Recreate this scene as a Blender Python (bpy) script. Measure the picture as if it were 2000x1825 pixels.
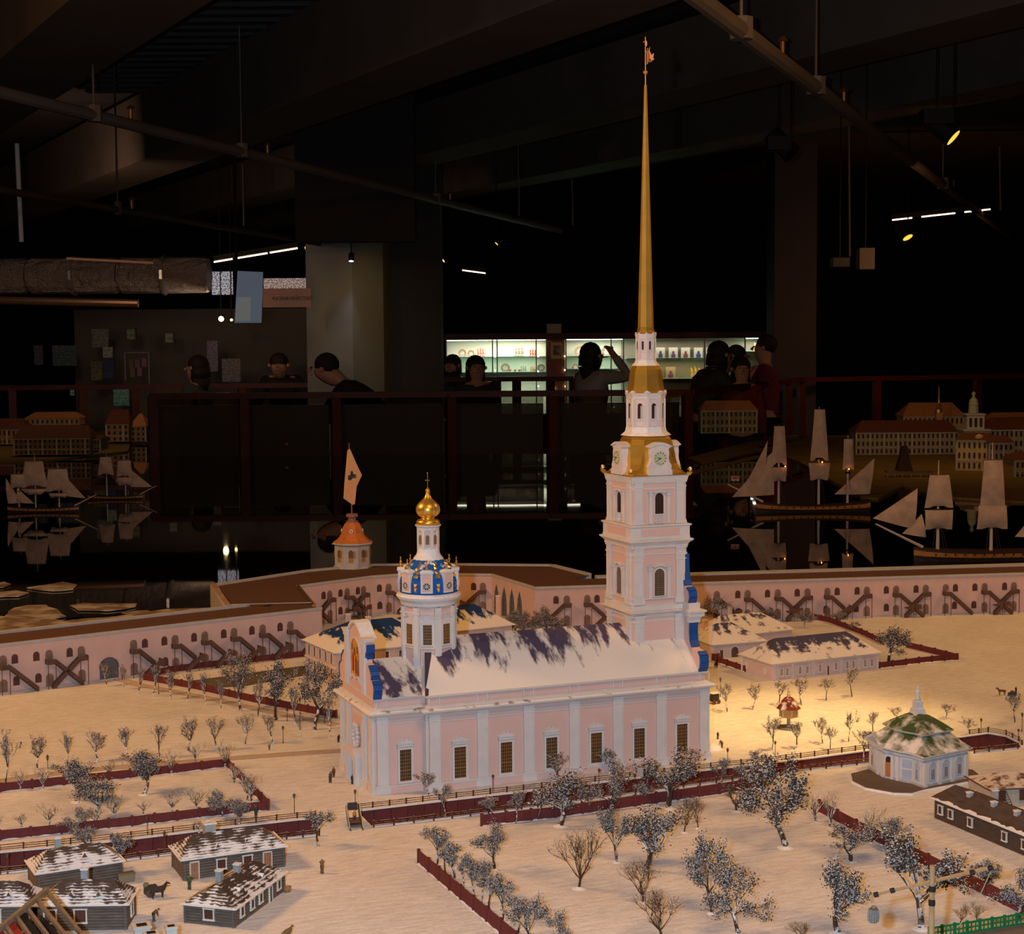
import bpy, bmesh, math, random
from math import sin, cos, pi, radians, atan2, sqrt, hypot
from mathutils import Vector, Matrix
from mathutils.geometry import tessellate_polygon
for o in list(bpy.data.objects): bpy.data.objects.remove(o)
S = bpy.context.scene
COL = S.collection
random.seed(7)

# ------------------------------------------------------------------ camera
CAM = Vector((-.8469, -2.8114, .8206)); YAW, PIT, ROL = .3777, .0765, -.0073
FPX, CX, CY = 3228.67, 1000., 912.
_c, _s, _cp, _sp = cos(YAW), sin(YAW), cos(PIT), sin(PIT)
FWD = Vector((_s*_cp, _c*_cp, -_sp)); RGT = Vector((_c, -_s, 0)); UPV = RGT.cross(FWD)
RGT, UPV = RGT*cos(ROL)+UPV*sin(ROL), UPV*cos(ROL)-RGT*sin(ROL)
cd = bpy.data.cameras.new('camera'); cam = bpy.data.objects.new('camera', cd); COL.objects.link(cam)
cd.sensor_width = 36; cd.lens = FPX/2000*36; cd.clip_start = .05; cd.clip_end = 80; cd.shift_y = .5/2000
cam.matrix_world = Matrix(((RGT.x, UPV.x, -FWD.x, CAM.x), (RGT.y, UPV.y, -FWD.y, CAM.y), (RGT.z, UPV.z, -FWD.z, CAM.z), (0, 0, 0, 1)))
S.camera = cam

# ------------------------------------------------------------------ world, lights, exposure
S.view_settings.view_transform = 'Standard'; S.view_settings.look = 'None'
S.view_settings.exposure = 0.0; S.view_settings.gamma = 1; S.view_settings.use_curve_mapping = False
W = bpy.data.worlds.new('world'); S.world = W; W.use_nodes = True
W.node_tree.nodes['Background'].inputs[0].default_value = (.9, .55, .35, 1)
W.node_tree.nodes['Background'].inputs[1].default_value = .006

def light(name, kind, loc, power, color, target=None, **kw):
    d = bpy.data.lights.new(name, kind); d.energy = power; d.color = color
    for k, v in kw.items(): setattr(d, k, v)
    o = bpy.data.objects.new(name, d); COL.objects.link(o); o.location = loc
    if target is not None:
        o.rotation_euler = (Vector(target)-Vector(loc)).to_track_quat('-Z', 'Y').to_euler()
    return o
WARM = (1.0, .47, .13)
# the flash of the camera, just left of and above the lens
light('camera_flash', 'POINT', CAM-RGT*.083+UPV*.03, 165, (.52, .77, 1.0), shadow_soft_size=.012)
# tungsten track lamps of the hall over the model
light('track_lamp_left', 'AREA', (-2.6, .9, 2.35), 72, WARM, (.2, .3, 0), shape='DISK', size=.7)
light('track_lamp_front', 'AREA', (.2, -1.9, 2.5), 33, WARM, (.8, .3, 0), shape='DISK', size=1.1)
light('track_lamp_right', 'AREA', (3.4, .2, 2.4), 36, WARM, (1.8, .7, 0), shape='DISK', size=.8)
light('pool_lamp', 'SPOT', (1.3, -.6, 2.5), 360, (1.0, .58, .18), (1.00, .20, 0), spot_size=radians(19), spot_blend=.9, shadow_soft_size=.12)

# ------------------------------------------------------------------ survey helpers (pixel of the photograph -> place in the hall)
def ray(px, py): return RGT*((px-CX)/FPX)+UPV*(-(py-CY)/FPX)+FWD
def G(px, py, z=0.):
    d = ray(px, py); return CAM+d*((z-CAM.z)/d.z)
def dep(px, py, D):
    return CAM+ray(px, py)*D
def onX(px, py, x):
    d = ray(px, py); return CAM+d*((x-CAM.x)/d.x)
def onY(px, py, y):
    d = ray(px, py); return CAM+d*((y-CAM.y)/d.y)
def proj(p):
    d = Vector(p)-CAM; w = d.dot(FWD); return CX+FPX*d.dot(RGT)/w, CY-FPX*d.dot(UPV)/w
def hgt(p, py):
    """height of the upright at ground point p whose top is seen at row py"""
    lo, hi = -.5, 4.
    for _ in range(40):
        m = (lo+hi)/2
        if proj((p[0], p[1], m))[1] > py: lo = m
        else: hi = m
    return lo

# ------------------------------------------------------------------ materials
def nt(name):
    m = bpy.data.materials.new(name); m.use_nodes = True
    t = m.node_tree; b = t.nodes['Principled BSDF']; return m, t, b
def N(t, kind, **kw):
    n = t.nodes.new(kind)
    for k, v in kw.items():
        if k in n.inputs: n.inputs[k].default_value = v
        else: setattr(n, k, v)
    return n
def rgba(c): return (c[0], c[1], c[2], 1)
def sr(r, g, b):
    f = lambda v: (v/255/12.92) if v/255 <= .04045 else ((v/255+.055)/1.055)**2.4
    return (f(r), f(g), f(b))
def ramp(t, src, a, b, ca=(0, 0, 0), cb=(1, 1, 1)):
    r = t.nodes.new('ShaderNodeValToRGB'); r.color_ramp.elements[0].position = a; r.color_ramp.elements[1].position = b
    r.color_ramp.elements[0].color = rgba(ca); r.color_ramp.elements[1].color = rgba(cb); t.links.new(src, r.inputs[0]); return r
def noise(t, scale, detail=3, vec=None, stretch=None, rough=.5):
    n = N(t, 'ShaderNodeTexNoise', Scale=scale, Detail=detail, Roughness=rough)
    tc = N(t, 'ShaderNodeTexCoord'); src = tc.outputs['Object']
    if stretch:
        mp = N(t, 'ShaderNodeMapping'); mp.inputs['Scale'].default_value = stretch
        if vec: mp.inputs['Rotation'].default_value = vec
        t.links.new(src, mp.inputs[0]); src = mp.outputs[0]
    t.links.new(src, n.inputs['Vector']); return n
def bump(t, b, src, strength, dist):
    bp = N(t, 'ShaderNodeBump', Strength=strength, Distance=dist); t.links.new(src, bp.inputs['Height']); t.links.new(bp.outputs[0], b.inputs['Normal'])
def mix(t, fac, ca, cb):
    m = t.nodes.new('ShaderNodeMix'); m.data_type = 'RGBA'
    for s, v in ((m.inputs[0], fac), (m.inputs[6], ca), (m.inputs[7], cb)):
        if isinstance(v, (tuple, list)): s.default_value = rgba(v)
        elif isinstance(v, (int, float)): s.default_value = v
        else: t.links.new(v, s)
    return m.outputs[2]
MATS = {}
def mat(name, c, rough=.7, metal=0., c2=None, scale=60, b_s=0, b_d=.001, detail=3, stretch=None, spec=.3):
    if name in MATS: return MATS[name]
    m, t, b = nt(name); b.inputs['Roughness'].default_value = rough; b.inputs['Metallic'].default_value = metal
    b.inputs['Specular IOR Level'].default_value = spec
    if c2 is None: c2 = tuple(v*.86 for v in c)
    n = noise(t, scale, detail, stretch=stretch)
    r = ramp(t, n.outputs[0], .3, .7, c, c2); t.links.new(r.outputs[0], b.inputs['Base Color'])
    if b_s: bump(t, b, n.outputs[0], b_s, b_d)
    MATS[name] = m; return m
def emit(name, c, s):
    if name in MATS: return MATS[name]
    m, t, b = nt(name); b.inputs['Base Color'].default_value = (0, 0, 0, 1)
    b.inputs['Emission Color'].default_value = rgba(c); b.inputs['Emission Strength'].default_value = s; MATS[name] = m; return m
def snowy(name, base, snow=(.80, .77, .75), scale=40, lo=.45, hi=.52, up=.25, bs=.5, bd=.001, stretch=None, base2=None, detail=5, rough=.85, useup=True):
    """a coloured surface with snow lying on it: patches from noise, only where the surface faces up"""
    if name in MATS: return MATS[name]
    m, t, b = nt(name); b.inputs['Roughness'].default_value = rough; b.inputs['Specular IOR Level'].default_value = .2
    n = noise(t, scale, detail, stretch=stretch)
    r = ramp(t, n.outputs[0], lo, hi)
    fac = r.outputs[0]
    if useup:
        g = N(t, 'ShaderNodeNewGeometry'); s = N(t, 'ShaderNodeSeparateXYZ'); t.links.new(g.outputs['True Normal'], s.inputs[0])
        ur = ramp(t, s.outputs[2], up-.15, up+.15)
        ml = N(t, 'ShaderNodeMath', operation='MULTIPLY'); t.links.new(r.outputs[0], ml.inputs[0]); t.links.new(ur.outputs[0], ml.inputs[1]); fac = ml.outputs[0]
    n2 = noise(t, scale*2.3, 3); r2 = ramp(t, n2.outputs[0], .3, .7, base, base2 or tuple(v*.7 for v in base))
    t.links.new(mix(t, fac, r2.outputs[0], snow), b.inputs['Base Color'])
    bump(t, b, n.outputs[0], bs, bd); MATS[name] = m; return m

def make_snow():
    m, t, b = nt('model_snow'); b.inputs['Roughness'].default_value = .8; b.inputs['Specular IOR Level'].default_value = .25
    n1 = noise(t, 26, 6, stretch=(1, 4.5, 1), vec=(0, 0, -.38), rough=.62)
    n2 = noise(t, 190, 4, stretch=(1, 3, 1), vec=(0, 0, -.38)); n3 = noise(t, 5, 4)
    c = ramp(t, n1.outputs[0], .35, .62, (.64, .62, .63), (.79, .80, .84))
    c3 = ramp(t, n3.outputs[0], .35, .65, (.92, .90, .89), (1, 1, 1))
    mm = t.nodes.new('ShaderNodeMix'); mm.data_type = 'RGBA'; mm.blend_type = 'MULTIPLY'; mm.inputs[0].default_value = 1
    n5 = noise(t, 120, 4, stretch=(1, 5, 1), vec=(0, 0, -.38)); f5 = ramp(t, n5.outputs[0], .56, .68); cc = mix(t, f5.outputs[0], c.outputs[0], (.90, .93, .98))
    t.links.new(cc, mm.inputs[6]); t.links.new(c3.outputs[0], mm.inputs[7]); t.links.new(mm.outputs[2], b.inputs['Base Color'])
    ad = N(t, 'ShaderNodeMath', operation='MULTIPLY_ADD'); t.links.new(n2.outputs[0], ad.inputs[0]); ad.inputs[1].default_value = .6; t.links.new(n1.outputs[0], ad.inputs[2])
    bump(t, b, ad.outputs[0], .55, .004); return m
SNOW = make_snow()
WHITE_SNOW = mat('fresh_snow', (.84, .83, .83), .85, c2=(.74, .73, .73), scale=160, b_s=.5, b_d=.001)
PINK = mat('pink_plaster', (.72, .49, .44), .75, c2=(.68, .46, .41), scale=14)
PINK_FORT = mat('fortress_pink', (.66, .46, .42), .85, c2=(.60, .42, .385), scale=30, b_s=.3)
WHITE = mat('white_plaster', (.70, .655, .635), .7, c2=(.64, .60, .58), scale=40, b_s=.15, b_d=.0005)
CREAM = mat('cream_frame', (.72, .68, .58), .7)
GREYB = mat('grey_band', (.47, .46, .46), .8)
GOLD = mat('gold_leaf', (.83, .50, .085), .34, .82, c2=(.74, .43, .07), scale=50)
GOLD_SP = mat('gold_spire', (.80, .50, .10), .42, .75, c2=(.70, .42, .08), scale=30)
BLUE = mat('blue_paint', (.012, .085, .33), .5, c2=(.01, .06, .25), scale=60)
PANE = mat('dark_pane', (.05, .03, .02), .35, c2=(.035, .02, .015))
GRILLE = mat('ochre_grille', (.42, .22, .07), .6)
BROWNW = mat('brown_stair_wood', (.13, .07, .05), .8, c2=(.09, .045, .03), scale=90)
DOORW = mat('fort_door_wood', (.27, .17, .13), .8, c2=(.2, .12, .09), scale=90)
DARKWIN = mat('fort_window_dark', (.12, .045, .035), .7)
REDF = mat('red_fence_wood', (.145, .030, .027), .75, c2=(.12, .018, .018), scale=80)
REDC = mat('canal_wall_wood', (.15, .03, .028), .8, c2=(.11, .022, .02), scale=50)
RAILW = snowy('snowy_rail_wood', (.10, .035, .025), scale=160, lo=.42, hi=.5, up=.5)
ROOF_BR = mat('fort_roof_boards', (.125, .065, .048), .85, c2=(.095, .048, .036), scale=120, b_s=.4)
BLACKM = mat('black_metal', (.012, .01, .009), .6)
BARK = snowy('snowy_bark', (.075, .045, .03), scale=130, lo=.42, hi=.52, up=.15, snow=(.78, .76, .75))
BARK_DK = snowy('dark_bark', (.085, .045, .028), scale=150, lo=.56, hi=.63, up=.3, snow=(.7, .68, .66))
BARK_LT = snowy('birch_bark', (.10, .06, .04), scale=170, lo=.38, hi=.48, up=-.3, snow=(.74, .70, .65))
FOLI = snowy('frosted_tufts', (.075, .045, .032), scale=260, lo=.50, hi=.55, up=-.25, snow=(.70, .68, .67), detail=3, bs=.2)
LOGW = mat('grey_log_wood', (.165, .125, .10), .85, c2=(.11, .08, .062), scale=60, stretch=(1, 1, 5), b_s=.4)
CHIMN = mat('grey_chimney', (.40, .40, .41), .85, c2=(.3, .3, .31), scale=150, b_s=.4)
GREENM = mat('green_paint', (.012, .19, .06), .55)
REDM = mat('red_paint', (.32, .035, .02), .6)
CONC = mat('concrete', (.16, .15, .14), .9, c2=(.13, .12, .11), scale=4)
DARKC = mat('dark_ceiling', (.085, .070, .068), .9, c2=(.065, .052, .05), scale=3, b_s=.2)
BEAMM = mat('beam_paint', (.19, .14, .11), .85, c2=(.14, .105, .08), scale=2.5)
BLK = mat('blackout', (.012, .009, .009), .9)
MAHO = mat('dark_red_railing', (.070, .012, .009), .5, c2=(.05, .008, .006), scale=8, spec=.25)
SAIL = mat('sail_cloth', (.46, .35, .29), .9, c2=(.32, .24, .20), scale=22, b_s=.5, b_d=.01)

# ------------------------------------------------------------------ object helpers
def tag(o, label=None, cat=None, group=None, kind=None):
    if label: o['label'] = label
    if cat: o['category'] = cat
    if group: o['group'] = group
    if kind: o['kind'] = kind
    return o
def thing(name, label, cat, loc=(0, 0, 0), rz=0., group=None, kind=None):
    o = bpy.data.objects.new(name, None); COL.objects.link(o); o.location = loc; o.rotation_euler = (0, 0, rz)
    o.empty_display_size = .01
    return tag(o, label, cat, group, kind)
def kids(o): return [c for c in bpy.data.objects if c.parent == o]
def copy_tree(o, parent=None, _k=None):
    c = o.copy(); COL.objects.link(c); c.parent = parent
    for ch in (_k or CH).get(o.name, []): 
        copy_tree(bpy.data.objects[ch], c)
    return c
CH = {}
class MB:
    """collects shapes; build() links them as one mesh"""
    def __init__(s, T=None): s.v = []; s.f = []; s.T = T or Matrix()
    def add(s, vs, fs):
        k = len(s.v); T = s.T
        s.v.extend([(T @ Vector(p))[:] for p in vs]); s.f.extend([tuple(i+k for i in f) for f in fs]); return s
    def box(s, x0, x1, y0, y1, z0, z1):
        return s.add([(x0, y0, z0), (x1, y0, z0), (x1, y1, z0), (x0, y1, z0), (x0, y0, z1), (x1, y0, z1), (x1, y1, z1), (x0, y1, z1)],
                     [(0, 3, 2, 1), (4, 5, 6, 7), (0, 1, 5, 4), (1, 2, 6, 5), (2, 3, 7, 6), (3, 0, 4, 7)])
    def bar(s, p0, p1, w, h, up=(0, 0, 1)):
        p0, p1 = Vector(p0), Vector(p1); d = (p1-p0).normalized(); u = Vector(up); r = d.cross(u)
        if r.length < 1e-6: r = d.cross(Vector((1, 0, 0)))
        r.normalize(); u = r.cross(d).normalized()
        q = []
        for p in (p0, p1):
            for a, b in ((-1, -1), (1, -1), (1, 1), (-1, 1)): q.append(p+r*(a*w/2)+u*(b*h/2))
        return s.add(q, [(0, 3, 2, 1), (4, 5, 6, 7), (0, 1, 5, 4), (1, 2, 6, 5), (2, 3, 7, 6), (3, 0, 4, 7)])
    def tube(s, p0, p1, r0, r1=None, n=6, cap=True):
        r1 = r0 if r1 is None else r1
        p0, p1 = Vector(p0), Vector(p1); d = (p1-p0)
        if d.length < 1e-9: return s
        d.normalize(); a = d.orthogonal().normalized(); b = d.cross(a)
        q = [p+(a*cos(2*pi*i/n)+b*sin(2*pi*i/n))*r for p, r in ((p0, r0), (p1, r1)) for i in range(n)]
        f = [(i, (i+1) % n, n+(i+1) % n, n+i) for i in range(n)]
        if cap: f += [tuple(range(n-1, -1, -1)), tuple(range(n, 2*n))]
        return s.add(q, f)
    def path(s, pts, rs, n=6):
        for i in range(len(pts)-1): s.tube(pts[i], pts[i+1], rs[i], rs[i+1], n)
        return s
    def lathe(s, prof, n=8, c=(0, 0), ph=0., cap0=True, cap1=True, sx=1, sy=1):
        q = [(c[0]+sx*r*cos(ph+2*pi*i/n), c[1]+sy*r*sin(ph+2*pi*i/n), z) for r, z in prof for i in range(n)]
        m = len(prof); f = [(j*n+i, j*n+(i+1) % n, (j+1)*n+(i+1) % n, (j+1)*n+i) for j in range(m-1) for i in range(n)]
        if cap0: f.append(tuple(range(n-1, -1, -1)))
        if cap1: f.append(tuple(range((m-1)*n, m*n)))
        return s.add(q, f)
    def ball(s, c, r, n=8, m=5, sz=1.):
        pr = [(max(r*sin(pi*j/m), r*.02), c[2]-r*sz*cos(pi*j/m)) for j in range(m+1)]
        return s.lathe(pr, n, (c[0], c[1]))
    def prism(s, pts, y0, y1):
        """polygon (x,z) extruded along y"""
        n = len(pts); q = [(x, y0, z) for x, z in pts]+[(x, y1, z) for x, z in pts]
        k = [tuple(t) for t in tessellate_polygon([[Vector((x, z, 0)) for x, z in pts]])]
        f = k+[tuple(i+n for i in reversed(t)) for t in k]+[(i, (i+1) % n, n+(i+1) % n, n+i) for i in range(n)]
        return s.add(q, f)
    def slab(s, pts, z0, z1):
        """polygon (x,y) extruded in z"""
        n = len(pts); q = [(p[0], p[1], z0) for p in pts]+[(p[0], p[1], z1) for p in pts]
        k = [tuple(t) for t in tessellate_polygon([[Vector((p[0], p[1], 0)) for p in pts]])]
        f = k+[tuple(i+n for i in reversed(t)) for t in k]+[(i, (i+1) % n, n+(i+1) % n, n+i) for i in range(n)]
        return s.add(q, f)
    def band(s, poly, prof, closed=True, cap=False):
        """poly CCW footprint, prof [(outward offset, z)...]"""
        n = len(poly); rings = []
        for off, z in prof: rings += [(x, y, z) for x, y in offset(poly, off, closed)]
        f = []
        for j in range(len(prof)-1):
            for i in range(n if closed else n-1):
                a, b = j*n+i, j*n+(i+1) % n; f.append((a, b, b+n, a+n))
        if cap:
            k = [tuple(t) for t in tessellate_polygon([[Vector((x, y, 0)) for x, y, _ in rings[-n:]]])]
            f += [tuple(i+(len(prof)-1)*n for i in t) for t in k]
        return s.add(rings, f)
    def quad(s, *p): return s.add(list(p), [tuple(range(len(p)))])
    def build(s, name, m, parent=None, label=None, cat=None, group=None, kind=None, smooth=False, loc=None):
        me = bpy.data.meshes.new(name); me.from_pydata([tuple(p) for p in s.v], [], s.f)
        bm = bmesh.new(); bm.from_mesh(me); bmesh.ops.recalc_face_normals(bm, faces=bm.faces); bm.to_mesh(me); bm.free()
        if m: me.materials.append(m)
        if smooth:
            for p in me.polygons: p.use_smooth = True
        o = bpy.data.objects.new(name, me); COL.objects.link(o)
        if parent is not None: o.parent = parent; CH.setdefault(parent.name, []).append(o.name)
        if loc is not None: o.location = loc
        return tag(o, label, cat, group, kind)
def offset(poly, d, closed=True):
    n = len(poly); out = []
    for i in range(n):
        p = Vector(poly[i][:2]); a = Vector(poly[i-1][:2]); b = Vector(poly[(i+1) % n][:2])
        if not closed and i == 0: a = p-(b-p)
        if not closed and i == n-1: b = p+(p-a)
        e1 = (p-a).normalized(); e2 = (b-p).normalized()
        n1 = Vector((e1.y, -e1.x)); n2 = Vector((e2.y, -e2.x)); m = (n1+n2); L = m.length
        if L < 1e-6: m = n1; k = 1
        else: m /= L; k = 1/max(.25, m.dot(n1))
        q = p+m*(d*k); out.append((q.x, q.y))
    return out
def inst(src, name, parent, loc=None, rz=None, kind=None):
    """another object sharing src's mesh"""
    o = bpy.data.objects.new(name, src.data); COL.objects.link(o); o.parent = parent
    CH.setdefault(parent.name, []).append(o.name)
    if loc is not None: o.location = loc
    if rz is not None: o.rotation_euler = (0, 0, rz)
    if kind: o['kind'] = kind
    return o
def facade(o, ang=0.):
    """local x runs along the wall left to right as seen from outside, -y is outward"""
    return Matrix.Translation(Vector((o[0], o[1], o[2] if len(o) > 2 else 0))) @ Matrix.Rotation(ang, 4, 'Z')
def arch(cx, z0, w, h, n=8, point=False):
    r = w/2
    if point: return [(cx-r, z0), (cx+r, z0), (cx+r, z0+h*.45), (cx+r*.8, z0+h*.65), (cx+r*.45, z0+h*.84), (cx, z0+h), (cx-r*.45, z0+h*.84), (cx-r*.8, z0+h*.65), (cx-r, z0+h*.45)]
    return [(cx-r, z0), (cx+r, z0)]+[(cx+r*cos(pi*i/n), z0+h-r+r*sin(pi*i/n)) for i in range(n+1)]
ORD = ['first', 'second', 'third', 'fourth', 'fifth', 'sixth', 'seventh', 'eighth', 'ninth', 'tenth', 'eleventh', 'twelfth', 'thirteenth', 'fourteenth', 'fifteenth', 'sixteenth', 'seventeenth', 'eighteenth', 'nineteenth', 'twentieth']
# ================================================================== THE CATHEDRAL
sB, XS, LN, WE = .0165, .0967, .6776, .2164
WN = WE+2*sB; YC = sB+WE/2
def roofmat(name, base, zlo, zhi, scale=30, stretch=(1, .25, .25), bias=.22, thr=.50, rot=None, snow=(.80, .76, .72), w=.05, lowb=None):
    m, t, b = nt(name); b.inputs['Roughness'].default_value = .85; b.inputs['Specular IOR Level'].default_value = .2
    n = noise(t, scale, 6, stretch=stretch, vec=rot, rough=.6)
    tc = N(t, 'ShaderNodeTexCoord'); s = N(t, 'ShaderNodeSeparateXYZ'); t.links.new(tc.outputs['Object'], s.inputs[0])
    mr = N(t, 'ShaderNodeMapRange'); t.links.new(s.outputs[2], mr.inputs[0])
    mr.inputs[1].default_value = zlo; mr.inputs[2].default_value = zhi; mr.inputs[3].default_value = bias*.6 if lowb is None else lowb; mr.inputs[4].default_value = -bias
    ad = N(t, 'ShaderNodeMath', operation='ADD'); t.links.new(n.outputs[0], ad.inputs[0]); t.links.new(mr.outputs[0], ad.inputs[1])
    r = ramp(t, ad.outputs[0], thr-w, thr+w)
    t.links.new(mix(t, r.outputs[0], base, snow), b.inputs['Base Color'])
    n2 = noise(t, 220, 3); bump(t, b, n2.outputs[0], .4, .001); MATS[name] = m; return m
ROOFM = roofmat('cathedral_roof', (.085, .07, .13), .185, .245, 38, (1, .28, .28), .075, .445, rot=(0, 0, -.5), lowb=.22)
cat = thing('cathedral', 'tall pink and white model cathedral with thin golden spire in the middle of the snow', 'cathedral')

def cwin(T, cx, z0, w, h, parent=None, fr=.0042, cols=4, rows=9, ped=True, arched=False, nm='window', out=.003, gm=None, wm=None, sill=True, bars=.0006):
    p = parent or cat
    m = MB(T)
    if arched:
        o = arch(cx, z0-fr*.5, w+2*fr, h+fr*1.5); i = arch(cx, z0, w, h)
        n = len(o); q = [(x, -out, z) for x, z in o]+[(x, -out, z) for x, z in i]+[(x, 0, z) for x, z in o]+[(x, 0, z) for x, z in i]
        m.add(q, [(k, (k+1) % n, n+(k+1) % n, n+k) for k in range(n)]+[(k, (k+1) % n, 2*n+(k+1) % n, 2*n+k) for k in range(n)]+[(n+k, n+(k+1) % n, 3*n+(k+1) % n, 3*n+k) for k in range(n)])
    else:
        m.box(cx-w/2-fr, cx-w/2, -out, 0, z0-fr, z0+h); m.box(cx+w/2, cx+w/2+fr, -out, 0, z0-fr, z0+h)
        m.box(cx-w/2-fr, cx+w/2+fr, -out, 0, z0+h, z0+h+fr); m.box(cx-w/2-fr*1.1, cx+w/2+fr*1.1, -out*1.2, 0, z0-fr, z0)
    if ped:
        t = z0+h+fr; e = w/2+fr*1.25
        m.box(cx-e, cx+e, -out*1.5, 0, t+.001, t+.003)
        m.box(cx-e*.92, cx+e*.92, -out*1.0, 0, t+.003, t+.0065)
        m.box(cx-e*1.05, cx+e*1.05, -out*1.8, 0, t+.0065, t+.008)
        m.prism([(cx-e*1.02, t+.008), (cx+e*1.02, t+.008), (cx+e*.6, t+.0115), (cx+e*.3, t+.0125), (cx, t+.0165), (cx-e*.3, t+.0125), (cx-e*.6, t+.0115)], -out*1.2, 0)
        m.lathe([(.0004, -.0022), (.0022, -.001), (.0022, .001), (.0004, .0022)], 6, (0, 0)) if False else m.box(cx-.0015, cx+.0015, -out*1.8, 0, t+.013, t+.018)
    wo = m.build(nm, wm or WHITE, p)
    if arched: MB(T).prism(arch(cx, z0, w, h), -.0007, .0005).build('pane', PANE, wo)
    else: MB(T).box(cx-w/2, cx+w/2, -.0007, .0005, z0, z0+h).build('pane', PANE, wo)
    if cols:
        g = MB(T); b = bars
        for k in range(cols+1):
            x = cx-w/2+w*k/cols; bb = b*(1.5 if k in (0, cols, cols//2) else 1)
            g.box(x-bb/2, x+bb/2, -.0016, -.0006, z0, z0+h*(1 if (not arched or 0 < k < cols) else .8))
        for k in range(rows+1):
            z = z0+h*k/rows; 
            if arched and k == rows: continue
            hw = w/2
            if arched and z > z0+h-w/2: hw = sqrt(max(0, (w/2)**2-(z-(z0+h-w/2))**2))
            bb = b*(2.2 if k in (0, rows//3, rows) else 1); g.box(cx-hw, cx+hw, -.0016, -.0006, z-bb/2, z+bb/2)
        g.build('grille', gm or GRILLE, wo)
    return wo
def pilaster(T, cx, w, z0, z1, out=.004, parent=None, nm='pilaster', plinth=.012, cap=.018, mm=None):
    m = MB(T); h = w/2; o = out
    if plinth:
        m.box(cx-h*1.25, cx+h*1.25, -o*1.35, 0, z0, z0+plinth)
        m.box(cx-h*1.18, cx+h*1.18, -o*1.25, 0, z0+plinth, z0+plinth+.0025); m.box(cx-h*1.08, cx+h*1.08, -o*1.12, 0, z0+plinth+.0025, z0+plinth+.005)
    m.box(cx-h*.90, cx+h*.90, -o*.75, 0, z0+plinth, z1-cap)
    for a, b in ((-.93, -.60), (.60, .93)): m.box(cx+h*a, cx+h*b, -o, -o*.1, z0+plinth+.005, z1-cap)
    c = z1-cap
    m.box(cx-h*1.02, cx+h*1.02, -o*1.1, 0, c, c+.0015); m.box(cx-h*.95, cx+h*.95, -o*.95, 0, c+.0015, c+cap*.3)
    m.box(cx-h*1.08, cx+h*1.08, -o*1.25, 0, c+cap*.3, c+cap*.42); m.box(cx-h*.95, cx+h*.95, -o, 0, c+cap*.42, c+cap*.75)
    m.box(cx-h*1.1, cx+h*1.1, -o*1.4, 0, c+cap*.75, c+cap*.88); m.box(cx-h*1.18, cx+h*1.18, -o*1.7, 0, c+cap*.88, z1)
    return m.build(nm, mm or WHITE, parent or cat)

FP = [(0, sB), (XS, sB), (XS, 0), (LN, 0), (LN, WN), (XS, WN), (XS, sB+WE), (0, sB+WE)]
MB().band(FP, [(-.0045, 0), (-.0045, .150)]).build('nave_wall', PINK, cat)
MB().band(FP, [(.0, 0), (.0, .0125), (-.0045, .0125)]).build('plinth', PINK, cat)
m = MB(); m.band(FP, [(-.0045, .0125), (.001, .0125), (.001, .0148), (-.0045, .0155)])
for z in (.1275, .1325): m.band(FP, [(-.0045, z), (-.003, z), (-.003, z+.0014), (-.0045, z+.0014)])
m.build('string_moulding', WHITE, cat)
MB().band(FP, [(-.0045, .1395), (-.001, .1405), (0, .1425), (.003, .144), (.006, .1465), (.0095, .1475), (.0105, .1505), (.0095, .1515), (-.004, .1525)]).build('main_cornice', WHITE, cat)
MB().band(FP, [(.0098, .1512), (.0085, .1535), (.002, .1545), (-.004, .1545)]).build('snow_ledge', snowy('ledge_snow', (.40, .34, .28), scale=60, lo=.36, hi=.44, useup=False), cat, label='snow lying along the main cornice')
m = MB(); m.band(FP, [(-.0045, .1505), (.0012, .1505), (.0012, .155), (-.001, .1575), (-.0035, .159), (-.005, .1595)])
m.band(FP, [(-.006, .1722), (-.002, .1726), (-.0002, .1742), (-.0002, .1768), (-.006, .1768)]); m.build('attic_moulding', WHITE, cat)
MB().band(FP, [(-.0055, .152), (-.0055, .175)]).build('attic_wall', PINK, cat)
FS = facade((0, -.0)); FE = facade((XS*0, 0)); 
Tn = facade((0, .0045)); Te = facade((0, sB+.0045)); 
for i, x in enumerate((.114, .2072, .2996, .3923, .483, .575, .669)):
    pilaster(Tn, x, .0225, 0, .1475)
    q = MB(facade((0, .0055))); q.box(x-.011, x-.0085, -.003, 0, .1595, .1725); q.box(x+.0085, x+.011, -.003, 0, .1595, .1725); q.build('attic_strip', WHITE, cat)
pilaster(Te, .0193, .0225, 0, .1475)
pilaster(facade((XS+.0045, WN), -pi/2), WN-.0085, .011, 0, .1475)
q = MB(facade((0, sB+.0055))); q.box(.008, .010, -.003, 0, .1595, .1725); q.box(.026, .028, -.003, 0, .1595, .1725); q.build('attic_strip', WHITE, cat)
for x in (.1630, .2543, .3457, .4379, .5285, .6205): cwin(Tn, x, .0192, .0225, .0578, cols=6, rows=9)
cwin(Te, .063, .0200, .0218, .0582, cols=6, rows=9)
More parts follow.
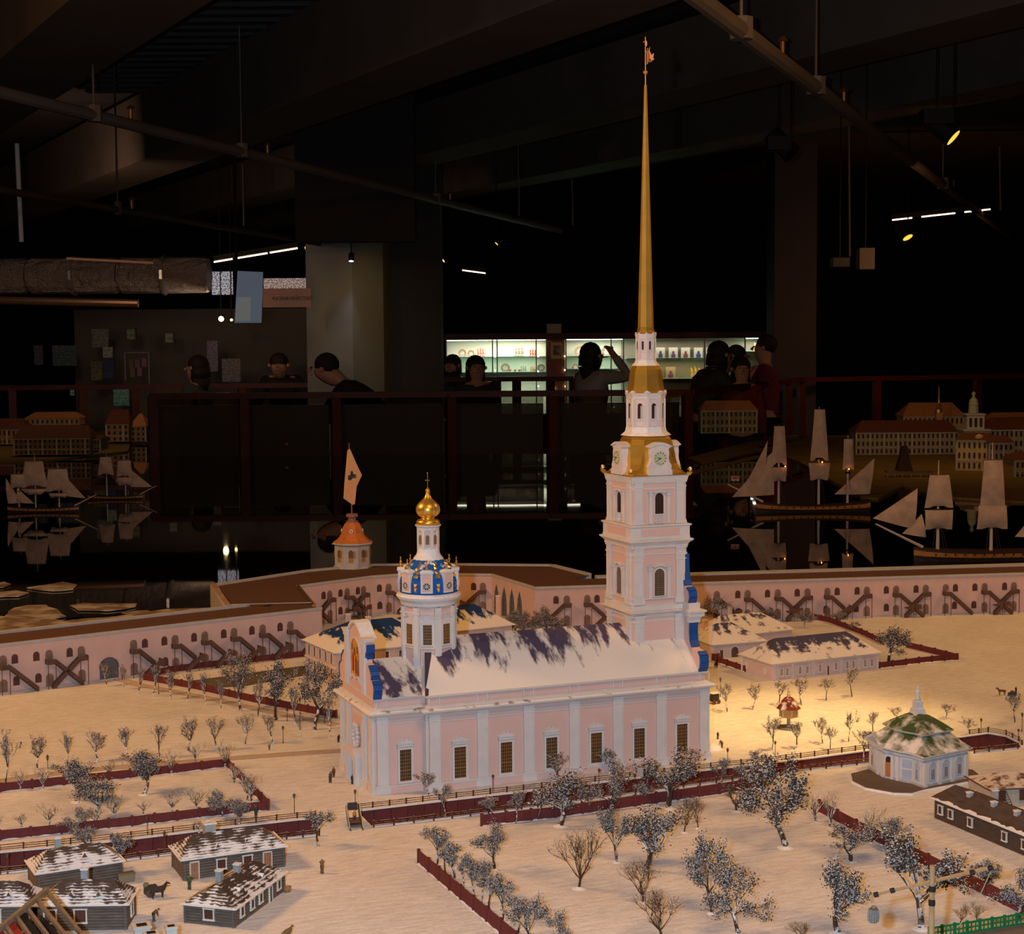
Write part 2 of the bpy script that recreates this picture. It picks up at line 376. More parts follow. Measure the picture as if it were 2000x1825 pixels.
# the east front with its portal (faces -x)
TE = facade((.0045, sB+WE), -pi/2)          # local x runs from the far corner to the near corner
for u in (.012, .058, WE-.058, WE-.012): pilaster(TE, u, .020, 0, .1475, out=.005)
for u in (.035, WE-.035):
    q = MB(TE); q.prism(arch(u, .03, .014, .06), -.0015, 0); q.build('blind_niche', WHITE, cat)
p_ = MB(TE); uc = WE/2
for u in (uc-.030, uc-.021, uc+.021, uc+.030): p_.box(u-.0032, u+.0032, -.016, 0, 0, .052)
p_.box(uc-.036, uc+.036, -.018, 0, .052, .058); p_.prism([(uc-.037, .058), (uc+.037, .058), (uc+.02, .067), (uc-.02, .067)], -.018, 0)
p_.box(uc-.016, uc+.016, -.008, 0, 0, .05); po = p_.build('portal', WHITE, cat, label='white columned portal of the left front')
MB(TE).prism(arch(uc, 0, .022, .042), -.0095, -.0078).build('door', mat('portal_door', (.45, .45, .48), .7), po)
q = MB(TE)
for k in range(14):
    a = 2*pi*k/14; q.ball((uc+.0125*cos(a), -.0045, .086+.0185*sin(a)), .0048, 6, 4)
for dx in (-.006, 0, .006): q.ball((uc+dx, -.005, .106), .005, 6, 4)
q.build('plaster_wreath', WHITE, cat, label='white plaster wreath above the portal')
# steps before the portal are hidden by snow; roofs
def gable(x0, x1, prof, hip=0.):
    m = MB(); n = len(prof); q = [(x0+hip*((z-prof[0][1])/(prof[n//2][1]-prof[0][1])), y, z) for y, z in prof]+[(x1, y, z) for y, z in prof]
    m.add(q, [(i, i+1, n+i+1, n+i) for i in range(n-1)]+[tuple(range(n))]+[tuple(range(2*n-1, n-1, -1))]); return m
mm_ = lambda y: WN-y
PRF = [(.002, .1770), (.034, .2060), (.0667, .2325), (.095, .2505), (YC, .2620)]
PRF += [(WN-y, z) for y, z in reversed(PRF[:-1])]
def ribbed(x0, x1, prof, hip):
    return gable(x0, x1, prof, hip)
ribbed(XS-.002, LN-.02, PRF, .055).build('nave_roof', ROOFM, cat, label='blue nave roof under streaky snow')
PR2 = [(sB-.002, .1770), (sB+.055, .2050), (YC, .2290)]; PR2 += [(WN-y, z) for y, z in reversed(PR2[:-1])]
gable(.006, .145, PR2).build('altar_roof', roofmat('altar_roof_blue', (.085, .07, .13), .17, .23, 34, (1, .4, .4), .02, .475, rot=(0, 0, .4)), cat)
MB().add([(XS-.001, .001, .1772), (XS+.006, .002, .1778), (.138, .085, .247), (.124, .085, .243)], [(0, 1, 2, 3)]).build('roof_valley', mat('valley_blue', (.05, .045, .08), .7), cat)
# the scrolled gable with the icon on the east front
GP = [(.0135, .1768), (.0120, .1860), (.0095, .1925), (.0115, .2030), (.0200, .2086), (.0262, .2099), (.0250, .2170), (.0290, .2240), (.0410, .2335), (.0600, .2345), (.0625, .2420), (.0600, .2507), (.0525, .2560), (.0505, .2700), (.0470, .2740), (.0680, .2752), (.0820, .2800), (.0950, .2905), (.1100, .2985), (YC, .3010)]
GP += [(WN-y, z) for y, z in reversed(GP[:-1])]
TG = facade((.0045, WN), -pi/2); gp = [(WN-y, z) for y, z in GP]
gw = MB(TG).prism(gp, -.002, .011).build('east_gable', PINK, cat, label='scrolled gable wall above the left front')
m = MB(TG)      # blue copings on the scroll tops
def coping(T, pts, y0, y1, th=.0016):
    m = MB(T)
    for a, b in zip(pts, pts[1:]):
        d = Vector((b[0]-a[0], b[1]-a[1])); 
        if d.length < 1e-6: continue
        d.normalize(); n = Vector((-d.y, d.x)); a = (a[0]-n.x*th, a[1]-n.y*th); b = (b[0]-n.x*th, b[1]-n.y*th); th2 = 2*th
        m.add([(a[0], y0, a[1]), (b[0], y0, b[1]), (b[0]+n.x*th2, y0, b[1]+n.y*th2), (a[0]+n.x*th2, y0, a[1]+n.y*th2), (a[0], y1, a[1]), (b[0], y1, b[1]), (b[0]+n.x*th2, y1, b[1]+n.y*th2), (a[0]+n.x*th2, y1, a[1]+n.y*th2)],
              [(0, 1, 2, 3), (4, 5, 6, 7), (0, 1, 5, 4), (1, 2, 6, 5), (2, 3, 7, 6), (3, 0, 4, 7)])
    return m
for side in (1, -1):
    f = (lambda p: (WN-p[0], p[1])) if side == 1 else (lambda p: p)
    for a, b in ((0, 4), (5, 8), (10, 13)):
        pts = [f(p) for p in GP[a:b+1]]
        if side == -1: pts = pts[::-1]
        coping(TG, pts[::-1], -.003, .0125, .0018).build('blue_coping', BLUE, cat)
m = MB(TG)
for u in (WN-.064, WN-.0755, .064, .0755):
    m.box(u-.004, u+.004, -.006, .0, .176, .268); m.box(u-.0055, u+.0055, -.0075, .0, .268, .2735)
for u0, u1 in ((WN-.083, WN-.055), (.055, .083)): m.box(u0, u1, -.008, .013, .2735, .278); m.box(u0-.002, u1+.002, -.0095, .014, .278, .281)
ar = [(uc_, z_) for uc_, z_ in [(WN-p[0], p[1]) for p in GP[15:24]]]
for a, b in zip(ar, ar[1:]): m.bar((a[0], .002, a[1]), (b[0], .002, b[1]), .016, .0035, up=(0, 0, 1))
m.build('gable_columns', WHITE, gw)
m = MB(TG)
for a, b in zip(ar, ar[1:]): m.bar((a[0], .008, a[1]+.003), (b[0], .008, b[1]+.003), .028, .002)
m.build('gable_snow_cap', WHITE_SNOW, gw)
IC = WN/2
ico = [(IC-.033, .190), (IC-.018, .200), (IC, .196), (IC+.018, .200), (IC+.033, .190), (IC+.034, .215)]+[(IC+.034*cos(pi*i/10), .236+.036*sin(pi*i/10)) for i in range(11)]+[(IC-.034, .215)]
m = MB(TG)
for a, b in zip(ico, ico[1:]+ico[:1]): m.bar((a[0], -.003, a[1]), (b[0], -.003, b[1]), .004, .003)
m.build('icon_frame', WHITE, gw)
ic = MB(TG).prism(ico, -.0028, -.002).build('icon_panel', mat('icon_gold', (.72, .38, .015), .6, c2=(.6, .14, .01), scale=45, detail=4), gw, label='orange and gold icon painting in the gable')
for (u, z, w, h, c) in ((IC+.004, .222, .010, .034, (.06, .13, .22)), (IC-.015, .225, .010, .036, (.38, .03, .015)), (IC-.004, .246, .007, .016, (.12, .06, .05)), (IC+.017, .218, .008, .030, (.42, .05, .01)), (IC+.012, .250, .006, .014, (.08, .07, .10)), (IC-.021, .252, .005, .012, (.2, .09, .04))):
    MB(TG).prism([(u-w/2, z-h/2), (u+w/2, z-h/2), (u+w*.4, z+h*.25), (u, z+h/2), (u-w*.4, z+h*.25)], -.0034, -.0026).build('painted_figure', mat('paint_%03d' % int(c[0]*999), c, .6, c2=tuple(v*.5 for v in c), scale=120), gw)
# ---------------- east dome
DX, DY = .147, YC
oct_ = lambda r, ph=0.: [(DX+r*cos(ph+i*pi/4), DY+r*sin(ph+i*pi/4)) for i in range(8)]
P8 = 0.
R0 = .0515
MB().lathe([(R0, .19), (R0, .336)], 8, (DX, DY), P8).build('drum_wall', PINK, cat)
m = MB(); m.lathe([(R0, .3125), (R0+.0012, .3130), (R0+.0012, .3155), (R0, .316)], 8, (DX, DY), P8, False, False)
m.lathe([(R0, .326), (R0+.002, .328), (R0+.003, .333), (R0+.0065, .338), (R0+.0085, .3395), (R0+.0085, .3415), (.03, .3425)], 24, (DX, DY), 0, False, False).build('drum_cornice', WHITE, cat)
MB().lathe([(R0+.009, .3415), (R0+.0105, .344), (R0+.008, .3475), (R0+.003, .350), (.03, .351)], 40, (DX, DY)).build('drum_snow_rim', WHITE_SNOW, cat)
for i in range(8):
    a = P8+i*pi/4; x, y = DX+R0*cos(a), DY+R0*sin(a)
    T = facade((x, y), a+pi/2)
    m = MB(T); m.box(-.0062, .0062, -.0022, .006, .19, .3255); m.box(-.0032, .0032, -.0034, .006, .19, .3255); m.box(-.0075, .0075, -.004, .006, .3125, .3155); m.box(-.007, .007, -.0035, .006, .225, .232)
    m.build('drum_pilaster', WHITE, cat)
    a2 = a+pi/8; ap = R0*cos(pi/8); T2 = facade((DX+ap*cos(a2), DY+ap*sin(a2)), a2+pi/2)
    w = cwin(T2, 0, .2555, .0165, .038, fr=.003, cols=5, rows=7, ped=False, nm='drum_window', out=.002)
    q = MB(T2); q.box(-.0145, .0145, -.003, 0, .2485, .2515); q.box(-.0145, -.0112, -.0012, 0, .2515, .2965); q.box(.0112, .0145, -.0012, 0, .2515, .2965)
    q.prism([(-.0145, .2965), (.0145, .2965), (.0145, .3055), (.009, .3065), (0, .3105), (-.009, .3065), (-.0145, .3055)], -.0022, 0)
    q.prism([(-.0155, .3055), (-.009, .3065), (0, .3105), (.009, .3065), (.0155, .3055), (.0155, .307), (.009, .308), (0, .312), (-.009, .308), (-.0155, .307)], -.0045, 0); q.build('window_hood', WHITE, w)
DOMEB = snowy('dome_blue', (.012, .085, .36), scale=70, lo=.56, hi=.64, up=.35, base2=(.01, .12, .42), useup=True)
MB().lathe([(.0545, .3495), (.0552, .360), (.0545, .372), (.0515, .384), (.0455, .395), (.038, .4035), (.0285, .4115), (.027, .413)], 32, (DX, DY)).build('blue_dome', DOMEB, cat, label='blue dome with gilt ornament and snow', smooth=True)
for i in range(8):
    a = pi/8+i*pi/4; T = facade((DX+.0535*cos(a), DY+.0535*sin(a)), a+pi/2)
    m = MB(T); m.box(-.0112, .0112, -.003, .016, .3535, .3905); m.box(-.0128, .0128, -.005, .018, .3905, .3935); d_ = m.build('dormer', WHITE, cat)
    MB(T).box(-.0085, .0085, -.0036, -.0028, .357, .389).build('dormer_panel', PINK, d_)
    MB(T).prism([(.0072*cos(k*pi/8), .3665+.0072*sin(k*pi/8)) for k in range(16)], -.0043, -.0034).build('round_window', PANE, d_)
    q = MB(T)
    for k in range(16):
        a0, a1 = k*pi/8, (k+1)*pi/8; q.bar((.0074*cos(a0), -.0045, .3665+.0074*sin(a0)), (.0074*cos(a1), -.0045, .3665+.0074*sin(a1)), .001, .0012)
    for k in range(4): q.bar((.0072*cos(k*pi/4), -.0046, .3665+.0072*sin(k*pi/4)), (-.0072*cos(k*pi/4), -.0046, .3665-.0072*sin(k*pi/4)), .0006, .0008)
    q.build('window_tracery', CREAM, d_)
    MB(T).prism([(-.0128, .3935), (.0128, .3935), (.009, .3955), (0, .3965), (-.009, .3955)], -.005, .018).build('dormer_snow', WHITE_SNOW, d_)
    MB(T).lathe([(.0004, .396), (.0018, .398), (.0018, .400), (.0007, .402), (.0022, .4045), (.0022, .4065), (.0006, .4095), (.0016, .412), (.0012, .4145), (.0002, .416)], 8, (0, .001)).build('gilt_finial', GOLD, d_)
    a2 = i*pi/4; T = facade((DX, DY), a2+pi/2); m = MB(T)
    for k, (rr, z, w) in enumerate(((.0545, .383, .0042), (.0495, .390, .0036), (.043, .3985, .0032), (.0365, .4045, .0028))):
        m.add([(-w, -rr-.001, z-.002), (w, -rr-.001, z-.002), (w*.9, -rr+.003, z+.003), (0, -rr+.004, z+.005), (-w*.9, -rr+.003, z+.003), (0, -rr-.0035, z)], [(0, 5, 4), (0, 1, 5), (1, 2, 5), (2, 3, 5), (3, 4, 5)])
    for z, w in ((.3665, .0034), (.3585, .0026)):
        m.add([(-w, -.0552, z+.004), (w, -.0552, z+.004), (w*.6, -.0575, z), (-w*.6, -.0575, z), (w, -.055, z-.003), (-w, -.055, z-.003)], [(0, 1, 2, 3), (3, 2, 4, 5)])
    m.build('gilt_ornament', GOLD, cat)
MB().lathe([(.0290, .411), (.0275, .4145), (.0235, .4190), (.0215, .424), (.0208, .432)], 16, (DX, DY), 0, False, False).build('lantern_skirt', WHITE_SNOW, cat, smooth=True)
MB().lathe([(.0202, .428), (.0202, .470)], 8, (DX, DY)).build('lantern_wall', PINK, cat)
m = MB(); m.lathe([(.0202, .4655), (.0212, .467), (.0215, .472), (.0245, .4745), (.0245, .4765), (.01, .477)], 16, (DX, DY), 0, False, False)
m.lathe([(.0205, .431), (.0212, .4315), (.0212, .4345), (.0205, .435)], 8, (DX, DY), 0, False, False); m.build('lantern_cornice', WHITE, cat)
for i in range(8):
    a = i*pi/4; T = facade((DX+.0202*cos(a), DY+.0202*sin(a)), a+pi/2)
    m = MB(T); m.box(-.0028, .0028, -.0012, .003, .431, .467); m.build('lantern_pilaster', WHITE, cat)
    a2 = a+pi/8; ap = .0202*cos(pi/8); T = facade((DX+ap*cos(a2), DY+ap*sin(a2)), a2+pi/2)
    cwin(T, 0, .4410, .0066, .0175, fr=.0011, cols=3, rows=5, ped=False, arched=True, nm='lantern_window', out=.001, bars=.0005)
MB().lathe([(.0225, .4765), (.0222, .483), (.0205, .4845), (.0195, .486), (.014, .487), (.0125, .489), (.0135, .4905), (.018, .4935), (.0215, .4985), (.0228, .504), (.0222, .5095), (.0198, .5145), (.0155, .5195), (.0100, .5240), (.0064, .5285), (.0042, .5340), (.0026, .5410), (.0018, .546)], 20, (DX, DY)).build('onion_dome', GOLD, cat, smooth=True)
q = MB()
for i in range(8):
    a = i*pi/4+.2
    for r, z in ((.0216, .4985), (.0228, .5015), (.0229, .5045), (.0227, .5075), (.0217, .5105), (.020, .5135), (.0172, .5165), (.014, .5195)): q.ball((DX+r*cos(a), DY+r*sin(a), z), .00085, 5, 3)
q.build('pearl_studs', mat('pearl', (.8, .7, .5), .4), cat, kind='stuff')
m = MB(); m.ball((DX, DY, .5400), .0046, 14, 8); m.build('gilt_ball', GOLD, cat, smooth=True)
m = MB(); m.bar((DX, DY, .543), (DX, DY, .5735), .0011, .0011); m.bar((DX-.0033, DY, .560), (DX+.0033, DY, .5598), .001, .001)
for d in ((-.0035, 0), (.0035, 0)): m.ball((DX+d[0], DY, .5599), .0009, 6, 4)
m.ball((DX, DY, .5735), .0011, 6, 4); m.build('gilt_cross', GOLD, cat)
# ---------------- bell tower
TX, TY = .6032, YC; H = .0575
sq = lambda h: [(TX-h, TY-h), (TX+h, TY-h), (TX+h, TY+h), (TX-h, TY+h)]
MB().band(sq(H), [(0, .18), (0, .56)]).build('tower_wall', PINK, cat)
m = MB(); s4 = sq(H)
m.band(s4, [(0, .2700), (.001, .2705), (.001, .2725), (0, .273)])
m.band(s4, [(0, .2775), (.002, .279), (.003, .283), (.006, .286), (.0115, .2895), (.0115, .2915), (.004, .2927), (.0047, .2927), (.0047, .302), (.003, .303), (.0015, .3035), (.0015, .3045), (0, .305)])
m.build('lower_cornice', WHITE, cat)
MB().band(s4, [(.001, .3148), (.004, .3148), (.0035, .3165), (0, .317)]).build('stage_base_moulding', WHITE, cat)
m = MB(); m.band(s4, [(0, .4010), (.0015, .4015), (.0015, .4035), (0, .404)])
m.band(s4, [(0, .4130), (.003, .4150), (.004, .4200), (.007, .4240), (.0125, .4285), (.0125, .4310), (.0070, .4325), (.0070, .4365), (.0065, .437), (.0065, .4555), (.0095, .4575), (.0095, .4600), (.001, .4615)])
m.build('middle_cornice', WHITE, cat)
m = MB()
for k in range(4):
    T = facade((TX, TY), k*pi/2); m.T = T; m.box(-.042, .042, -(H+.0072), -(H+.0060), .4385, .4535)
m.build('parapet_panel', PINK, cat)
m = MB(); m.band(s4, [(0, .5290), (.001, .5295), (.001, .5325), (0, .533)])
m.band(s4, [(0, .5400), (.002, .5420), (.0035, .5480), (.0045, .5530), (.0055, .5545), (.0055, .5560), (-.002, .5565)]); m.build('upper_cornice', WHITE, cat)
for k in (0, 3, 1, 2):
    T = facade((TX, TY), k*pi/2) @ Matrix.Translation((0, -H, 0))
    for sx in (-1, 1):
        u = sx*(H-.0125)
        pilaster(T, u, .0200, .3045, .4200, out=.0042, plinth=.010, cap=.030)
        pilaster(T, u, .0180, .4615, .5480, out=.0034, plinth=.002, cap=.022)
        if k != 1: pilaster(T, u*.97, .0210, .2, .2830, out=.0040, plinth=0, cap=.022)
    w = cwin(T, 0, .3200, .0215, .0535, fr=.003, cols=7, rows=13, arched=True, ped=False, out=.0025, nm='tower_window', gm=mat('taupe_grille', (.30, .19, .13), .6), bars=.0008)
    q = MB(T)
    for u in (-.0205, .0205):
        q.box(u-.0036, u+.0036, -.0035, 0, .316, .372); q.box(u-.0048, u+.0048, -.0055, 0, .372, .3755); q.box(u-.0065, u+.0065, -.0075, 0, .379, .3805); q.box(u-.0045, u+.0045, -.004, 0, .3755, .379)
    q.prism([(-.0145, .3765), (-.0145, .3795), (-.008, .3800), (-.0045, .3830), (0, .3842), (.0045, .3830), (.008, .3800), (.0145, .3795), (.0145, .3765), (.006, .3790), (0, .3805), (-.006, .3790)], -.006, 0)
    q.build('window_aedicule', WHITE, w)
    w = cwin(T, 0, .4800, .0185, .0425, fr=.0018, cols=0, arched=True, ped=False, out=.0018, nm='belfry_opening')  # dark pane paints the shade inside the open arch
    q = MB(T)
    for u in (-.0195, .0195):
        q.box(u-.0036, u+.0036, -.0035, 0, .4625, .518); q.box(u-.0048, u+.0048, -.0055, 0, .518, .5215); q.box(u-.0060, u+.0060, -.007, 0, .5245, .526); q.box(u-.0042, u+.0042, -.004, 0, .5215, .5245)
    q.prism([(-.0135, .5225), (-.0135, .5245), (-.008, .5250), (-.0045, .5275), (0, .5285), (.0045, .5275), (.008, .5250), (.0135, .5245), (.0135, .5225), (.006, .5240), (0, .5255), (-.006, .5240)], -.006, 0)
    q.build('belfry_aedicule', WHITE, w)
    q = MB(T); q.box(-.0098, .0098, -.0042, -.0006, .4800, .4815); q.box(-.0098, .0098, -.0042, -.0006, .4630, .4645)
    for i in range(7): q.lathe([(.0005, .4645), (.0010, .4675), (.0005, .4720), (.0009, .476), (.0005, .480)], 6, (-.0084+i*.0028, -.0024))
    q.build('balustrade', WHITE, w)
# scrolled wall at the far (west) end, both tiers, with blue copings
def volute(pts, x0, x1, nm):
    for side in (0, 1):
        f = (lambda p: p) if side == 0 else (lambda p: (WN-p[0], p[1]))
        T = facade((x1, 0), pi/2)     # local x = +y, -y outward = +x
        pp = [f(p) for p in pts]
        edge = pp[:-2]
        MB(T).prism(pp, 0, x1-x0).build(nm, PINK, cat)
        e = edge if side == 1 else edge[::-1]
        for a, b in SEG:
            seg = edge[a:b+1]; seg = seg[::-1] if side == 0 else seg
            coping(T, seg, -.0012, (x1-x0)+.0005, .002).build('blue_coping', BLUE, cat)
SEG = ((0, 4), (6, 9))
V1 = [(.0030, .1775), (-.0030, .1840), (-.0050, .1960), (-.0035, .2090), (.0050, .2155), (.0270, .2170), (.0300, .2200), (.0375, .2310), (.0400, .2480), (.0390, .2690), (.0390, .2775), (YC-.02, .2775), (YC-.02, .1775)]
volute(V1, .656, .6725, 'lower_scroll')
SEG = ((0, 3), (4, 8))
V2 = [(.0420, .3060), (.0375, .3170), (.0400, .3290), (.0500, .3350), (.0590, .3375), (.0650, .3480), (.0700, .3650), (.0715, .3800), (.0720, .3990), (YC-.02, .3990), (YC-.02, .3060)]
volute(V2, .655, .670, 'upper_scroll')
q = MB(); q.box(.652, .678, .030, WN-.030, .2775, .2805); q.box(.650, .682, .026, WN-.026, .2805, .2895); q.box(.648, .685, .022, WN-.022, .2895, .2927); q.box(.652, .676, .034, WN-.034, .2927, .3060)
q.box(.652, .6765, .033, .045, .268, .2775); q.build('west_front_cornice', WHITE, cat)
# great gold roof under the clocks
def sqc(h, c): return [(TX-h+c, TY-h), (TX+h-c, TY-h), (TX+h, TY-h+c), (TX+h, TY+h-c), (TX+h-c, TY+h), (TX-h+c, TY+h), (TX-h, TY+h-c), (TX-h, TY-h+c)]
rows = [(.0640, .0030, .5560), (.0640, .0030, .5580), (.0585, .0080, .5605), (.0540, .0125, .5680), (.0510, .0155, .5780), (.0490, .0170, .5900), (.0478, .0180, .6020), (.0460, .0185, .6150), (.0430, .0190, .6260), (.0385, .0195, .6340), (.0350, .0205, .6400)]
m = MB(); q = [(x, y, z) for h, c, z in rows for x, y in sqc(h, c)]
m.add(q, [(j*8+i, j*8+(i+1) % 8, (j+1)*8+(i+1) % 8, (j+1)*8+i) for j in range(len(rows)-1) for i in range(8)]); m.build('gold_bell_roof', GOLD, cat)
for sx in (-1, 1):
    for sy in (-1, 1):
        m = MB(); x, y = TX+sx*.0635, TY+sy*.0635
        for k in range(6):
            a0, a1 = k*.5, (k+1)*.5; g = lambda a: (x-sx*(.0035-.006*sin(a))*.9, y-sy*(.0035-.006*sin(a))*.9, .558+.005*(1-cos(a)))
            m.tube(g(a0), g(a1), .0042-.0003*k, .0040-.0003*k, 7)
        m.ball((x+sx*.001, y+sy*.001, .5665), .0038, 8, 5); e_ = m.build('corner_scroll', GOLD, cat)
        MB().ball((x+sx*.001, y+sy*.001, .5695), .0032, 8, 5, .7).build('snow_knob', WHITE_SNOW, e_)
MB().lathe([(.0500, .6325), (.0465, .6360), (.0415, .6400), (.0400, .6450), (.039, .650)], 8, (TX, TY), pi/8, False, False).build('snow_skirt', WHITE_SNOW, cat)
CLOCKM = mat('clock_dial', (.56, .58, .38), .7, c2=(.50, .53, .34))
for k in range(4):
    T = facade((TX, TY), k*pi/2) @ Matrix.Translation((0, -.0585, 0))
    m = MB(T)
    out = [(-.0255, .5575), (.0255, .5575), (.0255, .5665), (.0240, .5690), (.0250, .5750), (.0200, .5840), (.0185, .5900), (.0195, .6000), (.0180, .6080), (.0235, .6120), (.0235, .6140), (.0150, .6175), (.008, .6200), (0, .6210), (-.008, .6200), (-.0150, .6175), (-.0235, .6140), (-.0235, .6120), (-.0180, .6080), (-.0195, .6000), (-.0185, .5900), (-.0200, .5840), (-.0250, .5750), (-.0240, .5690), (-.0255, .5665)]
    m.prism(out, -.0045, .018); ck = m.build('clock_gable', mat('pale_pink', (.74, .66, .64), .75), cat, label='pink and white gable holding a clock')
    q = MB(T); q.box(-.0258, .0258, -.006, .016, .5572, .5670)
    tp = [(-.0240, .6120), (-.0240, .6140), (-.0150, .6178), (-.008, .6205), (0, .6215), (.008, .6205), (.0150, .6178), (.0240, .6140), (.0240, .6120), (.0140, .6140), (.007, .6160), (0, .6168), (-.007, .6160), (-.0140, .6140)]
    q.prism(tp, -.0070, .018); q.build('gable_moulding', WHITE, ck)
    dz = .5900
    MB(T).prism([(.0136*cos(i*pi/12), dz+.0136*sin(i*pi/12)) for i in range(24)], -.0056, -.0043).build('clock_face', CLOCKM, ck, label='pale green clock dial')
    q = MB(T)
    for i in range(12):
        a = i*pi/6; q.bar((.0098*sin(a), -.0059, dz+.0098*cos(a)), (.0126*sin(a), -.0059, dz+.0126*cos(a)), .0011, .0006, up=(0, 1, 0)) if False else q.bar((.0098*sin(a), -.0059, dz+.0098*cos(a)), (.0126*sin(a), -.0059, dz+.0126*cos(a)), .0006, .0014, up=(cos(a), 0, -sin(a)))
    q.build('hour_marks', mat('dial_ink', (.10, .11, .05), .7), ck)
    for L_, a, w in ((.0062, radians(-78), .0013), (.0098, radians(-122), .0008)):
        q = MB(T); q.bar((-.0015*sin(a), -.0064, dz-.0015*cos(a)), (L_*sin(a), -.0064, dz+L_*cos(a)), .0007, w, up=(cos(a), 0, -sin(a))); q.build('clock_hand', BLACKM, ck)
def o8(r): return [(TX+r*cos(pi/8+i*pi/4), TY+r*sin(pi/8+i*pi/4)) for i in range(8)]
def octier(r, z0, z1, zc0, zc1, rc, wz, wh, ww, nm, arched=True, lit=False, low=None):
    MB().lathe([(r, z0), (r, z1)], 8, (TX, TY), pi/8).build(nm+'_wall', mat('pale_pink2', (.76, .62, .59), .75), cat)
    MB().lathe([(r, zc0), (r+.001, zc0+.0005), (r+.0015, (zc0+zc1)/2), (rc, zc1-.0015), (rc, zc1), (r*.6, zc1+.0003)], 8, (TX, TY), pi/8, False, False).build(nm+'_cornice', WHITE, cat)
    MB().lathe([(r, z0), (r+.0018, z0), (r+.0012, z0+.003), (r, z0+.003)], 8, (TX, TY), pi/8, False, False).build(nm+'_base_band', WHITE, cat)
    if low: MB().lathe([(r, low), (r+.0012, low+.0003), (r+.0012, low+.002), (r, low+.0024)], 8, (TX, TY), pi/8, False, False).build(nm+'_sill_band', WHITE, cat)
    for i in range(8):
        a = pi/8+i*pi/4; T = facade((TX+r*cos(a), TY+r*sin(a)), a+pi/2); m = MB(T); w = r*.085
        m.box(-w, w, -.0012, .003, z0, zc0+.001); m.build(nm+'_pilaster', WHITE, cat)
        a2 = i*pi/4; ap = r*cos(pi/8); T = facade((TX+ap*cos(a2), TY+ap*sin(a2)), a2+pi/2)
        wo = cwin(T, 0, wz, ww, wh, fr=ww*.14, cols=0, ped=False, arched=True, out=.0011, nm=nm+'_window')  # dark pane stands for the shade inside the see-through opening
        if lit: MB(T).box(ww*.12, ww*.46, -.0012, -.0004, wz, wz+wh*.83).build('painted_reveal', mat('lit_reveal_white', (.5, .5, .52), .7), wo)  # pale strip on the dark pane paints the lit jamb of the opening
        q = MB(T); q.box(-ww*.6, ww*.6, -.0009, 0, z0+.006, z0+.0125) if lit else q.box(-ww*.6, ww*.6, -.0007, 0, z0+.002, z0+.008)
        q.build('parapet_tablet', WHITE, wo)
octier(.0375, .6450, .7175, .7040, .7160, .0412, .6665, .0300, .0098, 'belvedere', lit=True, low=.6620)
for i in range(8):
    a = pi/8+i*pi/4; T = facade((TX+.0395*cos(a), TY+.0395*sin(a)), a+pi/2)
    MB(T).prism([(-.0065, .7165), (.0065, .7165), (.0065, .7178), (0, .7215), (-.0065, .7178)], -.001, .004).build('roof_gablet', WHITE, cat)
MB().lathe([(.0405, .7160), (.0385, .7172), (.0372, .7195), (.0350, .7290), (.0335, .7400), (.0322, .7520), (.0300, .7620), (.0262, .7700), (.0225, .7745)], 8, (TX, TY), pi/8, False, False).build('gold_cupola', GOLD, cat)
MB().lathe([(.0278, .7695), (.0250, .7730), (.0215, .7765), (.0205, .7800), (.0200, .7830)], 8, (TX, TY), pi/8, False, False).build('cupola_snow_skirt', WHITE_SNOW, cat)
octier(.0190, .7800, .8335, .8215, .8320, .0212, .8010, .0170, .0042, 'lantern_top', low=.7965)
for i in range(8):
    a = pi/8+i*pi/4; T = facade((TX+.0200*cos(a), TY+.0200*sin(a)), a+pi/2)
    MB(T).prism([(-.003, .8322), (.003, .8322), (0, .8350)], -.001, .003).build('spire_gablet', WHITE, cat)
MB().lathe([(.0205, .8322), (.0180, .8345), (.0165, .8385), (.0158, .8440)], 8, (TX, TY), pi/8, False, False).build('spire_foot', GOLD, cat)
zz = [.8440+(1.3149-.8440)*k/17 for k in range(18)]; rr = lambda z: .0156-(z-.844)/(1.3149-.844)*(.0156-.0026)
for k in range(17):
    MB().lathe([(rr(zz[k])*.97, zz[k]), (rr(zz[k]), zz[k]+.0008), (rr(zz[k+1]), zz[k+1]-.0003), (rr(zz[k+1])*.97, zz[k+1])], 8, (TX, TY), pi/8, False, False).build('spire_segment', GOLD_SP, cat)
m = MB(); m.tube((TX, TY, 1.314), (TX, TY, 1.407), .0011, .0008, 6); m.ball((TX, TY, 1.3390), .0046, 12, 7); m.build('spire_ball', mat('copper_gold', (.75, .36, .12), .4, .8), cat)
# angel with wings and robe holding the cross staff, facing left
COP = mat('copper_angel', (.60, .24, .10), .5, .6)
ang = thing('weathervane_angel', None, None); ang.parent = cat
T = Matrix.Translation((TX, TY, 0)) @ Matrix.Rotation(-YAW, 4, 'Z')
m = MB(T); m.path([(.003, 0, 1.3545), (.005, 0, 1.362), (.0055, 0, 1.372), (.004, 0, 1.3785), (.0045, 0, 1.382)], [.0012, .0030, .0034, .0026, .001], 8); m.ball((.0045, 0, 1.3838), .0021, 8, 5)
m.tube((.004, 0, 1.378), (.0006, 0, 1.3805), .001, .0008, 5); m.path([(.0055, 0, 1.364), (.010, 0, 1.359), (.013, 0, 1.362)], [.0016, .0018, .0008], 6)
bpy.data.objects.remove(ang); m.build('angel_body', COP, cat)
for sy in (-.0012, .0012):
    m = MB(T); m.prism([(.0055, 1.377), (.0090, 1.389), (.0080, 1.380), (.0120, 1.372), (.0165, 1.376), (.0150, 1.366), (.0175, 1.364), (.0120, 1.361), (.0065, 1.368)], sy-.0005, sy+.0005); m.build('angel_wing', COP, cat)
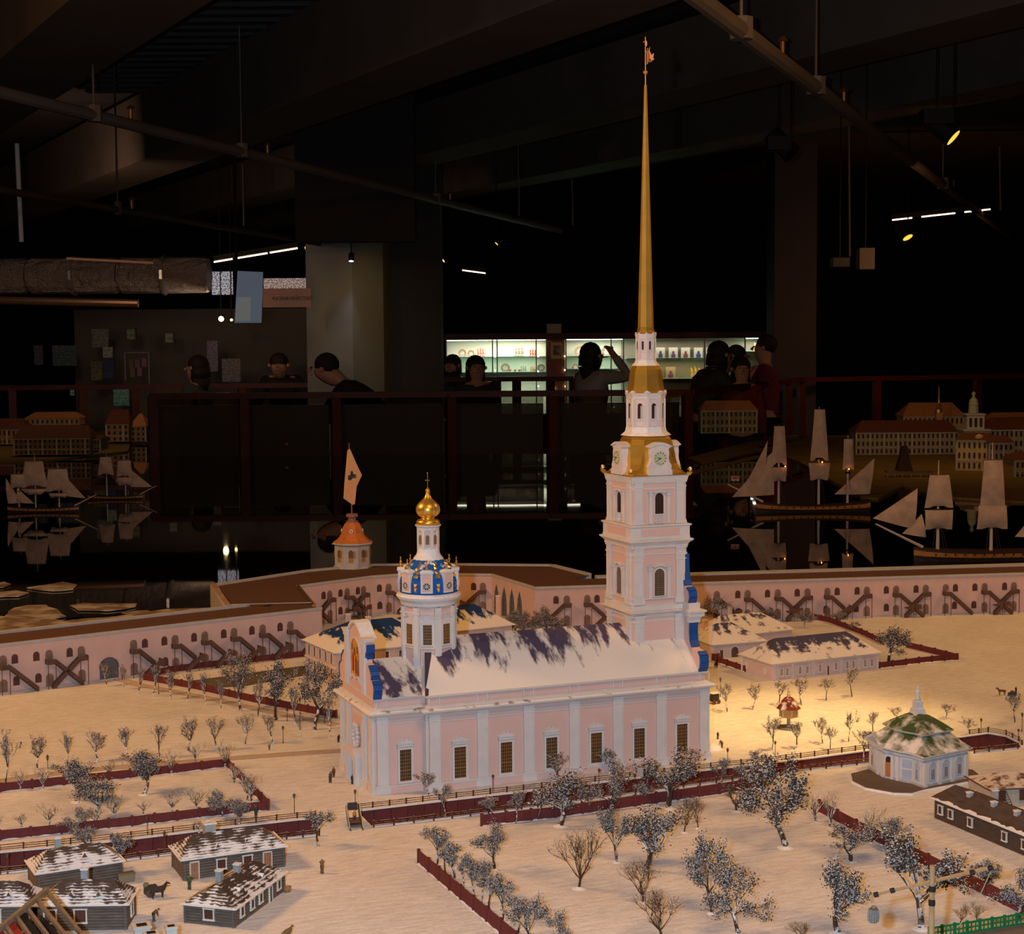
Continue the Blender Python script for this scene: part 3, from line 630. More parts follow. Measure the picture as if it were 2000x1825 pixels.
m = MB(T); m.prism([(-.0012, 1.3925), (.0018, 1.3880), (.0036, 1.3930), (.0026, 1.3985), (.0002, 1.4010)], -.0006, .0006); m.bar((-.0045, 0, 1.3975), (.003, 0, 1.3965), .001, .0012); m.build('cross_staff', COP, cat)
# ================================================================== GROUND, CANALS, SHORE
def V2(p): return (p[0], p[1])
def gl(pts, z=0.): return [G(x, y, z) for x, y in pts]
OUTER = [(-.75, 1.33), (.055, 1.505), (.115, 1.90), (.43, 2.08), (.65, 2.125), (.855, 2.045), (1.14, 1.885), (1.16, 1.665), (1.49, 1.535), (3.0, 1.22), (3.0, -1.6), (.6, -2.0), (-1.5, -1.6), (-1.5, 1.1)]
canR_far = gl([(697, 1584), (860, 1565), (1025, 1546), (1300, 1513), (1567, 1483), (1700, 1465), (1800, 1450), (1893, 1437), (1930, 1432), (1965, 1438), (1990, 1450), (1996, 1458)])
canR_near = gl([(728, 1614), (845, 1601), (952, 1588), (1048, 1575), (1300, 1541), (1580, 1503), (1700, 1490), (1800, 1478), (1900, 1470), (1985, 1461)])
canL_far = gl([(-60, 1673), (0, 1665), (139, 1652), (257, 1639), (420, 1619), (582, 1601), (618, 1598)])
canL_near = gl([(-60, 1712), (0, 1705), (110, 1694), (238, 1680), (343, 1666), (558, 1637), (622, 1630)])
ditch = gl([(372, 1330), (590, 1301), (634, 1303), (634, 1312), (478, 1340), (392, 1345)])
holes = [canR_far+canR_near[::-1], canL_far+canL_near[::-1]]
def ground():
    polys = [[Vector((x, y, 0)) for x, y in OUTER]]+[[Vector((p[0], p[1], 0)) for p in h] for h in holes]
    flat = [p for q in polys for p in q]; tri = tessellate_polygon(polys)
    m = MB(); m.add([(p.x, p.y, 0) for p in flat], [tuple(t) for t in tri])
    n = len(OUTER); m.add([(x, y, 0) for x, y in OUTER]+[(x, y, -.07) for x, y in OUTER], [(i, (i+1) % n, n+(i+1) % n, n+i) for i in range(n)])
    return m.build('floor_snow_field', SNOW, kind='structure')
ground()
ICE = mat('canal_ice', (.40, .36, .34), .6, scale=20)
def lerp(a, b, t): return (a[0]+(b[0]-a[0])*t, a[1]+(b[1]-a[1])*t)
def resample(pts, step):
    out = [V2(pts[0])]; 
    for a, b in zip(pts, pts[1:]):
        L = hypot(b[0]-a[0], b[1]-a[1]); n = max(1, round(L/step)); out += [lerp(a, b, k/n) for k in range(1, n+1)]
    return out
def canal(label, far, near, dz=.030):
    c0 = far[0]; t = thing('canal', label, 'canal', (c0[0], c0[1], 0))
    off = Matrix.Translation((-c0[0], -c0[1], 0))
    MB(off).slab([V2(p) for p in far]+[V2(p) for p in near[::-1]], -dz-.004, -dz).build('canal_bed', ICE, t)
    ring = resample(far, .032); 
    for a, b in zip(ring, ring[1:]):
        MB(off).bar((*lerp(a, b, .012), -dz/2+.0005), (*lerp(a, b, .988), -dz/2+.0005), .003, dz-.001).build('wall_panel', REDC, t)
    ring = resample(near, .09)
    for a, b in zip(ring, ring[1:]): MB(off).bar((*a, -dz/2), (*b, -dz/2), .003, dz-.001).build('wall_panel', REDC, t)
    for a, b in ((far[0], near[0]), (far[-1], near[-1])): MB(off).bar((a[0], a[1], -dz/2), (b[0], b[1], -dz/2), .003, dz-.001).build('wall_panel', REDC, t)
    m = MB(off)
    for r in (far, near):
        for a, b in zip(r, r[1:]): m.bar((a[0], a[1], .0008), (b[0], b[1], .0008), .006, .0022)
    m.build('snow_edge', WHITE_SNOW, t)
    return t
canal('dark red walled canal running before the pink church to the green-roofed pavilion', canR_far, canR_near)
canal('dark red walled canal between rail fences behind the grey log houses', canL_far, canL_near)
MB().slab([V2(p) for p in ditch], .0004, .0012).build('floor_grey_ditch', mat('grey_ditch', (.13, .11, .09), .9, scale=40), kind='structure')
def rail_fence(label, pts, step=.034, h=.0115):
    c0 = pts[0]; t = thing('rail_fence', label, 'fence', (c0[0], c0[1], 0)); off = Matrix.Translation((-c0[0], -c0[1], 0))
    r = resample(pts, step); src = None
    for p in r:
        if src is None: src = MB().box(-.0011, .0011, -.0011, .0011, -.002, h+.001).build('post', RAILW, t, loc=(p[0]-c0[0], p[1]-c0[1], 0))
        else: inst(src, 'post', t, (p[0]-c0[0], p[1]-c0[1], 0))
    for z in (.0035, .0070, .0105):
        m = MB(off)
        for a, b in zip(r, r[1:]): 
            j = random.uniform(-.0004, .0004); m.bar((a[0], a[1], z+j), (b[0], b[1], z+random.uniform(-.0004, .0004)), .0010, .0012)
        m.build('rail', RAILW, t)
    return t
def shift(pts, dx, dy): return [(p[0]+dx, p[1]+dy) for p in pts]
rail_fence('thin wooden rail fence on the far bank of the canal in front of the church', shift(canR_far[:7], 0, .006))
rail_fence('thin wooden rail fence on the near bank of the canal in front of the church', shift(canR_near[:7], 0, -.006))
rail_fence('snowy rail fence curving round the canal end right of the green-roofed pavilion', shift(canR_far[7:], 0.004, .005), .03)
rail_fence('snowy rail fence on the near bank right of the green-roofed pavilion', shift(canR_near[8:], 0, -.005), .03)
rail_fence('rail fence on the far bank of the canal behind the log houses', shift(canL_far, 0, .006))
rail_fence('snowy rail fence on the near bank of the canal behind the log houses', shift(canL_near, 0, -.006))
def red_fence(label, pxs, h=.0165, step=.046, drift=True):
    pts = gl(pxs); c0 = pts[0]; t = thing('red_plank_fence', label, 'fence', (c0[0], c0[1], 0)); off = Matrix.Translation((-c0[0], -c0[1], 0))
    r = resample(pts, step); src = None
    for p in r:
        if src is None: src = MB().box(-.0022, .0022, -.0022, .0022, -.001, h+.0018).build('post', REDF, t, loc=(p[0]-c0[0], p[1]-c0[1], 0))
        else: inst(src, 'post', t, (p[0]-c0[0], p[1]-c0[1], 0))
    for a, b in zip(r, r[1:]): MB(off).bar((*a, h/2), (*b, h/2), .0016, h).build('panel', REDF, t)
    if drift:
        m = MB(off); d = Vector((r[-1][0]-r[0][0], r[-1][1]-r[0][1])).normalized(); n = Vector((d.y, -d.x))
        if n.y > 0: n = -n
        rr_ = resample(pts, .012); q = []
        for p in rr_:
            w = random.uniform(.002, .0065); hh = random.uniform(.001, .0035)
            q += [(p[0]-n.x*.001, p[1]-n.y*.001, hh), (p[0]+n.x*w, p[1]+n.y*w, -.0005)]
        m.add(q, [(2*i, 2*i+1, 2*i+3, 2*i+2) for i in range(len(rr_)-1)]); m.build('snow_drift', WHITE_SNOW, t)
    return t
red_fence('low dark red plank fence behind the left garden rows, ending beside the dirt road', [(-60, 1556), (0, 1547), (125, 1533), (297, 1515), (442, 1498)])
red_fence('short red plank fence slanting to the right end of the left garden', [(446, 1499), (485, 1540), (524, 1580)])
red_fence('long red plank fence in front of the left garden, just behind the canal', [(523, 1582), (390, 1597), (258, 1613), (120, 1628), (0, 1641), (-60, 1648)], drift=True)
red_fence('long red plank fence slanting from the fortress gate to the church corner', [(282, 1328), (380, 1345), (495, 1371), (657, 1402)], .0165, drift=False)
red_fence('dark red plank fence below the left fortress wall stairs', [(284, 1324), (330, 1313), (380, 1306), (500, 1292), (628, 1278)], .0150, drift=False)
red_fence('red plank fence slanting along the left side of the orchard in the foreground', [(818, 1686), (900, 1757), (978, 1824), (1040, 1878)], .0215, .05)
red_fence('red plank fence along the back of the orchard below the church', [(941, 1613), (1085, 1597), (1240, 1575), (1405, 1551), (1486, 1537)], .0195, .05)
red_fence('red plank fence slanting along the right side of the orchard', [(1600, 1585), (1672, 1624), (1742, 1658), (1888, 1730), (2040, 1806)], .0200, .05)
red_fence('red plank fence of the small yard right of the blue-roofed pink house', [(1718, 1305), (1795, 1295), (1870, 1288), (1826, 1277), (1772, 1264)], .0150)
red_fence('red plank fence behind the blue-roofed pink house', [(1726, 1259), (1682, 1238), (1620, 1215), (1588, 1208)], .0150, drift=False)
red_fence('short red plank fence between the church corner and the pink house', [(1392, 1290), (1420, 1300), (1456, 1312)], .0150)
red_fence('short red plank fence before the arched door of the small blue-roofed house', [(1392, 1288), (1425, 1282), (1460, 1279)], .0140, drift=False)
# dirt roads: flat ruts on the snow
ROAD = mat('dirt_road', (.42, .27, .15), .9, c2=(.58, .42, .28), scale=60, stretch=(.25, 3, 1), detail=4)
def road(nm, pxs, w, z=.0007, cuts=3):
    pts = gl(pxs); m = MB()
    for k in range(cuts):
        o = (k-(cuts-1)/2)*w
        ln = offset([V2(p) for p in pts], o, False); a_, b_ = offset(ln, -w*.28, False), offset(ln, w*.28, False); n = len(ln)
        m.add([(x, y, z) for x, y in a_]+[(x, y, z) for x, y in b_], [(i, i+1, n+i+1, n+i) for i in range(n-1)])
    m.build(nm, ROAD, kind='structure')
road('floor_dirt_road', [(-60, 1534), (150, 1505), (450, 1481), (560, 1473), (668, 1466)], .012, cuts=3)
road('floor_diagonal_road', [(205, 1318), (270, 1337), (400, 1362), (520, 1388), (658, 1416)], .011, cuts=3)
# shore ice beyond the left wall
FLOE = snowy('floe_ice', (.30, .22, .17), snow=(.62, .56, .52), scale=12, lo=.42, hi=.6, useup=False)
sh = thing('ice_shore', 'pale snowy ice shelf along the water outside the left fortress wall', 'ice', tuple(G(100, 1205, -.05)))
def ice(par, pxs, z, nm, th=.006, seed=1):
    random.seed(seed); pts = gl(pxs, z); o = par.location if par else Vector((0, 0, 0)); off = Matrix.Translation((-o.x, -o.y, -o.z))
    r = [(p[0]+random.uniform(-.006, .006), p[1]+random.uniform(-.012, .012)) for p in resample(pts+[pts[0]], .05)[:-1]]
    return MB(off).slab(r, z-th, z).build(nm, FLOE, par)
ice(sh, [(-80, 1262), (-80, 1196), (20, 1203), (70, 1207), (130, 1211), (230, 1203), (330, 1188), (430, 1186), (440, 1215)], -.043, 'ice_shelf', .012)
for k, (lab, pp) in enumerate([('long flat ice floe floating left of centre, longest of its row', [(138, 1181), (165, 1177), (264, 1178), (262, 1183), (210, 1192), (150, 1189)]),
        ('domed brown-white ice floe against the ice shelf at the far left', [(10, 1202), (25, 1187), (50, 1181), (90, 1180), (110, 1190), (128, 1203), (70, 1208)]),
        ('thin pale ice floe farthest out on the water at the far left', [(52, 1147), (90, 1142), (120, 1136), (150, 1140), (145, 1150), (100, 1152)]),
        ('small ice floe near the far left edge of the water', [(-20, 1139), (10, 1135), (22, 1140), (8, 1146), (-20, 1147)]),
        ('narrow ice floe beside the left edge below the small one', [(-20, 1156), (30, 1152), (60, 1156), (40, 1162), (-20, 1166)]),
        ('narrow ice floe tapering beside the ice shelf right of the long floe', [(240, 1196), (290, 1190), (300, 1196), (262, 1201)])]):
    p = G(*pp[0], -.05); t = tag(ice(None, pp, -.0455, 'ice_floe', .004, seed=k+3), lab, 'ice floe')
# ================================================================== WATER
def water():
    m, t, b = nt('black_water'); b.inputs['Base Color'].default_value = (.004, .0035, .003, 1); b.inputs['Roughness'].default_value = .02; b.inputs['IOR'].default_value = 1.4; b.inputs['Specular IOR Level'].default_value = .5
    n = noise(t, 1.6, 2, stretch=(1, .4, 1)); bump(t, b, n.outputs[0], .05, .01)
    return m
WPX = [(-500, 826), (268, 838), (300, 886), (1345, 886), (1500, 853), (2600, 846)]
MB().slab([V2(G(x, y, -.052)) for x, y in WPX]+[(5.2, -.9), (-6.5, -.9)], -.0525, -.052).build('floor_water', water(), kind='structure')

# ================================================================== FORTRESS
ZT = .113
def wall_hit(P0, P1, px, py):
    d = ray(px, py); e = Vector((P1[0]-P0[0], P1[1]-P0[1])); n = Vector((e.y, -e.x)).normalized()
    t = ((P0[0]-CAM.x)*n.x+(P0[1]-CAM.y)*n.y)/(d.x*n.x+d.y*n.y); p = CAM+d*t
    return (Vector((p.x-P0[0], p.y-P0[1])).dot(e.normalized()), p.z)
def fort_openings(T, par, P0, P1, wins, doors, zu=.079, zl=.030, lowwin=(), lowdoor=True, arch_=None):
    """openings given by the pixel column where the photograph shows them"""
    ws = {}
    def win(u, z):
        m = MB(T); m.prism(arch(u, z-.010, .0155, .0225, 6), -.0006, .0006)
        o = m.build('window', DARKWIN, par); q = MB(T)
        for k in range(4): q.box(u-.007, u+.007, -.0012, -.0005, z-.0085+k*.004, z-.0075+k*.004)
        q.build('shutter_slat', mat('shutter_dark', (.09, .05, .04), .8), o)
    def door(u, z):
        o = MB(T).prism(arch(u, z, .0185, .0315, 6), -.0008, .0006).build('door', DOORW, par)
        q = MB(T)
        for k in (-.5, 0, .5): q.box(u+k*.0075-.0002, u+k*.0075+.0002, -.0011, -.0007, z+.001, z+.024)
        q.build('door_seam', BROWNW, o)
    us = [wall_hit(P0, P1, x, y)[0] for x, y in wins]; ud = [wall_hit(P0, P1, x, y)[0] for x, y in doors]
    for u in us: win(u, zu)
    for u in ud:
        door(u, zu-.0185)
        if lowdoor: door(u, .003)
    for x, y in lowwin: win(wall_hit(P0, P1, x, y)[0], .0265)
    return us, ud
def stairs(T, par, u, d, kind, zp=.0605):
    """wooden outside stair: platform at the upper door, flight going towards +u (d=1) or -u; kind full, half (turning back) or mid (to a shared landing)"""
    st = MB(T); st.box(u-.0105, u+.0105, -.0185, 0, zp-.0015, zp)          # platform
    o = st.build('staircase', BROWNW, par)
    q = MB(T)
    q.box(u-.0105, u+.0105, -.0190, -.0182, zp, zp+.0105)
    q.box(u-d*.0105-.0004, u-d*.0105+.0004, -.0185, 0, zp, zp+.0105)
    zl = 0.0 if kind == 'full' else .027; run = (zp-zl)*1.12; x0 = u+d*.0105
    def flight(xa, za, xb, zb, y0):
        n = max(4, int(abs(za-zb)/.0032))
        for k in range(n):
            t = (k+.5)/n; x = xa+(xb-xa)*t; z = za+(zb-za)*(k+1)/n; q.box(min(x-.0022, x+.0022), max(x-.0022, x+.0022), y0, y0+.012, z-.001, z+.0006)
        for yy in (y0-.0004, y0+.0120):
            q.add([(xa, yy, za-.0015), (xb, yy, zb-.0015), (xb, yy, zb+.0105), (xa, yy, za+.0105), (xa, yy+.0007, za-.0015), (xb, yy+.0007, zb-.0015), (xb, yy+.0007, zb+.0105), (xa, yy+.0007, za+.0105)],
                  [(0, 1, 2, 3), (4, 7, 6, 5), (0, 4, 5, 1), (3, 2, 6, 7), (0, 3, 7, 4), (1, 5, 6, 2)])
    flight(x0, zp, x0+d*run, zl, -.0185)
    x1 = x0+d*run
    if kind != 'full':
        a, b = sorted((x1, x1+d*.018)); q.box(a, b, -.034, 0, zl-.0015, zl); q.box(a, b, -.0345, -.0337, zl, zl+.0125); 
        if kind == 'half':
            e = x1+d*.018; q.box(min(e-.0004, e+.0004), max(e-.0004, e+.0004), -.034, 0, zl, zl+.013)
            q.box(a+.002*0, b, -.001, 0, zl, zl+.017) if False else None
            flight(x1, zl, x1-d*zl*1.12, 0, -.034)
        else: flight(x1, zl, x1-d*zl*1.12, 0, -.034)
        for xx in (a+.001, b-.001): q.box(xx-.0006, xx+.0006, -.0335, -.0322, 0, zl)
    q.build('flight', BROWNW, o)
    for xx in (u-.0095, u+.0095):
        MB(T).box(xx-.0007, xx+.0007, -.0185, -.0171, 0, zp).build('stair_post', BROWNW, o)
    return o
def wall_block(t, P0, P1, off, zt=ZT, depth=.17, cap0=True):
    a = atan2(P1[1]-P0[1], P1[0]-P0[0]); L = hypot(P1[0]-P0[0], P1[1]-P0[1])
    T = facade((P0[0]-off[0], P0[1]-off[1]), a)
    MB(T).box(0, L, 0, .03, 0, zt).build('wall_face', PINK_FORT, t)
    MB(T).box(-.001, L+.001, -.003, .004, zt, zt+.0065).build('coping', GREYB, t)
    MB(T).box(0, L, -.0025, 0, 0, .004).build('plinth', GREYB, t)
    return T, L
# left curtain
A0, A1 = G(-80, 1272, ZT), G(628, 1190, ZT)
t = thing('fortress_wall', 'long low pink fortress wall at the left with brown roof, stairs and a grey gate', 'wall', (A0.x, A0.y, 0))
T, L = wall_block(t, A0, A1, A0)
for k in range(12):
    u0, u1 = L*k/12, L*(k+1)/12; MB(T).box(u0+.0006, u1-.0006, .004, .150, ZT+.0005, ZT+.0030).build('roof_board', ROOF_BR, t)
MB(T).box(-.1, L*.86, .150, .168, 0, ZT+.0085).build('rear_parapet', GREYB, t)
us, ud = fort_openings(T, t, A0, A1, [(29, 1290), (71, 1284), (136, 1276), (283, 1258), (321, 1254), (379, 1246), (437, 1240), (492, 1233), (547, 1226)],
    [(6, 1295), (96, 1283), (159, 1275), (261, 1262), (342, 1253), (400, 1246), (457, 1238), (513, 1232), (567, 1225)], lowwin=[(32, 1327), (75, 1321), (323, 1289)])
for k, (u, d, kd) in enumerate(zip(ud, (1, 1, -1, 1, 1, 1, 1, 1, 1), ('full', 'full', 'full')+('half',)*6)): stairs(T, t, u, d, kd)
gu = wall_hit(A0, A1, 213, 1305)[0]
g_ = MB(T).prism(arch(gu, 0, .048, .055, 12), -.0012, .001).build('gate', mat('gate_grey', (.12, .125, .15), .8), t, label='grey arched gate')
q = MB(T)
for k in range(14):
    a0, a1 = k*pi/14, (k+1)*pi/14; q.bar((gu+.0245*cos(a0), -.0015, .031+.0245*sin(a0)), (gu+.0245*cos(a1), -.0015, .031+.0245*sin(a1)), .002, .0014)
for k in range(-4, 5): q.box(gu+k*.0052-.0003, gu+k*.0052+.0003, -.0018, -.001, 0, .048)
q.build('gate_bars', BROWNW, g_)
MB(T).box(L-.001, L+.0005, -.001, .40, 0, ZT).build('end_face', PINK_FORT, t)
# bastion behind
b_o = [(.0545, 1.536), (.100, 1.930), (.426, 2.108), (.650, 2.158), (.862, 2.073), (1.158, 1.911), (1.180, 1.680)]
b_i = [(.2740, 1.4760), (.3220, 1.822), (.5742, 1.9239), (.6983, 1.9328), (.919, 1.8138), (.9363, 1.5119)]
t = thing('fortress_bastion', 'pink bastion of the fortress with brown roof behind the blue dome', 'bastion', (.6, 1.9, 0))
off = Matrix.Translation((-.6, -1.9, 0)); o2 = (.6, 1.9)
def poly_strip(pa, pb, z0, z1, nm, mt):
    MB(off).slab(list(pa)+list(pb)[::-1], z0, z1).build(nm, mt, t)
poly_strip([b_o[0], b_o[1], b_o[2]], [b_i[0], b_i[1], b_i[2]], ZT+.001, ZT+.004, 'roof_boards', ROOF_BR)
poly_strip([b_o[2], b_o[3], b_o[4]], [b_i[2], b_i[3], b_i[4]], ZT+.001, ZT+.004, 'roof_boards', ROOF_BR)
poly_strip([b_o[4], b_o[5], b_o[6]], [b_i[4], b_i[5]], ZT+.001, ZT+.004, 'roof_boards', ROOF_BR)
for a, b in zip(b_o, b_o[1:]): MB(off).bar((a[0], a[1], ZT/2), (b[0], b[1], ZT/2), .02, ZT+.018).build('rear_parapet', GREYB, t)
br = MB(off)
br.bar((b_o[0][0]+.004, b_o[0][1]-.004, ZT/2), (b_o[1][0]-.002, b_o[1][1], ZT/2), .012, ZT+.024).build('brick_end', mat('pale_brick', (.42, .33, .26), .85, c2=(.30, .13, .10), scale=45, stretch=(.3, .3, 2.5)), t)
MB(off).bar((.0545, 1.540, ZT*.5), (.274, 1.480, ZT*.5), .006, ZT+.004).build('end_face', PINK_FORT, t)
MB(off).bar((.0545, 1.536, ZT+.010), (.272, 1.478, ZT+.010), .0025, .0018).build('gutter_rail', GREYB, t)
MB(off).bar((.150, 1.50, ZT+.008), (.172, 1.535, ZT+.005), .016, .0015).build('board_ramp', ROOF_BR, t)
MB(off).bar((.276, 1.478, ZT*.5), (.324, 1.824, ZT*.5), .004, ZT+.004).build('flank_face', PINK_FORT, t)
MB(off).bar((.276, 1.478, ZT+.006), (.324, 1.824, ZT+.006), .006, .004).build('flank_coping', BROWNW, t)
segs = []
for a, b in zip(b_i[1:], b_i[2:]):
    T, L = wall_block(t, a, b, o2); segs.append((a, b, T))
a, b, T = segs[0]
us, ud = fort_openings(T, t, a, b, [(632, 1167), (665, 1162), (699, 1156)], [(644, 1167), (678, 1162), (710, 1156)], lowwin=[(665, 1195)])
stairs(T, t, ud[0], -1, 'half'); stairs(T, t, ud[1], 1, 'mid'); stairs(T, t, ud[2], -1, 'mid')
a, b, T = segs[1]
us, ud = fort_openings(T, t, a, b, [(741, 1152)], [(759, 1154)], lowwin=[(742, 1183)]); stairs(T, t, ud[0], 1, 'half')
a, b, T = segs[2]
us, ud = fort_openings(T, t, a, b, [(925, 1153), (870, 1151)], [(943, 1154)]); stairs(T, t, ud[0], -1, 'half')
a, b, T = segs[3]
for x, y in ((970, 1170), (985, 1175), (1000, 1180), (1015, 1183)):
    u = wall_hit(a, b, x, y)[0]; w_ = MB(T).prism(arch(u, .004, .034, .088, point=True), -.0008, .0006).build('pointed_window', mat('blue_grey_glass', (.11, .14, .17), .6), t, label='tall pointed blue-grey window')
    q = MB(T); q.box(u-.0008, u+.0008, -.0015, -.0006, .004, .088)
    for k in range(1, 5): q.box(u-.015, u+.015, -.0015, -.0006, .004+k*.016, .005+k*.016)
    q.build('glazing_bar', mat('bar_dark', (.06, .08, .10), .7), w_)
MB(off).box(.9363-.6-.004, .9363-.6+.004, 1.508-1.9-.004, 1.508-1.9+.002, ZT-.012, ZT+.002).build('corner_bracket', CHIMN, t)
# right curtain
B0 = (.9363, 1.5119); B1 = G(2060, 1120.1, ZT)
t = thing('fortress_wall', 'long low pink fortress wall at the right with zigzag wooden stairs', 'wall', (B0[0], B0[1], 0))
T, L = wall_block(t, B0, B1, B0)
for k in range(18):
    u0, u1 = L*k/18, L*(k+1)/18; MB(T).box(u0+.0006, u1-.0006, .004, .150, ZT+.0005, ZT+.0030).build('roof_board', ROOF_BR, t)
MB(T).box(.21, L, .150, .185, 0, ZT+.0085).build('rear_parapet', GREYB, t)
us, ud = fort_openings(T, t, B0, B1, [(1086, 1175), (1166, 1170), (1441, 1165), (1499, 1163), (1557, 1161), (1635, 1158), (1674, 1157), (1731, 1156), (1789, 1154), (1866, 1152), (1904, 1151), (1962, 1149)],
    [(1107, 1175), (1147, 1173), (1400, 1168), (1460, 1167), (1519, 1165), (1577, 1163), (1616, 1162), (1693, 1159), (1750, 1158), (1808, 1156), (1847, 1155), (1923, 1152), (1980, 1150)], lowwin=[(1441, 1195), (1557, 1192), (1613, 1191), (1672, 1189), (1731, 1187), (1864, 1183), (1902, 1182)])
for u, d, kd in zip(ud, (-1, 1, 1, 1, 1, -1, 1, -1, 1, -1, 1, 1, -1), ('half', 'half', 'half', 'half', 'mid', 'mid', 'half', 'full', 'mid', 'mid', 'full', 'mid', 'mid')): stairs(T, t, u, d, kd)

# round flag tower on the bastion
FX = Vector(dep(688, 1108, 1)); D_ = 4.98
fp = G(689, 1107, ZT+.004); t = thing('flag_tower', 'white octagonal watch tower with orange roof and tall pointed flag', 'tower', (fp.x, fp.y, ZT+.004))
k = (fp-CAM).dot(FWD)/FPX       # metres per pixel there
MB().lathe([(38*k, 0), (37*k, 4*k)], 8, (0, 0), pi/8+.2).build('tower_base', GREYB, t)
R_ = 36*k
MB().lathe([(R_, 2*k), (R_*1.0, 47*k)], 8, (0, 0), pi/8-YAW).build('tower_wall', mat('tower_white', (.50, .47, .45), .8), t)
MB().lathe([(R_*.98, 45*k), (R_*1.16, 47*k), (39*k, 50.5*k)], 8, (0, 0), pi/8-YAW, False, False).build('eave', GREYB, t)
ORG = mat('orange_roof', (.62, .21, .05), .8, c2=(.50, .15, .04), scale=80)
MB().lathe([(40*k, 50*k), (33*k, 54*k), (26*k, 61*k), (22*k, 68*k), (19.5*k, 78*k), (15*k, 86*k), (12.5*k, 88*k)], 8, (0, 0), pi/8-YAW).build('orange_roof', ORG, t)
MB().lathe([(12*k, 87*k), (12*k, 91*k), (8*k, 91*k), (8*k, 99*k), (12*k, 99*k), (12*k, 104*k), (10*k, 105*k)], 8, (0, 0), pi/8-YAW).build('lookout', mat('lookout_brown', (.30, .16, .12), .8), t)
for i in range(8):
    a = -YAW+i*pi/4-pi/2; ap = R_*cos(pi/8); T = facade((ap*cos(a), ap*sin(a)), a+pi/2)
    w_ = MB(T).prism(arch(0, 13*k, 9*k, 24*k, 6), -.0006, .001).build('window', mat('brown_window', (.16, .10, .06), .7), t)
    MB(T).box(-4.5*k, 4.5*k, -.0012, -.0004, 13*k, 22*k).build('lower_shutter', mat('ochre_wood', (.45, .22, .05), .7), w_)
    MB(T).box(5*k, 8.5*k, -.0025, -.0008, 22*k, 35*k).build('open_shutter', mat('ochre_wood', (.45, .22, .05), .7), w_)
    if i % 2 == 0:
        T = facade((21*k*cos(a), 21*k*sin(a)), a+pi/2); d_ = MB(T).prism([(3.6*k*cos(j*pi/6), 72*k+3.6*k*sin(j*pi/6)) for j in range(12)], -.001, .006).build('round_dormer', WHITE, t)
        MB(T).prism([(1.4*k*cos(j*pi/4), 72*k+1.4*k*sin(j*pi/4)) for j in range(8)], -.0016, -.0008).build('pane', PANE, d_)
m = MB(); m.tube((0, 0, 100*k), (-4*k*cos(YAW), 4*k*sin(YAW), 243*k), 1.3*k, .8*k, 6); m.build('flagpole', mat('pole_brown', (.28, .14, .10), .7), t)
T = Matrix.Rotation(-YAW, 4, 'Z')
fl = [(-7, 229), (-2, 232), (10, 203), (20.5, 180), (10, 158), (6, 124), (2, 122), (-6, 128), (-16, 135), (-14, 163)]
m = MB(T); m.prism([(x*k, z*k) for x, z in fl], -.0022, -.0010); m.build('flag', mat('flag_tan', (.66, .38, .20), .85), t)
m = MB(T)
for x, z, w, h in ((-1, 177, 6, 7), (5, 180, 5, 4), (-3, 173, 4, 5), (1, 183, 3, 10), (7, 176, 3, 3)): m.prism([((x+w*cos(j*pi/4))*k, (z+h*.6*sin(j*pi/4))*k) for j in range(8)], -.0026, -.0021)
m.build('flag_emblem', mat('emblem_dark', (.05, .05, .07), .8), t)
# ================================================================== HOUSES
def shingle(name, base, snow=(.78, .76, .76), lo=.37, hi=.49, scale=70):
    m, t, b = nt(name); b.inputs['Roughness'].default_value = .9; b.inputs['Specular IOR Level'].default_value = .15
    tc = N(t, 'ShaderNodeTexCoord'); s = N(t, 'ShaderNodeSeparateXYZ'); t.links.new(tc.outputs['Object'], s.inputs[0])
    w = N(t, 'ShaderNodeMath', operation='MULTIPLY'); w.inputs[1].default_value = 1/.0030; t.links.new(s.outputs[2], w.inputs[0])
    n0 = noise(t, 90, 3); ad0 = N(t, 'ShaderNodeMath', operation='MULTIPLY_ADD'); t.links.new(n0.outputs[0], ad0.inputs[0]); ad0.inputs[1].default_value = .9; t.links.new(w.outputs[0], ad0.inputs[2])
    fr = N(t, 'ShaderNodeMath', operation='FRACT'); t.links.new(ad0.outputs[0], fr.inputs[0])
    n = noise(t, scale*.8, 5); mr = N(t, 'ShaderNodeMapRange'); t.links.new(s.outputs[2], mr.inputs[0])
    mr.inputs[1].default_value = .03; mr.inputs[2].default_value = .062; mr.inputs[3].default_value = .16; mr.inputs[4].default_value = -.12
    ad = N(t, 'ShaderNodeMath', operation='ADD'); t.links.new(n.outputs[0], ad.inputs[0]); t.links.new(mr.outputs[0], ad.inputs[1])
    ad2 = N(t, 'ShaderNodeMath', operation='MULTIPLY_ADD'); t.links.new(fr.outputs[0], ad2.inputs[0]); ad2.inputs[1].default_value = -.22; t.links.new(ad.outputs[0], ad2.inputs[2])
    r = ramp(t, ad2.outputs[0], lo, hi); n2 = noise(t, 300, 2); r2 = ramp(t, n2.outputs[0], .3, .7, base, tuple(v*.7 for v in base))
    t.links.new(mix(t, r.outputs[0], r2.outputs[0], snow), b.inputs['Base Color']); bump(t, b, fr.outputs[0], .8, .0012); MATS[name] = m; return m
SHG = shingle('snowy_shingles', (.095, .065, .05))
SHG2 = shingle('dark_shingles', (.085, .055, .042), lo=.47, hi=.58)
BLUER = roofmat('house_blue_roof', (.07, .065, .12), .05, .085, 45, (1, 1, .3), .20, .47)
BLUER2 = roofmat('left_house_roof', (.012, .045, .15), .08, .125, 40, (1, .5, .3), .28, .42)
GREENR = roofmat('green_roof', (.055, .085, .028), .065, .13, 30, (1, 1, .5), .08, .56, w=.10)
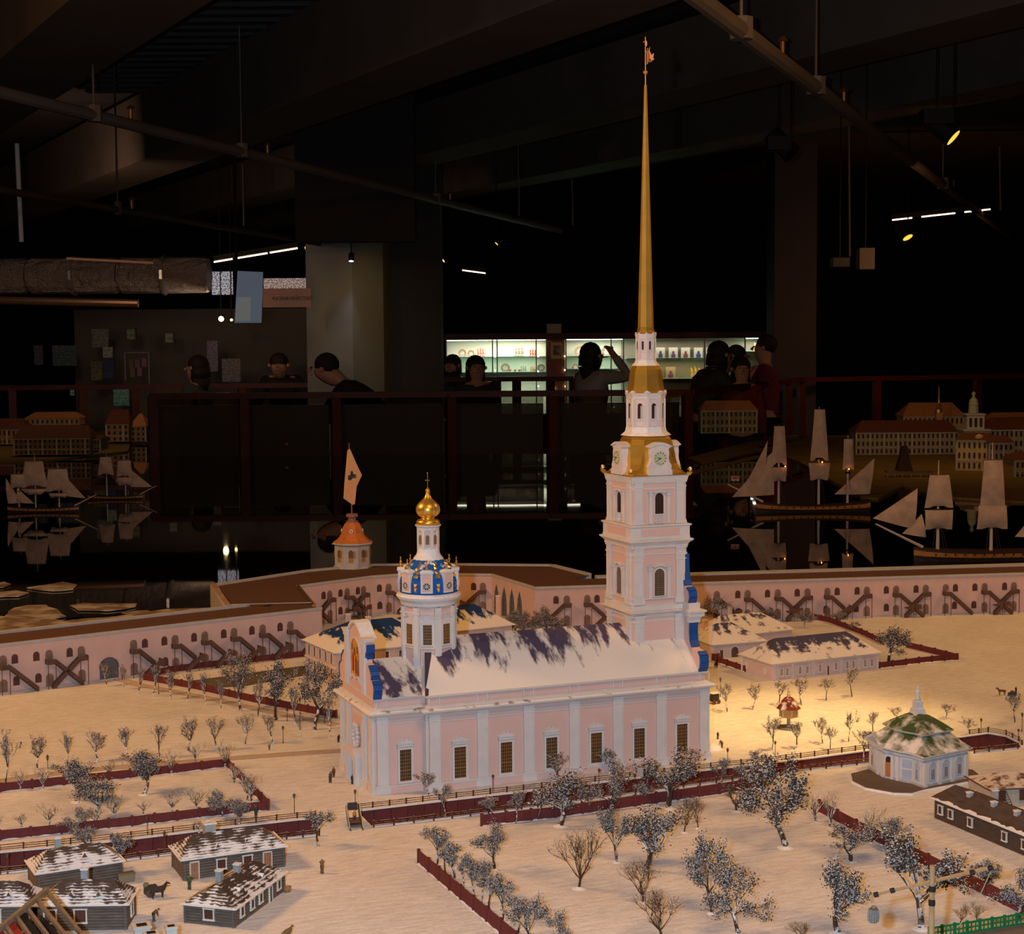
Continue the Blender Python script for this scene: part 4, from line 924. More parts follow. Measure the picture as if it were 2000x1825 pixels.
BEIGER = snowy('beige_roof', (.16, .08, .04), snow=(.60, .52, .45), scale=60, lo=.38, hi=.52, useup=False)
def frame_of(A, B, C):
    """house frame from three ground pixels: front left, front right, and the corner behind the near end"""
    a, b, c = G(*A), G(*B), G(*C); e = (b-a); L = e.length; ang = atan2(e.y, e.x)
    n = Vector((-sin(ang), cos(ang), 0)); return a, ang, L, n, c
def house(nm, label, A, B, C, zw, zr, wallm, roofm, ov=.006, hl=None, hr=None, logs=False, depth=None, cn='a', cat_='house', eave=None):
    a, ang, L, n, c = frame_of(A, B, C); D = depth or abs((c-(a if cn == 'a' else b_of(B))).dot(n))
    t = thing(nm, label, cat_, (a.x, a.y, 0), ang)
    if logs:
        k = max(6, int(zw/.0042)); h = zw/k
        for side, (p0, p1) in enumerate((((0, 0), (L, 0)), ((L, 0), (L, D)), ((L, D), (0, D)), ((0, D), (0, 0)))):
            m = MB(); d = Vector((p1[0]-p0[0], p1[1]-p0[1])).normalized(); e_ = .0028
            for j in range(k):
                z = h*(j+.5); m.tube((p0[0]-d.x*e_, p0[1]-d.y*e_, z), (p1[0]+d.x*e_, p1[1]+d.y*e_, z), h*.54, None, 8)
            m.build('log_wall', LOGW, t)
    else: MB().box(0, L, 0, D, 0, zw).build('wall', wallm, t)
    hl = D/2 if hl is None else hl; hr = D/2 if hr is None else hr; o = ov; y = D/2; z0 = zw-ov*.35; zz_ = zr
    v = [(-o, -o, z0), (L+o, -o, z0), (L+o, D+o, z0), (-o, D+o, z0), (hl, y, zz_), (L-hr, y, zz_)]
    m = MB(); m.add(v, [(0, 1, 5, 4), (1, 2, 5), (2, 3, 4, 5), (3, 0, 4), (0, 3, 2, 1)]); m.build('roof', roofm, t)
    e = eave or WHITE_SNOW
    m = MB()
    for p, q_ in ((v[0], v[1]), (v[1], v[2]), (v[3], v[0])): m.bar((p[0], p[1], p[2]+.0004), (q_[0], q_[1], q_[2]+.0004), .0022, .0018)
    m.build('eave', e, t)
    return t, L, D
def b_of(B): return G(*B)
WINB = mat('window_brown', (.10, .035, .022), .5, c2=(.07, .025, .018), scale=400)
def hwin(t, T, cx, z, w, h, frm=CREAM, cols=3, rows=3, nm='window', gm=None, fr=.0018):
    m = MB(T); m.box(cx-w/2-fr, cx-w/2, -.0040, -.0008, z-fr, z+h); m.box(cx+w/2, cx+w/2+fr, -.0040, -.0008, z-fr, z+h)
    m.box(cx-w/2-fr*1.5, cx+w/2+fr*1.5, -.0044, -.0008, z+h, z+h+fr); m.box(cx-w/2-fr*1.4, cx+w/2+fr*1.4, -.0044, -.0008, z-fr*1.6, z-fr*.2)
    o = m.build(nm, frm, t); MB(T).box(cx-w/2, cx+w/2, -.0032, -.0008, z, z+h).build('pane', WINB, o); q = MB(T)
    for k in range(1, cols): q.box(cx-w/2+w*k/cols-.0003, cx-w/2+w*k/cols+.0003, -.0036, -.003, z, z+h)
    for k in range(1, rows): q.box(cx-w/2, cx+w/2, -.0036, -.003, z+h*k/rows-.0003, z+h*k/rows+.0003)
    q.build('muntin', gm or mat('muntin_red', (.13, .05, .035), .6), o); return o
def hdoor(t, T, cx, w, h, m_=None):
    m = MB(T); f = .0014; m.box(cx-w/2-f, cx-w/2, -.0042, -.0008, 0, h+f); m.box(cx+w/2, cx+w/2+f, -.0042, -.0008, 0, h+f); m.box(cx-w/2-f, cx+w/2+f, -.0042, -.0008, h, h+f*1.3)
    o = m.build('door', CREAM, t); MB(T).box(cx-w/2, cx+w/2, -.0034, -.0008, 0, h).build('door_leaf', m_ or mat('salmon_wood', (.42, .20, .11), .7, c2=(.30, .13, .07), scale=120), o)
    q = MB(T)
    for k in (1, 2, 3): q.box(cx-w/2+w*k/4-.0002, cx-w/2+w*k/4+.0002, -.0037, -.0033, .001, h-.001)
    q.build('door_seam', BROWNW, o)
def chimney(t, x, y, z, w, h, m_=None, snow=True):
    o = MB().box(x-w/2, x+w/2, y-w/2, y+w/2, z, z+h).build('chimney', m_ or CHIMN, t)
    m = MB(); m.box(x-w*.6, x+w*.6, y-w*.6, y-w*.22, z+h, z+h+.002); m.box(x-w*.6, x+w*.6, y+w*.22, y+w*.6, z+h, z+h+.002); m.box(x-w*.6, x-w*.22, y-w*.3, y+w*.3, z+h, z+h+.002); m.box(x+w*.22, x+w*.6, y-w*.3, y+w*.3, z+h, z+h+.002)
    m.build('chimney_rim', WHITE_SNOW if snow else CHIMN, o); MB().box(x-w*.25, x+w*.25, y-w*.25, y+w*.25, z+h, z+h+.0006).build('flue', BLK, o)
def dormer(t, x, y, z, w=.006, h=.0055, d=.010, m_=None):
    m = MB(); m.prism([(x-w/2, z), (x+w/2, z), (x, z+h)], y, y+d); o = m.build('dormer', m_ or BROWNW, t)
    m = MB(); m.add([(x-w/2-.001, y-.001, z-.0004), (x, y-.001, z+h+.0006), (x, y+d, z+h+.0006), (x-w/2-.001, y+d, z-.0004), (x+w/2+.001, y-.001, z-.0004), (x+w/2+.001, y+d, z-.0004)], [(0, 1, 2, 3), (1, 4, 5, 2)]); m.build('dormer_snow', WHITE_SNOW, o)
FT = lambda: Matrix()                                        # front of a house in its own frame
def RT(L): return Matrix.Translation((L, 0, 0)) @ Matrix.Rotation(pi/2, 4, 'Z')      # right end wall, x from front to back
def LT(D): return Matrix.Translation((0, D, 0)) @ Matrix.Rotation(-pi/2, 4, 'Z')     # left end wall, x from back to front
# log houses, lower left
t, L, D = house('log_house', 'grey log house with two salmon doors and square chimney, behind the canal fence', (360, 1719.5), (554, 1692), (352, 1698), .035, .0595, None, SHG, hl=.024, hr=.028, logs=True, depth=.072)
px1 = lambda x: L*(x-360)/(554-360)
for x in (379, 521): hdoor(t, FT(), px1(x), .0125, .027)
for x in (431, 482): hwin(t, FT(), px1(x), .0125, .0125, .0135)
chimney(t, px1(424), .048, .050, .017, .020, mat('yellow_grey_chimney', (.42, .40, .34), .8)); dormer(t, px1(428), .008, .0415); dormer(t, px1(486), .012, .0425)
t, L, D = house('log_house', 'grey log house with four side windows and two round chimneys, nearest the open square', (457, 1811.5), (553, 1740), (378, 1808), .030, .0500, None, SHG2, hl=.030, hr=.020, logs=True, depth=.075)
for f in (.13, .33, .50, .88): hwin(t, FT(), L*f, .011, .0085, .0125)
hdoor(t, FT(), L*.70, .0075, .023, mat('grey_door', (.16, .12, .10), .8)); hwin(t, LT(D), D*.50, .010, .0135, .0135)
for x, y in ((.055, .050), (.088, .038)): chimney(t, x, y, .038, .0085, .022)
dormer(t, .045, .012, .036); dormer(t, .115, .01, .035)
t, L, D = house('log_house', 'grey log house with pyramid roof behind the striped glass roof, lower left', (78, 1817.5), (246, 1815), (82, 1786), .039, .0635, None, SHG, hl=.030, hr=.022, logs=True, depth=.058)
hwin(t, FT(), L*.48, .013, .0150, .0170); hwin(t, RT(L), D*.52, .012, .011, .0165); hwin(t, FT(), L*.13, .013, .0150, .0170)
chimney(t, L*.47, D*.5+.006, .052, .0095, .024); dormer(t, L*.36, .005, .0475); dormer(t, L*.68, .005, .0475)
t, L, D = house('log_house', 'grey log house cut by the left edge of the picture', (-75, 1818), (60, 1817), (-70, 1786), .039, .0620, None, SHG, hl=.03, hr=.025, logs=True, depth=.058)
hwin(t, FT(), L*.92, .013, .0130, .0150); hwin(t, FT(), L*.52, .011, .010, .020, nm='window'); dormer(t, L*.68, .005, .0475)
t, L, D = house('log_house', 'grey log house with snowy roof and dormer standing behind the two front log houses', (76, 1742), (236, 1717), (62, 1718), .031, .0540, None, SHG, hl=.024, hr=.026, logs=True, depth=.066)
chimney(t, L*.33, D*.80, .044, .0085, .018, mat('blue_grey_chimney', (.35, .42, .46), .8)); dormer(t, L*.58, .010, .036, .013, .010, .014)
t = thing('woodshed', 'small plank shed beside the horse behind the log houses', 'shed', tuple(G(246, 1722)), .1)
MB().box(-.012, .012, -.006, .006, 0, .013).build('shed_wall', mat('plank_khaki', (.24, .19, .12), .85), t); MB().box(-.013, .013, -.007, .007, .013, .0142).build('shed_roof', mat('plank_khaki2', (.19, .13, .09), .85), t)
for x in (-.008, -.004): MB().bar((x, .004, .012), (x, .004, .026), .001, .001).build('pole', BROWNW, t)
# long brown barrack and beige house at the right
t, L, D = house('brown_barrack', 'long dark brown wooden barrack with small square windows, cut by the right edge', (1825, 1597), (2120, 1722), (1880, 1560), .037, .0530, mat('barrack_brown', (.085, .055, .038), .85, c2=(.06, .038, .028), scale=50, stretch=(1, 1, 6), b_s=.4), mat('barrack_roof', (.10, .072, .06), .9, c2=(.065, .045, .038), scale=90, stretch=(.4, 1, 1), b_s=.7, b_d=.002), hl=.0, hr=.02, depth=.085, ov=.006)
m = MB(); random.seed(4); xs_ = [L*i/60 for i in range(61)]; q = []
for x in xs_: w_ = random.uniform(.0015, .008); q += [(x, -.0062, .0353), (x, -.0062+w_, .0358+w_*.335)]
m.add(q, [(2*i, 2*i+2, 2*i+3, 2*i+1) for i in range(60)]); m.build('eave_snow', WHITE_SNOW, t)
a_ = G(1825, 1597); e_ = (G(2120, 1722)-a_)
for x, y in ((1839, 1584), (1859, 1592), (1897, 1609), (1964, 1640), (2003, 1658)):
    u, z = wall_hit(a_, G(2120, 1722), x, y); hwin(t, FT(), u, .013, .0090, .0130, fr=.0015)
for u in (.055, .118, .175): chimney(t, u, .03, .044, .008, .010, mat('snowy_chimney', (.5, .48, .47), .8))
t, L, D = house('beige_house', 'low beige plastered house with weathered beige roof behind the brown barrack', (1934, 1572), (2100, 1562), (1884, 1546), .030, .0455, mat('beige_plaster', (.50, .42, .34), .85, c2=(.42, .35, .28)), BEIGER, depth=.085, hl=.04, hr=.04, eave=BROWNW)
for u in (.020, .062): hwin(t, FT(), u, .008, .013, .016, frm=BROWNW, fr=.001, cols=2)
chimney(t, .004, -.008, .010, .010, .018); m = MB(); m.bar((.028, -.012, .0), (.020, -.003, .024), .001, .001); m.bar((.036, -.012, .0), (.028, -.003, .024), .001, .001)
for k in range(6): m.bar((.0267-.0013*k, -.0105+.0014*k, .004*k+.002), (.0347-.0013*k, -.0105+.0014*k, .004*k+.002), .0008, .0008)
m.build('ladder', BROWNW, t)
# blue-roofed pink houses right of the church
t, L, D = house('pink_house', 'long pink house with white rusticated strips and blue hipped roof right of the church', (1508.5, 1329), (1716, 1306), (1457, 1312), .0430, .088, mat('pale_pink_wall', (.64, .49, .46), .8, c2=(.58, .44, .41)), BLUER, depth=.135, ov=.008, hl=.05, hr=.05, eave=mat('white_eave', (.5, .5, .52), .7))
uw = lambda x: wall_hit(G(1508.5, 1329), G(1716, 1306), x, 1300)[0]
for x in (1525, 1536, 1561, 1575, 1600, 1631, 1653, 1665, 1688, 1701):
    hwin(t, FT(), uw(x), .0110, .0070, .0165, frm=WHITE, cols=3, rows=5, gm=WHITE)
hdoor(t, FT(), uw(1616), .0055, .0220, BROWNW)
for x in (1512, 1547.5, 1588.5, 1642, 1677, 1713):
    m = MB(); 
    for k in range(14): m.box(uw(x)-.0034, uw(x)+.0034, -.0022, 0, .0010+k*.003, .0034+k*.003)
    m.build('rusticated_strip', WHITE, t)
MB().box(-.001, L+.001, -.0025, 0, .0395, .0430).build('white_band', WHITE, t)
for u in (.022, .105): 
    q = MB(LT(D)); q.box(u-.005, u+.005, -.0012, 0, .010, .027); q.build('blind_window', WHITE, t)
MB(LT(D)).box(0, D, -.0015, 0, .0395, .0430).build('white_band', WHITE, t); MB(LT(D)).box(0, .006, -.0018, 0, 0, .04).build('corner_strip', WHITE, t)
chimney(t, L*.40, .045, .062, .006, .010, PINK); chimney(t, L*.43, .015, .050, .004, .006, CHIMN)
t, L, D = house('pink_house', 'small pink house with blue pyramid roof and arched door beside the church tower foot', (1393, 1286), (1493, 1278), (1355, 1268), .0390, .078, MATS['pale_pink_wall'], BLUER, depth=.14, ov=.009, hl=.045, hr=.06, eave=MATS['white_eave'])
hdoor(t, FT(), .022, .0090, .0215, BROWNW); q = MB(); q.prism(arch(.062, 0, .020, .027, 8), -.0012, 0); o_ = q.build('arched_door', BROWNW, t)
q = MB(); q.prism(arch(.062, 0, .024, .030, 8), -.0008, .0002); q.build('arch_surround', WHITE, t); MB().box(0, L, -.0016, 0, .0355, .0390).build('white_band', WHITE, t)
chimney(t, L*.18, .10, .060, .012, .022, PINK)
t, L, D = house('pink_house', 'pink house with long blue hipped roof farthest back beside the fortress wall', (1440, 1262), (1546, 1250), (1360, 1240), .0330, .072, MATS['pale_pink_wall'], BLUER, depth=.16, ov=.009, hl=.0, hr=.05, eave=MATS['white_eave'])
MB().box(0, L, -.0016, 0, .0290, .0330).build('white_band', WHITE, t); chimney(t, L*.30, .11, .060, .009, .026, mat('white_chimney', (.55, .52, .48), .8), False)
# house behind the church at the left
t, L, D = house('pink_house', 'pink two-storey house with dark blue snowy roof behind the left end of the church', (658, 1338), (850, 1316), (630, 1311), .082, .1330, mat('old_pink_wall', (.62, .46, .41), .8), BLUER2, depth=.20, ov=.008, hl=.075, hr=.07)
for k in range(5):
    for z in (.012, .048):
        q = MB(LT(D)); u = D*(.14+.18*k); q.box(u-.0065, u-.0045, -.002, 0, z, z+.024); q.box(u+.0045, u+.0065, -.002, 0, z, z+.024); q.box(u-.0065, u+.0065, -.002, 0, z+.024, z+.026); w_ = q.build('window', WHITE, t); MB(LT(D)).box(u-.0045, u+.0045, -.001, 0, z, z+.024).build('pane', PANE, w_)
for k in range(6):
    u = L*(.08+.14*k); hwin(t, FT(), u, .048, .009, .022, frm=WHITE)
m = MB(LT(D)); m.box(0, D, -.003, 0, .038, .042); m.build('string_moulding', WHITE, t)
chimney(t, .085, .125, .120, .010, .026, PINK); chimney(t, .125, .095, .118, .010, .022, PINK)
t, L, D = house('pink_house', 'blue-roofed pink house almost hidden behind the church roof', (800, 1300), (1000, 1276), (770, 1272), .080, .128, MATS['old_pink_wall'], BLUER2, depth=.16, ov=.008, hl=.07, hr=.07)
chimney(t, L*.60, .08, .112, .009, .034, PINK); chimney(t, L*.96, .05, .085, .009, .062, PINK)

# ================================================================== GREEN-ROOFED PAVILION
pl = gl([(1697, 1502), (1712, 1512), (1729, 1521), (1741, 1523), (1760, 1528), (1782, 1532), (1803, 1540), (1889, 1521)])
base = [V2(p) for p in pl]; ex = (base[7][0]-base[6][0], base[7][1]-base[6][1]); bk = [(base[0][0]+ex[0]*.98, base[0][1]+ex[1]*.98)]
fp_ = base+bk; cx_ = sum(p[0] for p in fp_)/len(fp_); cy_ = sum(p[1] for p in fp_)/len(fp_)
cx_, cy_ = lerp(base[6], bk[0], .5)
t = thing('garden_pavilion', 'white and pale blue garden pavilion with snowy green roof and statue on top', 'pavilion', (cx_, cy_, 0))
loc = [(x-cx_, y-cy_) for x, y in fp_]; ZW = .0585
MB().band(loc, [(.0, 0), (0, ZW)]).build('pavilion_wall', mat('pavilion_white', (.66, .66, .66), .7), t)
MB().band(loc, [(.0, 0), (.0022, 0), (.0022, .006), (0, .0065)]).build('plinth', GREYB, t)
m = MB(); m.band(loc, [(0, .0475), (.001, .048), (.001, .050), (0, .0505)]); m.build('blue_frieze', mat('pavilion_blue', (.42, .48, .60), .7), t)
m = MB(); m.band(loc, [(0, .0535), (.002, .0545), (.005, .0565), (.0075, .0580), (.0075, .0600), (.002, .0610)], cap=True); m.build('eave_cornice', mat('pavilion_white', (.66, .66, .66), .7), t)
sc = lambda k, z: [(x*k, y*k, z) for x, y in loc]
def tier(n, rings, nm, mt):
    q = [p for r in rings for p in r]; f = [(j*n+i, j*n+(i+1) % n, (j+1)*n+(i+1) % n, (j+1)*n+i) for j in range(len(rings)-1) for i in range(n)]
    return MB().add(q, f+[tuple(range((len(rings)-1)*n, len(rings)*n))]).build(nm, mt, t)
n_ = len(loc)
tier(n_, [sc(1.10, .0600), sc(.90, .0700), sc(.62, .0880)], 'lower_green_roof', GREENR)
tier(n_, [sc(.66, .0865), sc(.73, .0895), sc(.73, .0915)], 'roof_cornice', mat('pale_green_cornice', (.42, .48, .42), .7))
tier(n_, [sc(.73, .0912), sc(.50, .1030), sc(.28, .1130), sc(.10, .1190)], 'upper_green_roof', GREENR)
MB().lathe([(.0175, .115), (.0150, .120), (.0138, .126), (.0105, .1275), (.0100, .1400), (.0085, .141)], 4, (0, 0), pi/4-.1).build('statue_pedestal', mat('statue_stone', (.62, .63, .65), .7), t)
MB().lathe([(.0048, .1405), (.0050, .146), (.0038, .152), (.0044, .157), (.0036, .161), (.0014, .163), (.0024, .165), (.0020, .168), (.0004, .1695)], 8, (0, 0)).build('roof_statue', MATS['statue_stone'], t, smooth=True)
# pediment on the left face
c0, c1 = Vector((*loc[0], 0)), Vector((*loc[2], 0)); cm = (c0+c1)/2
ap_ = cm+(Vector((0, 0, .0800))); o_ = (Vector((cx_-cx_, 0, 0))-cm); inn = (Vector((0, 0, 0))-Vector((cm.x, cm.y, 0)))*.45
p0, p1 = c0+(c0-c1)*.12, c1+(c1-c0)*.12; nrm = Vector((cm.x, cm.y, 0)).normalized()*.009
P = [Vector((p0.x, p0.y, .0600))+nrm, Vector((p1.x, p1.y, .0600))+nrm, Vector((cm.x, cm.y, .0790))+nrm]; Q = [v_+inn for v_ in P]; Q[2].z = .0810
MB().add([*P, *Q], [(0, 1, 2), (3, 5, 4), (0, 3, 4, 1)]).build('pediment', mat('pavilion_white', (.6, .6, .6), .7), t)
MB().add([P[0]+nrm*.3-Vector((0, 0, .001)), P[2]+nrm*.3+Vector((0, 0, .002)), Q[2]+Vector((0, 0, .002)), Q[0]-Vector((0, 0, .001)), P[1]+nrm*.3-Vector((0, 0, .001)), Q[1]-Vector((0, 0, .001))], [(0, 1, 2, 3), (1, 4, 5, 2)]).build('pediment_roof', GREENR, t)
s_ = .55; pc = (P[0]+P[1]+P[2])/3
MB().add([pc+(v_-pc)*s_+nrm*.12 for v_ in P], [(0, 1, 2)]).build('tympanum', mat('pavilion_blue', (.42, .48, .60), .7), t)
def seg_face(i, j):
    a, b = loc[i], loc[j]; return facade((a[0], a[1]), atan2(b[1]-a[1], b[0]-a[0])), hypot(b[0]-a[0], b[1]-a[1])
T, L = seg_face(6, 7)
PB = mat('pavilion_blue', (.42, .48, .60), .7)
def pwin(T, u, w=.0125, cols=4):
    o = MB(T).prism(arch(u, .010, w*1.35, .037, 8), -.0008, 0).build('window_niche', PB, t)
    MB(T).box(u-w*.42, u+w*.42, -.0013, 0, .0125, .033).build('window', mat('sash_white', (.62, .62, .60), .7), o)
    q = MB(T); n = 4; r = 6
    for a in range(n):
        for b in range(r): q.box(u-w*.36+w*.72*a/n+.0006, u-w*.36+w*.72*(a+1)/n-.0006, -.0017, -.0012, .0138+.0185*b/r+.0003, .0138+.0185*(b+1)/r-.0003)
    q.build('panes', PANE, o)
    q = MB(T)
    for k in range(8):
        a0, a1 = k*pi/8, (k+1)*pi/8; R = w*.78; q.bar((u+R*cos(a0), -.0014, .0380+R*sin(a0)*.9), (u+R*cos(a1), -.0014, .0380+R*sin(a1)*.9), .0012, .0012)
    q.build('arch_moulding', WHITE, o)
for f in (.20, .50, .80): pwin(T, L*f)
for f in (0.03, .355, .645, .97):
    q = MB(T); q.box(L*f-.0035, L*f+.0035, -.0025, 0, 0, .0475); q.box(L*f-.0045, L*f+.0045, -.0035, 0, 0, .006); q.build('pilaster', WHITE, t)
T, L = seg_face(5, 6); pwin(T, L*.45, .0085)
T, L = seg_face(4, 5); q = MB(T); q.box(L*.08, L*.9, -.0009, 0, .008, .026); q.box(L*.08, L*.9, -.0009, 0, .030, .045); q.build('blue_panel', PB, t)
T, L = seg_face(0, 1); pwin(T, L*.5, .0075)
T, L = seg_face(1, 2); q = MB(T); q.box(L*.1, L*.35, -.003, 0, 0, .0475); q.box(L*.6, L*.9, -.003, 0, 0, .0475); q.build('pilaster', WHITE, t)
T, L = seg_face(2, 3); q = MB(T); q.box(L*.05, L*.95, -.0020, 0, .002, .0330); q.build('door', mat('orange_door', (.50, .17, .05), .6), t, label='orange-brown door'); q = MB(T); q.prism(arch(L/2, .033, L*.8, .011, 6), -.0015, 0); q.build('fanlight', PANE, t)
T, L = seg_face(3, 4); q = MB(T); q.box(L*.0, L*.25, -.003, 0, 0, .0475); q.box(L*.55, L*.8, -.003, 0, 0, .0475); q.build('pilaster', WHITE, t)
terr = gl([(1660, 1513), (1700, 1503), (1760, 1490), (1900, 1505), (1916, 1518), (1890, 1530), (1806, 1546), (1782, 1553), (1745, 1552), (1690, 1542), (1664, 1529)])
MB().slab([V2(p) for p in terr], .0004, .0022).build('floor_pavilion_terrace', mat('terrace_grey', (.15, .115, .09), .9, scale=40), kind='structure')
m = MB(); rt = terr[5:]+[terr[0]]
for a, b in zip(rt, rt[1:]): m.bar((a[0], a[1], .0018), (b[0], b[1], .0018), .003, .0036)
m.build('floor_terrace_kerb', WHITE_SNOW, kind='structure')
# ================================================================== KIOSK ON A POST
p = G(1540, 1422); t = thing('dovecote', 'ochre dovecote with red domed roof and gilt finial on a post behind the orchard', 'dovecote', tuple(p)); k = (p-CAM).dot(FWD)/FPX
MB().lathe([(22*k, 0), (22*k, 3*k), (14*k, 4.5*k)], 16).build('round_base', mat('base_grey', (.22, .17, .12), .9), t)
MB().lathe([(3.6*k, 3*k), (3.4*k, 24*k)], 8).build('post', mat('post_grey', (.32, .27, .25), .8), t)
OC = mat('ochre_board', (.48, .27, .08), .7, c2=(.40, .20, .06), scale=60)
MB().lathe([(17*k, 23*k), (17.5*k, 41*k)], 6, (0, 0), .35).build('ochre_box', OC, t)
for i in range(6):
    a = .35+i*pi/3; MB().box(17.3*k*cos(a)-1*k, 17.3*k*cos(a)+1*k, 17.3*k*sin(a)-1*k, 17.3*k*sin(a)+1*k, 23*k, 41*k).build('corner_post', mat('cream_post', (.55, .45, .32), .7), t)
MB().lathe([(24*k, 40*k), (21*k, 43*k), (17*k, 47*k), (14*k, 54*k), (9*k, 60*k), (4*k, 63*k)], 12).build('red_dome', snowy('red_snow_roof', (.15, .025, .018), scale=60, lo=.52, hi=.68, useup=False), t)
MB().lathe([(4*k, 62*k), (3.5*k, 69*k), (2*k, 71*k), (3*k, 74*k), (1.6*k, 77*k), (2.2*k, 80*k), (.5*k, 84*k)], 8).build('finial', mat('finial_tan', (.50, .40, .26), .6), t)
# ================================================================== TREES
def grow(seed, H, trunk, limbs, sub, twig, spread, updraft, r0, curl, tuft, tuft_r, tuft_n, tuft_s=.003, levels=3, ratio=.62, name='t'):
    R = random.Random(seed); m = MB(); tips = []
    def seg(p, d, L, r, lv):
        n = 3 if lv < 2 else 2; q = p.copy(); rr = r; dd = d.copy()
        for i in range(n):
            dd = (dd+Vector((R.uniform(-1, 1), R.uniform(-1, 1), R.uniform(-.6, .9)))*curl+Vector((0, 0, updraft*.25))).normalized()
            q2 = q+dd*(L/n); r2 = rr*(.80 if lv else .9); m.tube(q, q2, rr, r2, (7, 5, 4, 3)[min(lv, 3)], cap=False); 
            if lv and i < n-1 and lv < levels:
                for _ in range(R.randint(0, 1)+(1 if lv == 2 else 0)): child(q2, dd, L*.5, r2*.7, lv+1)
            q, rr = q2, r2
            if lv >= levels-1 and i == n-1 or lv >= levels: tips.append((q.copy(), dd.copy()))
        return q, dd, rr
    def child(p, d, L, r, lv):
        a = R.uniform(0, 2*pi); s = spread*(1 if lv > 1 else 1)*R.uniform(.6, 1.15)
        o = d.orthogonal().normalized(); o2 = d.cross(o); nd = (d*cos(s)+(o*cos(a)+o2*sin(a))*sin(s)); nd.z = nd.z*.8+updraft*.35; nd.normalize()
        q, dd, rr = seg(p, nd, L*R.uniform(.75, 1.2), r, lv)
        if lv < levels:
            for _ in range((sub, twig)[min(lv-1, 1)]): child(q, dd, L*ratio, max(rr*.75, .00022), lv+1)
    p = Vector((0, 0, -.001)); lean = Vector((R.uniform(-.12, .12), R.uniform(-.12, .12), 1)).normalized()
    q, dd, rr = seg(p, lean, H*trunk, r0, 0); m.lathe([(r0*1.5, -.001), (r0, r0*1.4)], 7)
    for i in range(limbs):
        a = 2*pi*(i+R.uniform(-.25, .25))/limbs; s = spread*R.uniform(.55, 1.1)*(1 if i else .2)
        nd = Vector((cos(a)*sin(s), sin(a)*sin(s), cos(s))); L = H*(1-trunk)*.5*R.uniform(.8, 1.15)
        e, d2, r2 = seg(q-dd*H*R.uniform(0, .06), nd, L, rr*.68, 1)
        for _ in range(sub): child(e, d2, L*ratio, r2*.8, 2)
    f = MB()
    if tuft:
        for tp, td in tips:
            for _ in range(tuft_n):
                c = tp-td*tuft_s*R.uniform(0, 1.2)+Vector((R.gauss(0, 1), R.gauss(0, 1), R.gauss(0, .8)))*tuft_s*.55; s = tuft_r*R.uniform(.5, 1.1); 
                v = [c+Vector(u)*s*R.uniform(.5, 1.4) for u in ((1, 0, 0), (-1, 0, 0), (0, 1, 0), (0, -1, 0), (0, 0, .8), (0, 0, -.8))]
                f.add(v, [(0, 2, 4), (2, 1, 4), (1, 3, 4), (3, 0, 4), (2, 0, 5), (1, 2, 5), (3, 1, 5), (0, 3, 5)])
    top = max(v[2] for v in (f.v or m.v)); rad = sorted(hypot(v[0], v[1]) for v in (f.v or m.v)); return m, f, top, rad[int(len(rad)*.97)]
PROTO = {}
def protos(kind, n, bark, **kw):
    out = []
    for i in range(n):
        m, f, top, rad = grow(100*ord(kind)+i*7, **kw)
        def mesh(mb, nm, mt):
            me = bpy.data.meshes.new(nm); me.from_pydata([tuple(v) for v in mb.v], [], mb.f); me.materials.append(mt); return me
        out.append((mesh(m, 'tree_trunk_'+kind, bark), mesh(f, 'tree_tufts_'+kind, FOLI) if f.v else None, top, rad))
    PROTO[kind] = out
protos('A', 8, BARK, H=.13, trunk=.30, limbs=5, sub=3, twig=2, spread=1.05, updraft=.30, r0=.0042, curl=.36, tuft=True, tuft_r=.0019, tuft_n=17, tuft_s=.0092, ratio=.60)
protos('B', 5, BARK_LT, H=.075, trunk=.28, limbs=8, sub=3, twig=3, spread=.62, updraft=.8, r0=.0023, curl=.14, tuft=False, tuft_r=0, tuft_n=0, ratio=.75)
protos('C', 5, BARK_DK, H=.10, trunk=.22, limbs=7, sub=5, twig=4, spread=.75, updraft=.55, r0=.0026, curl=.28, tuft=True, tuft_r=.0012, tuft_n=1, ratio=.66)
protos('D', 5, BARK_LT, H=.065, trunk=.40, limbs=5, sub=3, twig=2, spread=.95, updraft=.5, r0=.0017, curl=.34, tuft=True, tuft_r=.0010, tuft_n=5, tuft_s=.0028, ratio=.6)
protos('E', 4, BARK, H=.085, trunk=.38, limbs=5, sub=3, twig=3, spread=.85, updraft=.5, r0=.0024, curl=.32, tuft=True, tuft_r=.0014, tuft_n=9, tuft_s=.005)
protos('F', 5, BARK_LT, H=.07, trunk=.36, limbs=7, sub=3, twig=3, spread=.75, updraft=.6, r0=.0022, curl=.32, tuft=True, tuft_r=.0009, tuft_n=3, tuft_s=.0022, ratio=.6)
TR = random.Random(5)
TRUNK_OBJ = {}
